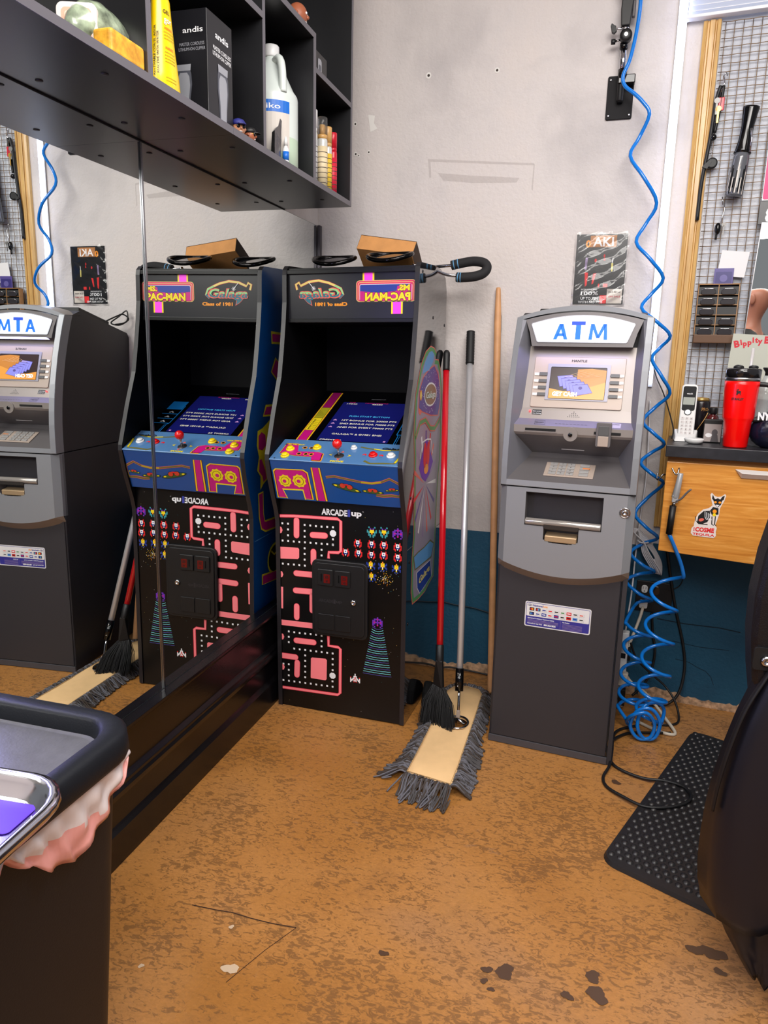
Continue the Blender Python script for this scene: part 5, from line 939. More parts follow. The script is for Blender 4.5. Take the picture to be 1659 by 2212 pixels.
# mop: handle and head
t = thing('dust_mop', 'dust mop with beige pad and grey yarn fringe, aluminium handle leaning on the wall', 'mop', (.722, -.52, 0))
O_ = Vector((.722, -.52, 0))
def L_(p): return Vector(p)-O_
ALU = mat('aluminium_tube', (214, 214, 218), .38, .55)
top = Vector((.6235, -.028, 1.372)); bot = Vector((.7175, -.4885, .145)); dv = (top-bot)
P = lambda f: L_(bot+dv*f)
b = B(); b.tube([P(.0), P(.92)], .0115, ALU, 18); b.build('handle_tube', t, label='brushed aluminium tube')
b = B(); gr = [P(.905+.0042*i) for i in range(24)]; b.tube(gr, .0155, mat('ribbed_black_grip', (16, 16, 18), .6), 18, rr=[.0155+(.0008 if i % 2 else -.0003) for i in range(24)]); b.build('grip', t, label='ribbed black grip')
b = B(); b.tube([P(-.004), P(.055)], .0145, BLKG, 18)
for f in (.045, .012): b.ball(tuple(P(f)+Vector((-.003, -.014, 0))), .003, CHR, 8)
b.build('sleeve', t)
b = B(); jp = L_((.722, -.513, .032)); b.tube([P(0), P(-.02), jp+Vector((0, .002, .03)), jp], .0045, CHR, 10); b.tube([jp+Vector((-.028, .01, .002)), jp+Vector((0, 0, .012)), jp+Vector((.026, -.008, .002))], .006, CHR, 10)
b.tube([(jp+Vector((.036*cos(a_), .045*sin(a_), .001))) for a_ in [2*pi*i/24 for i in range(24)]], .004, CHR, 8, closed=True); b.box(jp.x-.006, jp.x+.006, jp.y-.004, jp.y+.004, jp.z+.02, jp.z+.045, BGE); b.build('swivel_frame', t, label='chrome swivel frame')
# pad outline (world): narrow strip with a rounded far end and a hole
PADm = mat('beige_canvas', (232, 192, 138), .85, var=.07, vscale=12, bump=.35, bscale=35); STI = mat('stitching', (196, 160, 110), .8)
pad = [(.626, -.872), (.700, -.885), (.776, -.900), (.779, -.80), (.777, -.60), (.776, -.40), (.772, -.26), (.755, -.225), (.70, -.208), (.65, -.232), (.634, -.27), (.633, -.40), (.632, -.60), (.628, -.80)]
hc, hr = (.722, -.515), (.034, .042)
b = B(); N_ = 40
def ray_out(a_):
    best = None; dx, dy = cos(a_), sin(a_)
    for (x0, y0), (x1, y1) in zip(pad, pad[1:]+pad[:1]):
        ex, ey = x1-x0, y1-y0; den = dx*ey-dy*ex
        if abs(den) < 1e-9: continue
        tt_ = ((x0-hc[0])*ey-(y0-hc[1])*ex)/den; uu = ((x0-hc[0])*dy-(y0-hc[1])*dx)/den
        if tt_ > 0 and -1e-6 <= uu <= 1+1e-6 and (best is None or tt_ < best): best = tt_
    return best
angs = sorted([2*pi*i/N_ for i in range(N_)]+[math.atan2(y-hc[1], x-hc[0]) % (2*pi) for x, y in pad])
rings = []
for f in (0, .25, .5, .75, .97, 1.0):
    ring_ = []
    for a_ in angs:
        ro = ray_out(a_); ri = 1/sqrt((cos(a_)/hr[0])**2+(sin(a_)/hr[1])**2); r_ = ri+(ro-ri)*f; x, y = hc[0]+r_*cos(a_), hc[1]+r_*sin(a_)
        z = .031+.003*sin(x*60+y*23)*f*(1-f)*4 - (.012 if f == 1.0 else 0) - (.004 if f == 0 else 0)
        ring_.append(tuple(L_((x, y, z))))
    rings.append(ring_)
n_ = len(angs)
b.add([q for r_ in rings for q in r_], [(i*n_+k, i*n_+(k+1) % n_, (i+1)*n_+(k+1) % n_, (i+1)*n_+k) for i in range(len(rings)-1) for k in range(n_)], PADm, True)
po = b.build('canvas_pad', t, label='beige canvas pad')
b = B(); cxp = .703
b.tube([tuple(L_((.703+(x-.703)*.93, -.56+(y+.56)*.978, .0325))) for x, y in pad], .0011, STI, 5, closed=True); b.build('stitch_line', po)
# yarn fringe as one countless mass
random.seed(21); b = B()
per = []
pe = pad+pad[:1]
for (x0, y0), (x1, y1) in zip(pe, pe[1:]):
    l_ = sqrt((x1-x0)**2+(y1-y0)**2); k_ = max(2, int(l_/.0042))
    for i in range(k_): f = i/k_; per.append((x0+(x1-x0)*f, y0+(y1-y0)*f, (y1-y0)/l_, -(x1-x0)/l_))
YN = [mat('yarn_grey', (80, 77, 78), .95), mat('yarn_blue_grey', (104, 103, 110), .95), mat('yarn_brown_grey', (68, 58, 52), .95)]
for x, y, nx, ny in per:
    near = max(0, min(1, (-.78-y)/.1)); ln = .042+.048*near+.016*random.random()
    if x < .64 and y > -.75: ln *= .9
    if x > .77: ln = min(ln, .06) if y < -.62 else ln*.75
    for rep in range(2):
        a_ = math.atan2(ny, nx)+random.uniform(-.35, .35)+( -.5*near*(1 if x > .7 else -1)*0)
        l2 = ln*random.uniform(.75, 1.12); dx, dy = cos(a_), sin(a_); wob = random.uniform(-.008, .008); h0 = .026+.006*random.random()
        cx2 = lambda f: (x-nx*.002+dx*l2*f-dy*wob*sin(f*5), y-ny*.002+dy*l2*f+dx*wob*sin(f*5))
        zz = [h0, h0+.006, .022, .011, .0045]
        loop = random.random() < .75
        path = [L_((*cx2(f), z)) for f, z in zip((0, .25, .55, .8, 1.), zz)]
        if loop: path += [L_((cx2(.96)[0]-dy*.006, cx2(.96)[1]+dx*.006, .006)), L_((cx2(.6)[0]-dy*.007, cx2(.6)[1]+dx*.007, .014))]
        b.tube(spline(path, 2), .0025, random.choice(YN), 5, cap=False)
o = b.build('yarn_fringe', t, label='matted grey yarn fringe'); o['kind'] = 'stuff'
# broom
t = thing('broom', 'broom with a bright red handle and splayed black bristles leaning on the arcade cabinet', 'broom', (.655, -.50, 0)); O2 = Vector((.655, -.50, 0))
tp, bt = Vector((.5515, -.115, 1.303)), Vector((.640, -.47, .252)); dv2 = tp-bt; Q = lambda f: bt+dv2*f-O2
b = B(); b.tube([Q(0), Q(.94)], .0118, mat('red_enamel', (196, 12, 28), .22, coat=.6), 18); b.build('handle', t, label='bright red handle')
b = B(); b.tube([Q(.93+.007*i) for i in range(11)], .0125, BLK, 16, rr=[.0128, .0128, .0126, .0128, .0126, .0128, .0126, .0128, .0128, .012, .007]); b.build('grip', t, label='black grip with a rounded tip')
b = B(); b.tube([Q(.035), Q(0), Q(-.02)], .0145, BLK, 16); c0 = Q(-.02)
b.add([tuple(c0+Vector(v)) for v in [(-.012, -.012, .01), (.012, -.012, .01), (.012, .012, .01), (-.012, .012, .01), (-.022, -.002, -.085), (.016, -.022, -.09), (.024, -.008, -.088), (-.015, .012, -.083)]], [(0, 1, 5, 4), (1, 2, 6, 5), (2, 3, 7, 6), (3, 0, 4, 7), (4, 5, 6, 7), (0, 3, 2, 1)], BLK); bc = b.build('broom_cap', t, bevel=.004)
random.seed(9); b = B(); BRS = mat('black_bristle', (13, 12, 13), .5, spec=.3)
for i in range(420):
    f = random.random(); g_ = random.random(); base = c0+Vector((-.02+.042*f, .006-.02*f+.012*(g_-.5), -.082-.005*f))
    tipx = -.068+.135*f+random.uniform(-.012, .012)*1.2; tip = Vector((.655-O2.x+tipx*.9+.0, -.035*f+.03*(g_-.5)*2.+.0, .010+.03*abs(f-.5)+random.random()*.018)); tip.y += -.02
    mid = base*.45+tip*.55+Vector((tipx*.12, 0, .012)); b.tube([base, mid, tip], .0011, BRS, 4, cap=False)
o = b.build('bristles', t, label='splayed black bristles'); o['kind'] = 'stuff'
# dark bag behind the arcade and wall cable
b = B(); b.prism([(-.08, 0), (.06, 0), (.055, .03), (.02, .06), (-.03, .085), (-.06, .05)], 'x', -.016, .016, mat('bag_black', (7, 7, 8), .8, spec=.2)); tag(b.build('black_bag', bevel=.01), 'small black bag on the floor behind the arcade cabinet', 'bag', loc=(.572, -.30, 0))
b = B(); b.tube(spline([(.52, -.01, .30), (.60, -.008, .285), (.68, -.008, .28), (.76, -.008, .265), (.84, -.008, .262), (.95, -.008, .262)], 6), .0028, mat('painted_cable', (10, 34, 50), .5), 8); tag(b.build('wall_cable'), 'thin dark cable stapled along the teal wall between the arcade cabinet and the ATM', 'cable')
b = B(); b.tube(spline([(.52, -.05, .006), (.60, -.035, .02), (.70, -.03, .012), (.80, -.035, .006), (.88, -.05, .006)], 6), .004, BLK, 8); tag(b.build('floor_cable'), 'black cable on the floor along the wall behind the broom', 'cable')
# ---------------------------------------------------------------- back wall fixtures
# LED strip
t = thing('led_strip_light', 'bright vertical white LED strip light on the back wall beside the blue hose', 'light strip', (1.273, -.004, 1.19))
b = B(); b.box(-.014, .014, -.006, 0, 0, 1.45, WHT); b.build('channel', t)
LED = mat('led_white', (255, 255, 255), .3, emit=7.5, ecol=(200, 214, 255))
b = B(); b.prism([(-.012, -.006), (-.0125, -.010), (-.007, -.015), (.007, -.015), (.0125, -.010), (.012, -.006)], 'z', .012, 1.44, LED); b.build('diffuser', t, label='glowing white diffuser')
# slatted shade at the top right
t = thing('window_blind', 'white slatted blind at the very top right, above the wire grid', 'blind', st(.0, .012, 2.365), (0, 0, SA))
SLT = mat('white_slat', (236, 236, 240), .4); BACKGLOW = mat('led_blind_glow', (214, 216, 226), .3, emit=.35, ecol=(228, 236, 255))
for i in range(12): b = B(); b.box(-.06, .62, -.034, -.004, .018+i*.016, .0195+i*.016, SLT); b.v = [(x, y, z+(.011 if y > -.02 else 0)) for x, y, z in b.v]; b.build('slat', t)
b = B(); b.box(-.06, .62, -.034, -.002, 0, .010, SLT); b.build('bottom_rail', t, bevel=.002)
b = B(); b.box(-.055, .615, -.003, 0, .005, .22, BACKGLOW); b.build('light_strip', t, label='added glowing sheet behind the slats')  # added sheet, not a lamp; its glow lightens the gaps between slats
# camera style arm on a wall plate with a hose clipped to it
t = thing('clamp_arm', 'black and chrome swivel arm on a square wall plate holding the blue hose', 'bracket', (1.095, 0, 2.155))
b = B(); b.prism(rr(-.043, .043, -.068, .068, .006), 'y', -.008, -.0005, mat('plate_black', (14, 12, 16), .6, spec=.2)); pl_ = b.build('wall_plate', t, bevel=.0015)
for x, z in ((-.034, .056), (-.034, -.056), (.034, -.056), (.034, .056)): b = B(); b.lathe([(.0045, -.0095), (.003, -.0105), (0, -.0105)], (x, 0, z), CHR, 12, ax='y'); b.build('screw', pl_)
b = B(); b.box(-.008, .010, -.034, -.008, -.02, .06, BLK); b.box(-.010, .045, -.05, -.02, .03, .058, BLKG); b.tube([(.0, -.03, -.018), (.0, -.038, .055)], .011, BLK, 14); b.build('base_bracket', t, bevel=.003)
b = Flat(); s = Sheet(b, (.006, -.0345, -.01), (0, 0, -1), (1, 0, 0), .0004); s.text('IMPACT', -.035, -.006, .006, INKW, 1, .02, .03); b.build('lettering', t)
b = B(); b.tube([(.002, -.038, .055), (.0, -.045, .145)], .0115, CHR, 18); b.build('chrome_rod', t, label='chrome rod')
b = B(); b.tube([(.003, -.04, .048), (.002, -.041, .075)], .0145, BLKG, 16); b.tube([(0, -.044, .135), (0, -.046, .152)], .0135, BLKG, 16); b.build('rod_collar', t); b = B(); b.lathe([(.006, -.030), (.018, -.030), (.0195, -.024), (.0195, .0), (.0, .0)], (.004, -.046, .168), BLK, 22, ax='y'); b.lathe([(.006, -.031), (.005, -.026), (0, -.026)], (.004, -.046, .168), CHR, 14, ax='y'); b.build('swivel_joint', t)
b = B(); b.tube([(-.012, -.046, .163), (-.028, -.046, .160)], .0035, CHR, 8); b.lathe([(.008, -.007), (.0085, 0), (.008, .007)], (-.035, -.046, .159), BLK, 10, ax='x'); b.build('small_knob', t)
b = B(); b.tube([(-.012, -.046, .196), (-.026, -.046, .198)], .0035, CHR, 8); b.prism([(-.026, .190), (-.034, .182), (-.042, .186), (-.047, .206), (-.044, .214), (-.036, .208), (-.030, .205)], 'y', -.052, -.040, BLK); b.build('wing_knob', t, bevel=.002)
b = B(); b.tube([(.0, -.046, .185), (.0, -.047, .20)], .012, CHR, 16); b.prism([(-.014, .20), (.014, .20), (.018, .25), (.022, .29), (-.016, .29), (-.018, .25)], 'y', -.062, -.034, BLK); b.box(.018, .028, -.056, -.040, .225, .275, mat('dark_grey_plastic', (70, 68, 72), .4)); b.build('clamp_head', t, bevel=.003)
b = B(); b.prism([(-.016, .285), (.024, .285), (.028, .33), (-.02, .36), (-.024, .31)], 'y', -.066, -.030, BLK); b.lathe([(.010, -.072), (.010, -.066), (0, -.066)], (-.008, 0, .31), CHR, 16, ax='y'); b.build('upper_clamp', t, bevel=.003)
# sleeve with a flyer
t = thing('flyer_sleeve', 'dark printed flyer in a shiny clear plastic sleeve on the wall above the ATM', 'poster', (1.074, -.001, 1.598), (0, 0, 0))
b = B(); b.box(-.087, .087, -.0012, 0, -.121, .119, mat('flyer_black', (10, 9, 16), .3)); fl_ = b.build('flyer', t)
b = Flat(); s = Sheet(b, (0, -.0014, 0), (1, 0, 0), (0, 0, 1), .0003)
s.rect(-.04, .05, .075, .114, mat('flyer_tan', (176, 120, 70), .4), 1); s.text('0', -.055, .075, .024, ORG, 2, .03); s.text('AKI', -.03, .078, .03, INKW, 2, .02, .07)
s.poly([(-.052, -.01), (-.04, -.012), (-.042, -.055), (-.048, -.06)], PRED, 1); s.poly([(-.022, -.015), (-.012, -.013), (-.02, -.05), (-.026, -.052)], PRED, 1); s.poly([(.01, .03), (.016, .03), (.014, .04)], PRED, 1); s.ell(.012, .045, .003, .006, PRED, 1); s.ell(-.017, .03, .004, .006, PRED, 1); s.rect(.015, .03, -.062, -.05, PRED, 1); s.rect(-.003, .002, -.062, -.05, PRED, 1)
s.poly([(.037, .02), (.044, .02), (.043, -.008), (.039, -.008)], CREAM, 1); s.line([(.04, .02), (.042, .038)], .0025, INKW, 1); s.poly([(-.052, .04), (-.044, .04), (-.046, .0), (-.054, .0)], LILAC, 1)
s.rect(.03, .082, -.118, -.068, LP, 1); s.text('OUR WEAR', .035, -.082, .006, INKB, 2, .02, .042); s.text('ON SALE', .035, -.097, .006, mat('print_crimson', (190, 30, 60), .4), 2, .02, .042); s.rect(.006, .029, -.118, -.09, PRED, 1)
s.text('INTRODUCING', -.06, -.072, .005, INKW, 2, .01, .055); s.text('100%', -.06, -.089, .013, INKW, 2, .01, .06); s.text('UP TO 72H', -.06, -.105, .009, INKW, 2, .02, .06); s.text('WITH NO PMS', -.068, -.117, .008, INKW, 2, .02, .085)
b.build('flyer_print', fl_)
nx_, nz_ = 26, 30; b = B(); vs = []
for j in range(nz_+1):
    for i in range(nx_+1):
        x = -.093+.186*i/nx_; z = -.127+.254*j/nz_; y = -.0055-.0022*sin(z*150-x*95+1.5*sin(x*30))-.0009*sin(z*90+x*50) if 0 < i < nx_ and 0 < j < nz_ else -.003
        vs.append((x, y, z))
fs = [(j*(nx_+1)+i, j*(nx_+1)+i+1, (j+1)*(nx_+1)+i+1, (j+1)*(nx_+1)+i) for j in range(nz_) for i in range(nx_)]
pm = mat('clear_sleeve', (240, 240, 245), .06); nt, N, L, P = nodes(pm)
tr = N.new('ShaderNodeBsdfTransparent'); gl = N.new('ShaderNodeBsdfGlossy'); gl.inputs['Roughness'].default_value = .08; ms = N.new('ShaderNodeMixShader'); fr_ = N.new('ShaderNodeFresnel'); fr_.inputs[0].default_value = 1.46
L.new(fr_.outputs[0], ms.inputs[0]); L.new(tr.outputs[0], ms.inputs[1]); L.new(gl.outputs[0], ms.inputs[2]); L.new(ms.outputs[0], N['Material Output'].inputs[0])
b.add(vs, fs, pm, True); b.build('sleeve', t, label='wrinkled clear sleeve')
# ---------------------------------------------------------------- station: wood frame, wire grid, things on it
def sthing(name, lab, cat, s_, d_, z, rz=0, group=None, rx=0, ry=0): return thing(name, lab, cat, st(s_, d_, z), (rx, ry, SA+rz), group)
GLD = mat('honey_pine', (206, 164, 96), .38, coat=.2); nt, N, L, P = nodes(GLD)
L.new(ramp(nt, noise(nt, mapping(nt, (14, 14, 1.2)), 5, 4, .6, .8), [(.35, (186, 142, 78)), (.65, (212, 170, 102))]), P.inputs['Base Color'])
b = B(); b.M = MS
prf = [(-.005, 0), (-.005, -.016), (.006, -.020), (.008, -.015), (.014, -.015), (.016, -.021), (.030, -.021), (.032, -.016), (.036, -.016), (.038, -.021), (.048, -.018), (.050, 0)]
b.prism(prf, 'z', .68, 2.362, GLD); tag(b.build('wood_upright', bevel=.0008), 'honey coloured ridged wooden trim board running up the wall beside the wire grid', 'wood trim')
WIR = mat('brass_wire', (124, 104, 84), .42, .7)
b = B(); b.M = MS
z = 1.0
def sq(s0, s1, step):
    o_ = []; x = s0
    while x < s1: o_.append(x); x += step
    return o_
for x in sq(.062, .62, .0265):
    b.tube([(x, -.0145-.0022*(1 if k % 2 else -1), .98+k*.0245) for k in range(57)], .0013, WIR, 5)
for k in range(57):
    zz = .98+k*.0245; b.tube([(.052+.0265*j, -.0145+.0022*(1 if (j+k) % 2 else -1), zz) for j in range(22)], .0013, WIR, 5)
tag(b.build('wire_grid'), 'crimped brass wire grid panel on the wall to the right of the wood trim', 'wire grid')
# lanyard, keys
t = sthing('lanyard', 'black lanyard with a red tab and keys at the left edge of the wire grid', 'lanyard', .072, .024, 2.17)
b = B(); b.tube([(0, 0, .02), (.004, -.004, -.005), (-.004, -.004, -.03)], .003, CHR, 8); b.tube([(0, 0, .02), (.007, 0, .03), (.010, .004, .02)], .002, CHR, 8); b.build('clip', t, label='chrome clip')
b = B(); b.tube(spline([(-.006, -.002, -.01), (-.016, -.002, -.06), (-.022, -.002, -.17), (-.034, -.002, -.30), (-.036, -.002, -.42)], 6), .0075, BLK, 8, flat=.8); b.tube(spline([(.003, -.002, -.01), (-.002, -.002, -.08), (-.010, -.002, -.15)], 6), .0065, BLK, 8, flat=.8); b.build('strap', t)
b = B(); b.box(-.008, .010, -.008, -.003, -.085, -.045, REDP); b.build('red_tab', t, bevel=.002, label='red tab')
for dx, dz, m_ in ((-.012, -.075, mat('dull_key', (120, 118, 116), .45, .8)), (-.006, -.10, mat('brass_key', (190, 150, 80), .3, 1.))):
    b = B(); b.lathe([(.009, -.001), (.009, .001)], (dx, -.010, dz+.02), m_, 12, ax='y'); b.box(dx-.003, dx+.003, -.011, -.009, dz-.022, dz+.012, m_); b.build('key', t)
b = B(); b.ball((-.012, -.008, -.165), .010, BLKG, 12); b.tube([(-.012+.002*sin(i*2.2), -.008+.002*cos(i*2.2), -.175-.0018*i) for i in range(26)], .001, CHR, 4); b.lathe([(.010, -.003), (.017, -.004), (.017, .004), (.010, .003)], (-.008, -.010, -.245), BLK, 18, ax='y'); b.prism([(-.038, -.255), (-.014, -.232), (-.008, -.24), (-.022, -.262)], 'y', -.014, -.006, BLK); b.build('whistle_fob', t)
t = sthing('key_fob', 'black key fob and silver key on the wire grid above the guard rack', 'keys', .115, .024, 1.79)
b = B(); b.tube([(0, 0, .012), (.003, 0, -.01), (-.002, 0, -.035), (-.004, 0, -.05)], .0014, CHR, 6); b.tube([(-.008, 0, .03), (-.004, 0, .005)], .002, CHR, 6); b.build('chain', t)
b = B(); b.ball((-.012, -.003, -.07), .010, BLKG, 14, sz=1.9); b.tube([(-.014, -.003, -.088), (-.015, -.003, -.105)], .0035, BLK, 8); b.build('fob', t)
b = B(); b.lathe([(.007, -.001), (.007, .001)], (.006, -.003, -.058), mat('dull_key', (120, 118, 116), .45, .8), 12, ax='y'); b.box(.004, .0075, -.004, -.002, -.092, -.06, mat('dull_key', (120, 118, 116), .45, .8)); b.build('key', t)
# spray bottle / trimmer tube hanging on the grid
t = sthing('spray_mister', 'black and clear mister bottle hung upside down on the wire grid', 'bottle', .140, .048, 1.815, ry=rad(5))
b = B(); b.lathe([(0, 0), (.026, .0), (.0275, .004), (.0265, .06), (.025, .115), (.0235, .13)], (0, 0, 0), mat('smoky_clear', (92, 94, 100), .12, coat=.5), 26); b.build('bottle_body', t, label='smoky clear body')
b = Flat()
for i in range(14):
    a0 = rad(-150+i*9); 
    b.add([(.0278*cos(a0), .0278*sin(a0), .012+.01*sin(i*2.)), (.0278*cos(a0+.13), .0278*sin(a0+.13), .012+.01*sin(i*2.)), (.027*cos(a0+.13), .027*sin(a0+.13), .07+.022*sin(i*1.3)), (.027*cos(a0), .027*sin(a0), .07+.022*sin(i*1.3))], [(0, 1, 2, 3)], BLKG if i % 3 else LP)
b.build('bottle_print', t)
b = B(); b.lathe([(.0235, .13), (.021, .14), (.017, .17), (.0165, .21), (.0215, .262), (.022, .268), (0, .268)], (0, 0, 0), BLKG, 26, sx=1.15); b.tube([(.012, -.02, .20), (.020, -.024, .165), (.021, -.022, .13)], .003, CHR, 8); b.build('spray_head', t, label='glossy black spray head')
# clipper guard rack
t = sthing('guard_rack', 'wood edged black rack with clipper guards in two columns on the wire grid', 'rack', .063, .018, 1.345)
WE = mat('rack_wood_edge', (168, 122, 74), .45)
W_, H_ = .128, .195
b = B(); b.box(0, W_, -.004, 0, 0, H_, BLK); b.box(0, W_, -.036, -.004, 0, .028, mat('rack_brown', (98, 66, 42), .5)); b.build('rack_body', t, bevel=.003)
b = B()
for x in (0, W_/2-.0012, W_-.0024): b.box(x, x+.0024, -.030, -.002, .02, H_, WE)
b.box(0, W_, -.030, -.002, H_-.0024, H_, WE); b.build('rack_sides', t)
slots = []
for r_ in range(5):
    for c__ in range(2):
        z = .028+r_*.033; x0 = .003+c__*.0625; b = B()
        b.add([(x0, -.030, z-.001), (x0+.06, -.030, z-.001), (x0+.06, -.028, z+.026), (x0, -.028, z+.026)], [(0, 1, 2, 3)], BLK)
        b.box(x0, x0+.06, -.0305, -.0275, z-.0015, z+.0005, WE); b.build('pocket', t)
        if not (r_ == 2 and c__ == 1): slots.append((x0+.03, z+.004))
g0 = None
gnm = ['bottom left', 'bottom right', 'second row left', 'second row right', 'middle left', 'fourth row left', 'fourth row right', 'top left', 'top right']
for i, (x, z) in enumerate(slots):
    c_, s__ = cos(SA), sin(SA); wx = Vector(st(.063+x, .018+.034, 1.345+z))
    g = thing('clipper_guard', 'dark plastic clipper guard in the %s pocket of the rack' % gnm[i], 'clipper guard', tuple(wx), (0, 0, SA), 'clipper guards in the rack')
    b = B(); b.prism(rr(-.023, .023, -.004, .014, .008), 'y', -.002, .002, mat('guard_plastic', (44, 40, 44), .18, coat=.4)); go = b.build('guard_body', g, bevel=.001)
    b = B(); b.tube([(-.021, -.0025, .011), (-.012, -.003, .0155), (.012, -.003, .0155), (.021, -.0025, .011)], .0012, CHR, 6); b.build('rim', g, label='bright rim')
# cards, signs, mirror
def flat_thing(name, lab, cat, s0, s1, z0_, z1_, d_, m, draw=None, edge=None, tilt=0):
    t = sthing(name, lab, cat, (s0+s1)/2, d_, (z0_+z1_)/2, ry=tilt); w_, h_ = (s1-s0)/2, (z1_-z0_)/2
    b = B(); b.box(-w_, w_, -.0025, 0, -h_, h_, m); fo = b.build('board', t, bevel=.0006)
    if draw:
        b = Flat(); s = Sheet(b, (0, -.0027, 0), (1, 0, 0), (0, 0, 1), .0003); draw(s, w_, h_); b.build('print', fo)
    return t
flat_thing('blank_card', 'white blank square card clipped on the wire grid above the purple packet', 'card', .120, .206, 1.565, 1.647, .022, mat('card_white', (226, 224, 226), .5), tilt=rad(6))
def dr(s, w_, h_): s.rrect(-w_*.85, w_*.85, -h_*.8, h_*.6, .004, mat('packet_purple_dark', (52, 44, 112), .3), 1); s.ell(0, -.004, .012, .012, mat('packet_mid', (96, 88, 150), .3), 2)
flat_thing('purple_packet', 'purple blister packet tucked behind the clipper guard rack', 'packet', .108, .168, 1.535, 1.592, .026, mat('packet_purple', (84, 72, 140), .25, coat=.5), dr)
def dr(s, w_, h_):
    s.rrect(-w_*.97, w_*.97, -h_*.97, h_*.97, .006, mat('sign_magenta', (206, 0, 110), .4), 1); s.rrect(-w_*.3, w_*.85, -h_*.75, h_*.55, .004, INKW, 2)
flat_thing('magenta_sign', 'magenta sign with a white border at the right edge of the picture', 'sign', .226, .36, 1.80, 2.02, .03, mat('sign_white', (230, 228, 230), .4), dr)
def dr(s, w_, h_): s.text('80', -w_*.72, -.028, .04, INKW, 1, .05, .058)
flat_thing('number_card', 'black card reading 80 under the magenta sign', 'card', .222, .36, 1.727, 1.798, .034, mat('card_black', (20, 20, 28), .3), dr)
t = sthing('station_mirror', 'tall frameless mirror leaning on the wire grid at the right edge', 'mirror', .42, .050, 1.37)
b = B(); b.add([(-.200, 0, 0), (.25, 0, 0), (.25, 0, .36), (-.186, 0, .36), (-.200, .005, 0), (.25, .005, 0), (.25, .005, .36), (-.186, .005, .36)], [(4, 7, 6, 5), (0, 4, 5, 1), (0, 3, 7, 4), (2, 6, 7, 3), (1, 5, 6, 2)], MIRE); b.add([(-.199, -.0004, .001), (.249, -.0004, .001), (.249, -.0004, .359), (-.185, -.0004, .359)], [(0, 1, 2, 3)], MIR); b.build('glass', t)
b = B(); b.tube([(-.2, -.001, 0), (-.186, -.001, .36)], .0015, INKW, 6); b.build('bright_edge', t, label='bright bevelled edge')
# counter and drawer unit
CT = mat('charcoal_laminate', (36, 36, 42), .38, var=.35, vscale=26, bump=.06)
t = sthing('counter_top', 'black laminate counter top with a worn edge on the honey wood drawer unit', 'counter', .017, .365, .983)
b = B(); b.box(0, 1.1, 0, .36, 0, .037, CT); b.build('slab', t, bevel=.002)
MAP = mat('figured_maple', (214, 144, 62), .32, coat=.35); nt, N, L, P = nodes(MAP)
L.new(ramp(nt, noise(nt, mapping(nt, (1.2, 1, 16)), 4.5, 5, .6, 1.2), [(.3, (196, 122, 44)), (.55, (218, 148, 64)), (.75, (232, 170, 90))]), P.inputs['Base Color'])
t = sthing('drawer_unit', 'honey maple drawer unit with a dog sticker under the black counter top', 'cabinet', .024, .345, .668)
b = B(); b.box(.002, 1.0, .022, .33, .03, .315, mat('maple_side', (190, 128, 58), .4)); b.build('carcass', t, bevel=.001)
b = B(); b.add([(0, 0, .002), (.42, 0, -.016), (.42, 0, .298), (0, 0, .298), (0, .02, .002), (.42, .02, -.016), (.42, .02, .298), (0, .02, .298)], [(0, 1, 2, 3), (4, 7, 6, 5), (0, 4, 5, 1), (1, 5, 6, 2), (2, 6, 7, 3), (3, 7, 4, 0)], MAP); df = b.build('drawer_front', t, bevel=.002)
b = B(); hx = .2; b.add([(hx, -.002, .288), (hx+.02, -.02, .278), (hx+.14, -.02, .278), (hx+.16, -.002, .288), (hx+.02, -.004, .262), (hx+.14, -.004, .262)], [(0, 1, 2, 3), (0, 4, 1), (1, 4, 5, 2), (2, 5, 3)], mat('satin_handle', (226, 220, 216), .35, .2)); b.build('handle', df, bevel=.002, solid=.002, label='satin metal pull')
b = Flat(); s = Sheet(b, (0, -.0012, 0), (1, 0, 0), (0, 0, 1), .0003)
SWH = mat('sticker_white', (228, 218, 212), .4); cx0, cz0 = .103, .118
body_ = [(.100, .102), (.102, .118), (.108, .136), (.122, .152), (.138, .158), (.148, .168), (.142, .186), (.138, .202), (.142, .208), (.152, .198), (.160, .196), (.170, .198), (.180, .207), (.184, .202), (.180, .184), (.174, .170), (.170, .158), (.170, .14), (.166, .12), (.162, .104), (.168, .096), (.166, .084), (.168, .070), (.162, .062), (.10, .064), (.093, .072), (.094, .088), (.100, .096)]
s.poly(body_, SWH, 1)
s.poly([(.145, .203), (.151, .191), (.156, .186), (.15, .182), (.144, .19)], BLK, 2); s.poly([(.180, .202), (.178, .188), (.172, .184), (.168, .188), (.173, .198)], BLK, 2); s.poly([(.148, .186), (.161, .192), (.174, .186), (.172, .172), (.163, .162), (.153, .172)], BLK, 2)
s.ell(.155, .179, .004, .0035, ORG, 3); s.ell(.168, .179, .004, .0035, ORG, 3); s.poly([(.156, .171), (.168, .171), (.162, .164)], INKW, 3)
s.poly([(.150, .163), (.166, .160), (.168, .14), (.150, .135), (.142, .15)], BLK, 2); s.ell(.156, .149, .006, .006, ORG, 3); s.ell(.156, .138, .005, .005, YLW, 3); s.poly([(.108, .106), (.11, .13), (.124, .147), (.142, .150), (.146, .13), (.138, .112), (.12, .103)], BLK, 2)
for i in range(4): s.line([(.128+i*.005, .146-.002*i), (.130+i*.005, .128), (.135+i*.005, .12)], .0018, INKW, 3)
s.line([(.101, .128), (.105, .112), (.115, .108)], .002, BLK, 2); s.ell(.12, .118, .008, .005, SALM, 3, rot=.4); s.line([(.112, .105), (.14, .104)], .003, BLK, 2); s.line([(.150, .132), (.152, .106), (.158, .104)], .003, BLK, 2); s.line([(.160, .134), (.160, .106), (.165, .104)], .003, BLK, 2)
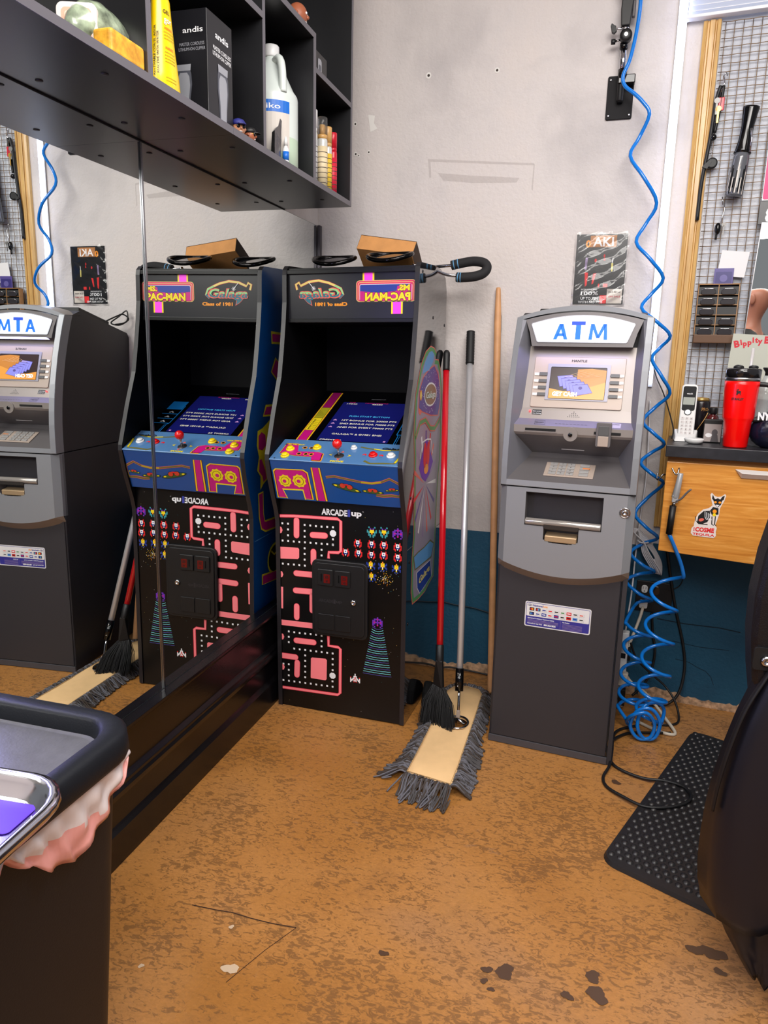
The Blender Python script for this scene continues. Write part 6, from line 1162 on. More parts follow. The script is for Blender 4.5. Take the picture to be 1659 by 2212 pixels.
s.text('COSME', .105, .0795, .0135, PRED, 3, .05, .056); s.text('TEQUILA', .099, .067, .007, PRED, 3, .03, .064); s.text('DON', .1035, .0795, .004, PRED, 3, .03, .012, rot=pi/2)
b.build('dog_sticker', df, label='white dog skeleton sticker')
HK = mat('nickel', (180, 180, 184), .22, 1.)
def jhook(lab, s_, d_, z, rz=0):
    t = sthing('wall_hook', lab, 'hook', s_, d_, z, rz)
    b = B(); b.tube(spline([(0, .004, .012), (0, -.006, .01), (-.002, -.014, -.002), (-.008, -.018, -.006), (-.016, -.016, .004), (-.02, -.012, .012)], 6), .0028, HK, 8); b.build('hook_body', t)
jhook('small nickel hook on the left edge of the drawer front holding the air gun', .062, .350, .935)
jhook('nickel hook on the left side of the drawer unit under the counter', .018, .27, .90, rad(-60))
# air blow gun hung on the hook, hose and cables
t = sthing('air_blow_gun', 'grey metal air blow gun with black taped grip hanging on the drawer front', 'air gun', .055, .368, .94); t.scale = (1.15, 1.15, 1.0)
b = B(); b.tube([(.012, -.006, -.005), (.008, -.006, -.05), (.004, -.004, -.085)], .0085, mat('cast_grey', (176, 178, 182), .4, .35), 12, rr=[.007, .0085, .0105]); b.box(-.004, .012, -.012, .006, -.10, -.075, mat('cast_grey', (176, 178, 182), .4, .35)); b.build('gun_body', t, bevel=.002)
b = B(); b.tube(spline([(.008, -.010, -.095), (.020, -.014, -.085), (.032, -.016, -.065), (.042, -.018, -.052)], 5), .006, mat('lever_grey', (112, 112, 118), .4, .3), 10, flat=.5); b.build('lever', t)
b = B(); b.tube([(.004, -.004, -.10), (.001, -.004, -.112)], .005, HK, 10); b.tube([(.001, -.004, -.112), (-.002, -.004, -.205)], .009, BLK, 12, rr=None); b.build('taped_grip', t, label='black taped grip')
# ---------------------------------------------------------------- coiled blue air hose
HB = mat('blue_hose', (12, 120, 216), .2, coat=.3, spec=.5)
def helix(keys, n=16, hand=1):
    """keys: (turn, cx, cy, z, r) interpolated; angle 0 = right"""
    out = []; N_ = int((keys[-1][0]-keys[0][0])*n)
    for i in range(N_+1):
        T = keys[0][0]+(keys[-1][0]-keys[0][0])*i/N_
        for k0, k1 in zip(keys, keys[1:]):
            if T <= k1[0]: break
        f = (T-k0[0])/(k1[0]-k0[0]); v = [k0[j]+(k1[j]-k0[j])*f for j in range(1, 5)]
        a = 2*pi*T; out.append(Vector((v[0]+v[3]*cos(a), v[1]+hand*v[3]*sin(a), v[2])))
    return out
yc = -.105
rights = [(1.193, 2.072), (1.241, 1.798), (1.284, 1.557), (1.324, 1.367), (1.342, 1.172), (1.340, .995), (1.350, .855), (1.350, .655), (1.351, .528), (1.353, .418)]
lefts = [(1.144, 1.948), (1.187, 1.675), (1.223, 1.459), (1.272, 1.288), (1.262, 1.072), (1.268, .925), (1.265, .739), (1.262, .59), (1.256, .482), (1.255, .364)]
top_ = [(1.118, -.05, 2.62), (1.135, -.06, 2.45), (1.133, -.06, 2.35), (1.118, -.07, 2.25), (1.100, -.075, 2.20), (1.108, -.078, 2.168), (1.14, -.085, 2.14), (1.17, -.09, 2.11)]
pts = [Vector(p) for p in top_]
seq = []
for i in range(len(rights)):
    seq.append((1, *rights[i])); seq.append((-1, *lefts[i]))
amp = lambda z: .028 if z > 1.4 else .036+.008*(1.4-z)
yb = lambda z: -.09 if z > 1.5 else -.095
for i in range(len(seq)):
    sg, x, z = seq[i]; pts.append(Vector((x, yb(z), z)))
    if i+1 < len(seq):
        _, x2, z2 = seq[i+1]; ym = yb((z+z2)/2); dep = amp(z)
        pts.append(Vector(((x+x2)/2, ym-(dep if sg < 0 else -dep*.8), (z+z2)/2)))
# lower coils behind, tightening to the floor
k = [(0.5, 1.313, -.20, .364, .050), (1.5, 1.310, -.21, .275, .048), (2.5, 1.308, -.23, .175, .048), (3.5, 1.306, -.25, .11, .048), (4.5, 1.31, -.27, .06, .050)]
h1 = helix(k)
pts = pts[:-1]+h1
# floor loops
fl = [(1.30, -.33, .03), (1.285, -.37, .06), (1.30, -.40, .10), (1.345, -.40, .115), (1.375, -.385, .07), (1.365, -.385, .02), (1.325, -.385, .012), (1.298, -.38, .05), (1.315, -.385, .11), (1.36, -.385, .125), (1.392, -.38, .08), (1.382, -.38, .022), (1.345, -.385, .014), (1.320, -.39, .06), (1.335, -.37, .12), (1.375, -.35, .135), (1.405, -.34, .11), (1.40, -.35, .06)]
pts += [Vector(p) for p in fl]
# second branch going up to the gun, in front
k2 = [(0.05, 1.363, -.335, .07, .046), (1.0, 1.362, -.335, .135, .048), (2.0, 1.365, -.33, .228, .049), (3.0, 1.366, -.33, .345, .048), (4.0, 1.366, -.33, .462, .047), (5.0, 1.378, -.325, .583, .045)]
h2 = helix(k2, 16, -1)
gun = Vector(st(.053, .372, .735))
pts2 = h2+[Vector((1.412, -.335, .62)), Vector((1.395, -.35, .66)), gun]
allp = spline(pts, 4)+spline([pts[-1]]+pts2[4:], 3)
b = B(); b.tube(allp, .0062, HB, 12); tag(b.build('coiled_air_hose'), 'bright blue coiled air hose hanging from the clamp arm down beside the ATM', 'hose')
# outlet box on the teal wall
t = sthing('outlet_plate', 'black double outlet plate with a white socket on the teal wall', 'outlet', .018, .0, .405)
b = B(); b.prism(rr(-.062, .068, -.060, .060, .004), 'y', -.010, -.0005, BLK); b.build('plate', t, bevel=.002)
b = B(); b.prism(rr(-.043, -.021, .014, .044, .009), 'y', -.013, -.010, WHT); so_ = b.build('socket', t, bevel=.001, label='white socket')
b = B(); b.box(-.038, -.0365, -.0134, -.0128, .028, .038, INKB); b.box(-.0285, -.027, -.0134, -.0128, .028, .038, INKB); b.lathe([(.002, -.0134), (0, -.0134)], (-.0325, 0, .021), INKB, 8, ax='y'); b.build('slots', so_)
b = B(); b.prism(rr(-.004, .022, .01, .044, .009), 'y', -.013, -.010, BLKG); b.build('socket', t, bevel=.001)
b = B(); b.prism(rr(-.046, -.016, -.042, -.014, .006), 'y', -.034, -.010, WHT); b.build('plug', t, bevel=.003, label='white plug')
WC = mat('white_cable', (214, 212, 216), .4); WC2 = mat('cream_cable', (206, 196, 180), .45)
def cable(lab, pts, r, m, n=8, name='power_cable'): b = B(); b.tube(spline(pts, n), r, m, 8); return tag(b.build(name), lab, 'cable')
cable('thick cream power cord looping across the floor below the outlet', [st(-.013, .03, .37), st(-.02, .05, .33), st(-.045, .09, .24), st(-.06, .12, .20), st(-.055, .13, .15), st(-.03, .12, .10), st(.03, .14, .07), st(.10, .20, .02), st(.14, .28, .006), st(.115, .30, .006), st(.06, .28, .006), st(.0, .24, .006)], .0058, WC2)
cable('thin white cable running down the wall behind the ATM edge', [(1.285, -.012, 1.14), (1.292, -.02, 1.0), (1.296, -.02, .85), (1.288, -.03, .70), (1.283, -.05, .56), (1.28, -.08, .44), (1.272, -.10, .32), (1.268, -.11, .26)], .003, WC)
t = thing('cable_bundle', 'white cable tied in a loose bundle between the ATM and the outlet', 'cable', (1.305, -.055, .62))
random.seed(4); b = B(); lp = []
for i in range(5):
    o_ = i*.006; lp += [(-.005+o_*.2, -o_, .012), (.0+o_, -.006-o_, -.03), (.028+o_*1.5, -.012-o_, -.075-o_*.4), (.052+o_*.8, -.012-o_*.5, -.105), (.062+o_*.3, -.006, -.09+o_), (.045, .0, -.045+o_), (.015, .0, -.005+o_), (-.012, -.003, .025+o_), (-.02-o_, -.006, .055), (-.03, -.006, .035)]
b.tube(spline(lp, 4), .0026, WC, 6); b.build('loops', t)
b = B(); b.tube([(.018*cos(a_), -.012+.012*sin(a_), .012+.004*sin(a_)) for a_ in [2*pi*i/14 for i in range(14)]], .003, WC, 6, closed=True); b.build('tie', t); b = B(); b.tube([(.04, -.022, -.05), (.058, -.026, -.095)], .006, WC, 8); b.build('plug_end', t)
# power strip standing by the ATM
t = thing('power_strip', 'white power strip with plugs standing against the side of the ATM', 'power strip', (1.272, -.13, .006), (rad(3), 0, rad(-6)))
b = B(); b.box(-.02, .012, -.02, .012, 0, .30, WHT); b.build('strip_body', t, bevel=.003)
for z in (.09, .2): b = B(); b.box(-.012, .006, -.0208, -.0195, z, z+.02, INKB); b.build('socket', t)
b = B(); b.prism(rr(-.022, .022, .10, .15, .006), 'y', -.045, -.02, WC2); b.build('plug', t, bevel=.003, label='cream plug')
b = B(); b.box(.012, .022, -.015, .012, .19, .235, BLK); b.box(-.006, .018, -.045, -.02, .02, .085, BLK); b.build('adapter', t, bevel=.002)
# black cables
cable('thick black cable hanging from the drawer unit down the teal wall to the floor', [st(.045, .05, .68), st(.05, .02, .60), st(.075, .012, .48), st(.105, .012, .36), st(.14, .015, .24), st(.155, .025, .15), st(.145, .05, .06), st(.11, .07, .015), st(.06, .09, .008), st(.0, .10, .008)], .0055, BLK)
cable('thin black wire on the teal wall beside the outlet plate', [st(.07, .01, .60), st(.10, .008, .56), st(.115, .008, .50), st(.105, .008, .46), st(.07, .01, .44)], .002, BLK)
cable('black cord hanging below the outlet plate', [st(.02, .02, .345), st(.03, .02, .27), st(.045, .03, .20), st(.04, .04, .13), st(.02, .05, .07), st(-.02, .07, .02)], .005, BLK)
cable('black cord sagging diagonally behind the coiled hose', [(1.29, -.14, .26), (1.32, -.12, .19), (1.38, -.10, .13), (1.43, -.10, .09), (1.465, -.14, .05), (1.475, -.20, .01), (1.44, -.24, .006), (1.38, -.25, .006)], .004, BLK)
def fz(x, y, z=.006): return (x, y, z)
cable('black cable looping over the floor in front of the ATM and onto the rubber mat', [fz(1.44, -.30), fz(1.36, -.325), fz(1.29, -.355), fz(1.235, -.45, .012), fz(1.235, -.55), fz(1.262, -.60), fz(1.33, -.635, .008), fz(1.395, -.64, .014), fz(1.445, -.665, .019), fz(1.462, -.71, .020), fz(1.44, -.755, .020), fz(1.39, -.79, .018), fz(1.325, -.80, .014), fz(1.265, -.76, .010), fz(1.222, -.715), fz(1.212, -.665, .007), fz(1.231, -.60, .014), fz(1.240, -.50, .014), fz(1.245, -.40, .012), fz(1.27, -.33), fz(1.33, -.28)], .0048, BLK)
cable('thin black lead running from the LED strip down to the phone on the counter', [(1.285, -.015, 1.26), (1.30, -.02, 1.22), (1.325, -.04, 1.17), (1.345, -.10, 1.11), (1.358, -.17, 1.055), (1.353, -.20, 1.027)], .0022, BLK)
# ---------------------------------------------------------------- anti fatigue mat
c_m = [(1.548, -.275), (1.80, -.40), (1.62, -1.32), (1.236, -1.085)]
import itertools
A0, A1, A3 = Vector((1.512, -.258, 0)), Vector((1.83, -.405, 0)), Vector((1.200, -1.070, 0))
ex_ = (A1-A0).normalized(); ey_ = (A3-A0).normalized(); LW_, LH_ = (A1-A0).length, (A3-A0).length
RBR = mat('black_rubber', (34, 32, 33), .38, spec=.6)
b = B(); cor = rr(0, .62, 0, LH_, .045, 6)
mp_ = lambda x, y, z: tuple(A0+ex_*x+ey_*y+Vector((0, 0, z)))
n_ = len(cor); ins = [(.31+(x-.31)*.985, LH_/2+(y-LH_/2)*.99) for x, y in cor]
b.add([mp_(x, y, .001) for x, y in cor]+[mp_(x, y, .011) for x, y in ins], [(i, (i+1) % n_, n_+(i+1) % n_, n_+i) for i in range(n_)]+[tuple(range(n_, 2*n_))], RBR)
mo = thing('rubber_mat', 'black rubber anti-fatigue mat with rows of raised bubbles on the floor by the chair', 'mat', (0, 0, 0)); b.build('mat_base', mo)
b = B(); dom = [(1., 0.), (.86, .42), (.5, .75), (0, .85)]
r_ = .0098; j = 0; y = .022
while y < LH_-.016:
    x = .02+(.0125 if j % 2 else 0)
    while x < .60:
        vs = []
        for q, h in dom[:3]:
            for k_ in range(8): a_ = pi*k_/4; vs.append(mp_(x+r_*q*cos(a_), y+r_*q*sin(a_), .011+h*.0062))
        vs.append(mp_(x, y, .011+.0062*.85)); fs = [(i*8+k_, i*8+(k_+1) % 8, (i+1)*8+(k_+1) % 8, (i+1)*8+k_) for i in range(2) for k_ in range(8)]+[(16+k_, 16+(k_+1) % 8, 24) for k_ in range(8)]
        b.add(vs, fs, RBR, True); x += .025
    y += .0225; j += 1
o = b.build('bubbles', mo); o['kind'] = 'stuff'
# ---------------------------------------------------------------- things on the counter
CZ = 1.021
t = sthing('cordless_phone', 'white cordless phone standing in its cradle on the counter by the wood trim', 'phone', .068, .20, CZ); t.scale = (1.22, 1.1, 1.24)
b = B(); b.add([(-.026, -.03, 0), (.030, -.03, 0), (.034, .03, 0), (-.030, .03, 0), (-.022, -.02, .012), (.026, -.02, .012), (.032, .026, .03), (-.028, .026, .03)], [(0, 1, 5, 4), (1, 2, 6, 5), (2, 3, 7, 6), (3, 0, 4, 7), (4, 5, 6, 7), (0, 3, 2, 1)], WHT); b.build('cradle', t, bevel=.003)
b = B(Matrix.Translation((.002, .004, .010)) @ Matrix.Rotation(rad(-12), 4, 'X')); b.prism(rr(-.0205, .0205, 0, .142, .010), 'y', -.010, .012, WHT); hs = b.build('handset', t, bevel=.003)
b = Flat(); hm = Matrix.Translation((.002, .004, .010)) @ Matrix.Rotation(rad(-12), 4, 'X'); b.M = hm; s = Sheet(b, (0, -.0104, 0), (1, 0, 0), (0, 0, 1), .0003)
s.rrect(-.0165, .0165, .07, .136, .005, mat('phone_black', (12, 12, 15), .5, spec=.2), 1); s.rect(-.0145, .0145, .086, .106, mat('phone_lcd', (128, 134, 124), .3), 2); s.text('vtech', -.007, .114, .004, INKW, 2, .02, .015); s.ell(0, .066, .0095, .0085, INKB, 3); s.ell(0, .066, .007, .0062, mat('phone_ring', (170, 172, 178), .25, .6), 4)
for r_ in range(5):
    for c__ in range(3): s.rrect(-.0155+c__*.0108, -.0065+c__*.0108, .006+r_*.0098, .0135+r_*.0098, .0012, mat('phone_key', (206, 200, 200), .4), 1); s.text('123456789*0#'[(11-(r_*3+(2-c__)))%12], -.0128+c__*.0108, .0078+r_*.0098, .0042, INKB, 2)
b.build('keys_and_display', hs)
t = sthing('round_puck', 'white rounded puck with a grey top in front of the cordless phone', 'gadget', .098, .275, CZ)
b = B(); b.lathe([(0, 0), (.016, .0), (.026, .006), (.029, .014), (.027, .017), (.022, .018)], (0, 0, 0), WHT, 28, sx=1.05, sy=.8); b.lathe([(.022, .018), (0, .0165)], (0, 0, 0), mat('puck_grey', (130, 130, 134), .25), 28, sx=1.05, sy=.8); b.build('body', t)
t = sthing('spray_can', 'black can with gold lettering behind the cordless phone', 'can', .110, .11, CZ); t.scale = (1.1, 1.1, 1.12)
b = B(); b.lathe([(0, 0), (.026, 0), (.0265, .11), (.024, .118)], (0, 0, 0), mat('can_black', (28, 24, 28), .25), 26); b.lathe([(.0245, .117), (.022, .126), (0, .128)], (0, 0, 0), mat('can_gold', (196, 158, 92), .3, .7), 26); b.build('can_body', t)
vs, fs = text2d('PRO-', .03); b = Flat(); b.add([(.027*cos(rad(-85)+v[0]*.42), .027*sin(rad(-85)+v[0]*.42), .088+v[1]*.013) for v in vs], fs, mat('gold_print', (200, 150, 90), .3, .5)); b.tube([(.0272*cos(rad(-100+i*8)), .0272*sin(rad(-100+i*8)), .03+.0065*i) for i in range(9)], .0012, mat('gold_print', (200, 150, 90), .3, .5), 5); b.build('label', t, label='gold lettering')
t = sthing('tonic_bottle', 'small dark red bottle with a black cap between the phone and the red tumbler', 'bottle', .150, .14, CZ)
b = B(); b.lathe([(0, 0), (.020, 0), (.021, .004), (.021, .07), (.017, .082), (.009, .088), (.009, .092)], (0, 0, 0), mat('dark_red_glass', (84, 10, 16), .1, coat=.6), 24); b.build('bottle_body', t)
b = B(); b.lathe([(.0115, .09), (.0125, .092), (.0125, .108), (.011, .111), (0, .111)], (0, 0, 0), BLK, 22); b.build('cap', t)
t = sthing('photo_frame', 'small grey and black picture frame on the counter left of the red tumbler', 'picture frame', .152, .215, CZ); t.scale = (1.12, 1, 1.12)
b = B(); b.box(-.025, .025, 0, .03, 0, .068, BLK); b.build('frame', t, bevel=.002)
b = Flat(); s = Sheet(b, (0, -.0006, 0), (1, 0, 0), (0, 0, 1), .0003); s.rect(-.023, .023, .003, .055, mat('photo_grey', (160, 150, 148), .5), 1); s.ell(.006, .03, .008, .010, mat('photo_dark', (80, 76, 80), .5), 2); s.ell(-.010, .022, .009, .006, INKW, 2); s.poly([(-.004, .003), (.018, .003), (.014, .024), (.0, .024)], mat('photo_dark', (80, 76, 80), .5), 2); b.build('picture', t)
# red tumbler
t = sthing('tumbler', 'large bright red insulated tumbler with straw and black handle on the counter', 'tumbler', .217, .305, CZ, rz=rad(4)); t.scale = (1.1, 1.0, 1.17); TR = mat('tumbler_red', (255, 8, 6), .28, coat=.3, spec=.4)
b = B(); b.lathe([(0, 0), (.030, 0), (.0325, .003), (.0365, .068), (.0405, .076), (.0415, .08), (.0455, .165), (.0455, .175)], (0, 0, 0), TR, 36, sx=1.0, sy=1.0); tb = b.build('cup_body', t, label='bright red cup body')
b = B(); b.lathe([(.0458, .175), (.0462, .183), (.0455, .184)], (0, 0, 0), mat('brushed_steel', (200, 196, 196), .3, 1.), 36); b.build('steel_band', t, label='steel band')
b = B(); b.lathe([(.0462, .184), (.0465, .205), (.043, .208), (.0, .208)], (0, 0, 0), mat('lid_black', (28, 26, 28), .12, coat=.4), 36); b.ball((-.014, -.004, .21), .014, BLK, 14, sz=.5); b.ball((.024, -.004, .211), .013, BLK, 14, sz=.45); b.build('lid', t)
b = B(); b.tube([(.012, 0, .05), (.018, 0, .26)], .0042, mat('clear_straw', (226, 220, 222), .08, coat=.5, alpha=.6), 12); b.build('straw', t, label='clear straw')
b = B(); b.tube(spline([(.043, 0, .168), (.07, -.005, .165), (.094, -.008, .15), (.090, -.008, .10), (.068, -.005, .078), (.038, 0, .074)], 6), .0065, BLK, 12); b.build('handle', t, label='black handle')
b = Flat(); vs, fs = text2d('STANLEY', .04); b.add([(.0452*cos(rad(-126)+v[0]*.17), .0452*sin(rad(-126)+v[0]*.17), .126+v[1]*.0085) for v in vs], fs, INKB)
bear = [(-.35, 0), (-.3, .35), (-.4, .55), (-.25, .6), (-.1, .5), (.2, .55), (.4, .5), (.38, .2), (.42, 0), (.3, 0), (.24, .22), (-.05, .22), (-.1, 0), (-.2, 0), (-.2, .2), (-.25, 0)]
b.add([(.0458*cos(rad(-105)+x*.33), .0458*sin(rad(-105)+x*.33), .139+y*.02) for x, y in bear], [tuple(range(len(bear)))], INKB); cw = [(-.3, .62), (-.35, .8), (-.2, .7), (-.12, .85), (-.05, .7), (.08, .8), (.02, .6)]; b.add([(.0458*cos(rad(-105)+x*.33), .0458*sin(rad(-105)+x*.33), .139+y*.02) for x, y in cw], [tuple(range(len(cw)))], INKB)
b.build('logo', tb, label='black logo and STANLEY lettering')
# sign, flask and dark bag behind the tumbler
def dr(s, w_, h_):
    s.rect(-w_, w_, -h_, h_, mat('sign_sage', (188, 190, 178), .5), 1)
    for ch, x, y, r_ in (('B', -.072, .058, .3), ('i', -.055, .068, .28), ('p', -.047, .064, .25), ('p', -.034, .069, .2), ('i', -.021, .078, .15), ('t', -.014, .078, .12), ('y', -.005, .075, .1), ('B', .014, .078, .05), ('o', .031, .079, 0), ('p', .044, .074, 0), ('B', .056, .078, -.1)):
        s.text(ch, x, y, .021 if ch in 'B' else .017, mat('sign_red', (206, 26, 48), .45), 2, .05, rot=r_)
flat_thing('lettered_sign', 'pale vintage sign with red Bippity Bop lettering behind the red tumbler', 'sign', .180, .345, 1.165, 1.372, .09, mat('sign_edge', (170, 166, 150), .6), dr, tilt=rad(3))
t = sthing('glass_flask', 'clear round flask with a black stopper behind the red tumbler at the picture edge', 'flask', .292, .22, CZ)
b = B(); b.lathe([(0, 0), (.03, 0), (.034, .01), (.034, .16), (.03, .19), (.012, .21), (.010, .222)], (0, 0, 0), mat('clear_flask_glass', (190, 196, 196), .08, coat=.6, alpha=.5), 28); b.build('flask_body', t)
b = B(); b.lathe([(.008, .22), (.008, .232), (.015, .243), (.015, .247), (0, .247)], (0, 0, 0), BLK, 20); b.build('stopper', t)
t = sthing('dark_bag', 'crumpled dark navy bag on the counter at the right picture edge', 'bag', .32, .27, CZ)
b = B(); b.ball((0, 0, .055), .06, mat('navy_vinyl', (22, 24, 44), .2, bump=1., bscale=40), 24, sz=1.0, sx=1.15, sy=.9); b.build('bag_body', t)
b = Flat(); s = Sheet(b, (-.04, -.06, .09), (1, 0, 0), (0, 0, 1), .0003); s.text('NY', -.01, .0, .022, INKW, 1, .05, .035); b.build('lettering', t)
# ---------------------------------------------------------------- barber chair and cape at the right edge
VIN = mat('black_vinyl', (12, 11, 16), .36, bump=.4, bscale=420)
t = thing('barber_chair', 'black vinyl barber chair at the right edge of the picture', 'chair', (1.80, -1.15, 0), (0, 0, 0))
pr_ = [(1.452, .60), (1.437, .68), (1.427, .76), (1.425, .84), (1.432, .92), (1.447, 1.0), (1.475, 1.08), (1.52, 1.14), (1.60, 1.18), (2.0, 1.18), (2.06, 1.1), (2.06, .6), (2.0, .52), (1.50, .52)]
b = B(); b.prism([(x-1.80, z) for x, z in pr_], 'y', -.22, -.12, VIN); b.build('backrest', t, bevel=.018, seg=3)
b = B(); b.box(-.18, .26, -.10, .36, .42, .56, VIN); b.build('seat', t, bevel=.03, seg=3)
b = B(); b.lathe([(.011, -.010), (.010, -.015), (.006, -.018), (.0045, -.014), (0, -.014)], (-.345, -.215, .72), CHR, 20, ax='y'); b.prism(rr(-.368, -.31, .70, .745, .006), 'y', -.2245, -.2195, BLK); b.build('bolt', t, label='chrome bolt')
b = B(); b.lathe([(.30, 0), (.30, .012), (.27, .03), (.06, .05), (.045, .06), (.045, .42)], (0.0, .08, 0.0), CHR, 40); b.build('pedestal', t, label='chrome pedestal')
for x_ in (-.12, .20): b = B(); b.box(x_, x_+.06, -.10, .36, .62, .68, VIN); b.box(x_+.015, x_+.045, .0, .05, .5, .63, CHR); b.build('armrest', t, bevel=.012)
# cape
CAP = mat('black_satin', (17, 17, 27), .42, spec=.5)
LEFT = [(.74, 1.470), (.70, 1.452), (.66, 1.438), (.60, 1.420), (.53, 1.405), (.45, 1.392), (.38, 1.386), (.31, 1.384), (.25, 1.385), (.20, 1.390), (.175, 1.398)]
b = B(); M1 = 26; vs = []; NR = 30
def leftx(z):
    for (z0_, x0_), (z1_, x1_) in zip(LEFT, LEFT[1:]):
        if z >= z1_: return x0_+(x1_-x0_)*(z0_-z)/(z0_-z1_)
    return LEFT[-1][1]
def hem(f): return .165+.005*sin(f*9)+(.10*max(0, f-.16)**.7 if f > .16 else 0)
for j in range(NR+1):
    for i in range(M1+1):
        f = i/M1; zt = .745+.10*min(1, f*2.2); zb_ = hem(f); g = j/NR; z = zt+(zb_-zt)*g
        x = leftx(z)+f*.62; bulge = .10*sin(min(1, f*1.25)*pi*.5)*(.45+.55*sin(min(1, g*1.5)*pi/2)); fold = (.012*sin(f*17+g*3.)+.007*sin(f*31-g*5))*g
        y = -1.40-bulge+fold+(.05 if f == 0 else 0)+(-.0)
        vs.append((x, y, z))
b.add(vs, [(j*(M1+1)+i, j*(M1+1)+i+1, (j+1)*(M1+1)+i+1, (j+1)*(M1+1)+i) for j in range(NR) for i in range(M1)], CAP, True)
t = thing('barber_cape', 'black satin cape draped over the chair at the right edge, hem nearly touching the floor', 'cape', (0, 0, 0))
b.build('cape_front', t, solid=.003)
b = B(); vs = []
lf = [(.56, 1.435), (.46, 1.43), (.36, 1.425), (.26, 1.415), (.19, 1.418), (.155, 1.43), (.12, 1.448), (.08, 1.474), (.05, 1.494), (.036, 1.506)]
rt = [(.56, 1.70), (.46, 1.70), (.36, 1.70), (.28, 1.70), (.22, 1.68), (.18, 1.66), (.15, 1.63), (.12, 1.60), (.09, 1.565), (.075, 1.532)]
for j, ((zl, xl), (zr, xr)) in enumerate(zip(lf, rt)):
    for i in range(13):
        f = i/12; x = xl+(xr-xl)*f; z = zl+(zr-zl)*f; vs.append((x, -1.385-.045*sin(f*pi)+.014*sin(f*15+j*.5), z))
b.add(vs, [(j*13+i, j*13+i+1, (j+1)*13+i+1, (j+1)*13+i) for j in range(9) for i in range(12)], CAP, True); b.build('cape_tail', t, solid=.003)
b = B(); b.tube(spline([(1.50, -1.372, .79), (1.462, -1.378, .70), (1.428, -1.385, .62), (1.406, -1.39, .53), (1.395, -1.392, .46), (1.39, -1.392, .40)], 6), .010, mat('cape_trim', (10, 9, 14), .5), 8, flat=.4); b.build('cape_binding', t)
# floor ring seen at the lower right corner
b = B(); b.lathe([(0, .0), (.13, .0), (.13, .02), (.115, .03), (0, .034)], (0, 0, 0), mat('ridged_rubber', (34, 32, 36), .5, bump=1., bscale=300), 40); tag(b.build('foot_pad'), 'dark textured round pad on the floor at the bottom right corner', 'pad', loc=(1.655, -1.50, 0))
# ---------------------------------------------------------------- trash can, liner, tray
t = thing('trash_can', 'black plastic trash can with a wide rim at the bottom left against the mirror wall', 'trash can', (.24, -2.25, 0))
TC = mat('trash_black', (20, 23, 29), .5, spec=.3, bump=.15, bscale=300); TCL = mat('lid_grey_black', (92, 92, 96), .34, var=.12, vscale=50, bump=.15, bscale=200)
HX, HY = .205, .345
def ring_r(hx, hy, r, z, n=6): return [(x, y, z) for x, y in rr(-hx, hx, -hy, hy, r, n)]
def loft(b, rings_, m, capa=False, capb=False, sm=True):
    n_ = len(rings_[0]); b.add([q for r_ in rings_ for q in r_], [(i*n_+k_, i*n_+(k_+1) % n_, (i+1)*n_+(k_+1) % n_, (i+1)*n_+k_) for i in range(len(rings_)-1) for k_ in range(n_)], m, sm)
    if capa: b.add(rings_[0], [tuple(range(n_))], m)
    if capb: b.add(rings_[-1], [tuple(range(n_))], m)
b = B(); loft(b, [ring_r(.150, .28, .05, 0), ring_r(.154, .285, .05, .02), ring_r(.186, .32, .06, .61), ring_r(.190, .325, .06, .66)], TC, True)
b.build('bin_body', t)
b = B(); loft(b, [ring_r(HX, HY, .075, .655), ring_r(HX+.003, HY+.003, .078, .662), ring_r(HX, HY, .075, .692), ring_r(HX-.008, HY-.008, .07, .700), ring_r(HX-.030, HY-.03, .055, .700), ring_r(HX-.036, HY-.036, .05, .694), ring_r(HX-.040, HY-.040, .048, .672)], TC, False, False); b.build('rim', t)
b = B(); loft(b, [ring_r(HX-.040, HY-.040, .048, .672), ring_r(HX-.046, HY-.046, .045, .670)], TCL, False, True); b.build('lid', t, label='scratched grey recessed lid')
# plastic liner hanging out under the rim
PNKB = mat('liner_plastic', (240, 226, 224), .25, coat=.4, alpha=.9); PNKR = mat('liner_pink', (242, 168, 160), .3, coat=.4)
b = B(); vs = []; fs = []; lpts = []
for k_ in range(97):
    f = k_/96; y = .305-.63*f; lpts.append((HX-.012, y))
drop = lambda f: (.018+.085*sin(pi*f/.40)**.9 if f < .40 else .018+.14*sin(pi*min(1, (f-.40)/.60)*.75))+.004*sin(f*37)+.003*sin(f*71)
for k_, (x, y) in enumerate(lpts):
    f = k_/96; d_ = drop(f)
    for q in range(11): g = q/10; vs.append((x+.005+.0045*sin(f*95+g*5)*min(1, g*2)+.003*sin(f*41-g*11)*g, y+.004*sin(g*9+f*50)*g, .664-d_*g))
fs = [(k_*11+q, (k_+1)*11+q, (k_+1)*11+q+1, k_*11+q+1) for k_ in range(96) for q in range(10)]
b.add(vs, [f_ for i, f_ in enumerate(fs) if i % 10 < 6+sin(i*.021)*1.6], PNKB, True); b.add(vs, [f_ for i, f_ in enumerate(fs) if i % 10 >= 6+sin(i*.021)*1.6], PNKR, True)
b.build('bin_liner', None, solid=.0008)
lo_ = bpy.data.objects['bin_liner']; lo_.parent = None; tag(lo_, 'crinkled white and pink plastic liner hanging out under the trash can rim', 'trash bag', loc=(.24, -2.25, 0))
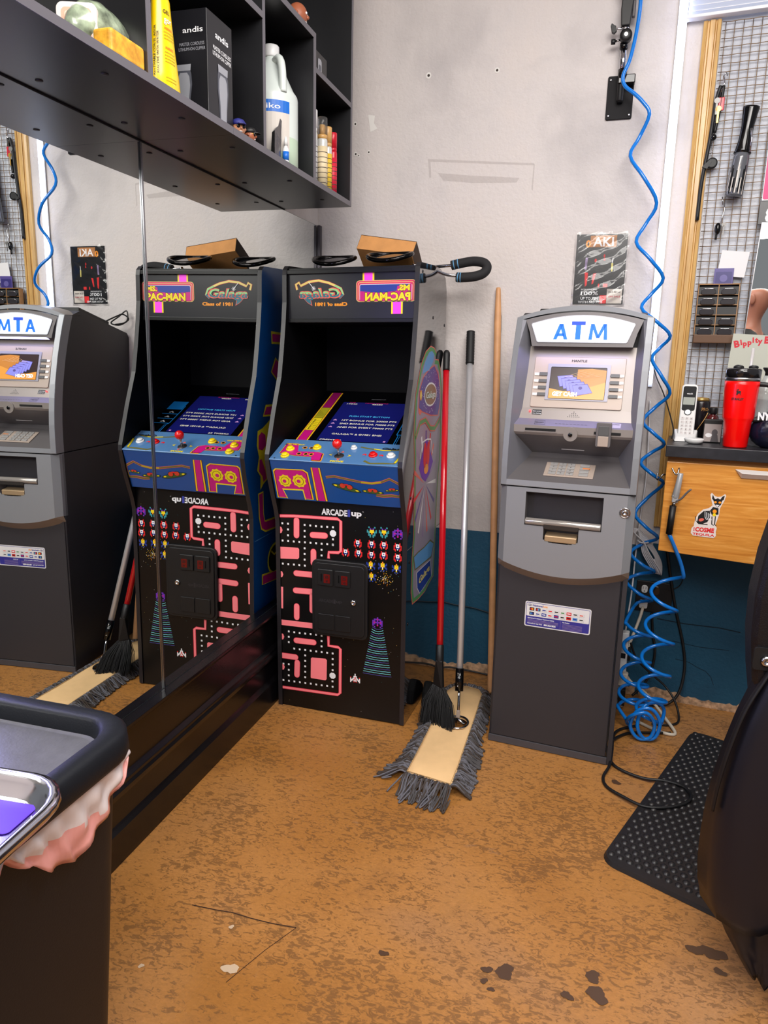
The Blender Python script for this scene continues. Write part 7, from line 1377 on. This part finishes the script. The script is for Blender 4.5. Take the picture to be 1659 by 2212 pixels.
# steel tray on the lid
t = thing('steel_tray', 'shiny steel tray with a purple liner resting on the trash can lid', 'tray', (.30, -2.36, .702), (0, 0, rad(4)))
STL = mat('polished_steel', (206, 204, 210), .16, 1.)
b = B(); TX, TY = .222, .20
loft(b, [ring_r(TX-.020, TY-.020, .052, .014), ring_r(TX-.012, TY-.012, .058, .030), ring_r(TX-.008, TY-.008, .06, .034), ring_r(TX-.002, TY-.002, .064, .038), ring_r(TX+.004, TY+.004, .066, .036), ring_r(TX+.006, TY+.006, .068, .028), ring_r(TX+.002, TY+.002, .066, .022)], STL); loft(b, [ring_r(TX-.020, TY-.020, .052, .014), ring_r(TX-.024, TY-.024, .05, .013)], STL, False, True); b.build('tray_body', t, solid=.0012)
b = B(); b.prism(rr(-TX+.04, TX-.034, TY-.088, TY-.030, .008), 'z', .0145, .0155, mat('purple_liner', (84, 40, 190), .35)); b.build('purple_liner', t, label='purple paper liner')
# ---------------------------------------------------------------- person standing beside the camera, seen only in the station mirror
def skin_body(name, verts, edges, radii, m, parent, sub=2):
    me = bpy.data.meshes.new(name); me.from_pydata(verts, edges, []); o = bpy.data.objects.new(name, me); COL.objects.link(o)
    if parent: o.parent = parent
    me.materials.append(m); sk_ = o.modifiers.new('skin', 'SKIN'); sk_.use_smooth_shade = True; me.skin_vertices or None
    bm = bmesh.new(); bm.from_mesh(me); lay = bm.verts.layers.skin.verify(); bm.verts.ensure_lookup_table()
    for i, r_ in enumerate(radii): bm.verts[i][lay].radius = (r_, r_*.8) if not isinstance(r_, tuple) else r_
    bm.verts[0][lay].use_root = True; bm.to_mesh(me); bm.free()
    d = o.modifiers.new('sub', 'SUBSURF'); d.levels = sub; d.render_levels = sub
    return o
t = thing('person', 'person with a shaved head in a black shirt, seen in the right-hand mirror', 'person', (1.46, -2.92, 0), (0, 0, rad(-75))); t.scale = (1, 1, 1.08)
SKN = mat('person_skin', (186, 122, 98), .5, bump=.1, bscale=90)
V = [(0, 0, .90), (0, 0, 1.05), (0, 0, 1.2), (0, 0, 1.34), (0, .0, 1.40), (0, .005, 1.47), (0, .01, 1.54), (0, .015, 1.60), (0, .01, 1.645),
     (.10, 0, 1.36), (.19, 0, 1.33), (.22, -.02, 1.08), (.22, .02, .90), (.22, .0, .80), (-.10, 0, 1.36), (-.19, 0, 1.33), (-.22, -.02, 1.08), (-.22, .02, .90), (-.22, .0, .80),
     (.09, 0, .86), (.10, -.01, .48), (.10, 0, .08), (.10, -.05, .05), (-.09, 0, .86), (-.10, -.01, .48), (-.10, 0, .08), (-.10, -.05, .05)]
E_ = [(0, 1), (1, 2), (2, 3), (3, 4), (4, 5), (5, 6), (6, 7), (7, 8), (3, 9), (9, 10), (10, 11), (11, 12), (12, 13), (3, 14), (14, 15), (15, 16), (16, 17), (17, 18), (0, 19), (19, 20), (20, 21), (21, 22), (0, 23), (23, 24), (24, 25), (25, 26)]
Rr = [(.16, .12), (.15, .11), (.17, .12), (.15, .10), .06, .058, (.078, .095), (.088, .10), (.06, .07), .07, .06, .045, .032, .028, .07, .06, .045, .032, .028, .09, .065, .045, .04, .09, .065, .045, .04]
body_o = skin_body('body', V, E_, Rr, SKN, t)
SHT = mat('black_shirt', (22, 22, 26), .8)
V2 = [(0, 0, .86), (0, 0, 1.05), (0, 0, 1.2), (0, 0, 1.34), (0, 0, 1.385), (.10, 0, 1.36), (.19, 0, 1.33), (.215, -.01, 1.15), (-.10, 0, 1.36), (-.19, 0, 1.33), (-.215, -.01, 1.15)]
skin_body('shirt', V2, [(0, 1), (1, 2), (2, 3), (3, 4), (3, 5), (5, 6), (6, 7), (3, 8), (8, 9), (9, 10)], [(.18, .14), (.17, .13), (.185, .135), (.165, .115), .075, .085, .075, .06, .085, .075, .06], SHT, t)
V3 = [(0, 0, .90), (.09, 0, .84), (.10, -.01, .48), (.10, 0, .10), (-.09, 0, .84), (-.10, -.01, .48), (-.10, 0, .10)]
skin_body('trousers', V3, [(0, 1), (1, 2), (2, 3), (0, 4), (4, 5), (5, 6)], [(.17, .13), .105, .08, .06, .105, .08, .06], mat('dark_jeans', (34, 38, 54), .8), t)
for sx_ in (-1, 1):
    b = B(); b.ball((sx_*.083, .012, 1.575), .024, SKN, 12, sz=1.35, sx=.45, sy=.85); b.build('ear', t)
b = B(); b.ball((0, -.094, 1.565), .014, SKN, 12, sz=1.6)
b.build('nose', t)
b = B()
for sx_ in (-1, 1): b.ball((sx_*.03, -.080, 1.59), .011, INKW, 12); b.ball((sx_*.03, -.089, 1.59), .005, INKB, 8)
b.build('eyes', t)
b = B(); b.tube([(-.022, -.083, 1.525), (0, -.09, 1.522), (.022, -.083, 1.525)], .004, mat('lips', (150, 80, 72), .5), 8); b.build('mouth', t)
for sx_ in (-1, 1):
    b = B(); b.ball((sx_*.10, -.045, .05), .055, INKB, 14, sz=.9, sx=1.0, sy=2.1); b.build('shoe', t)
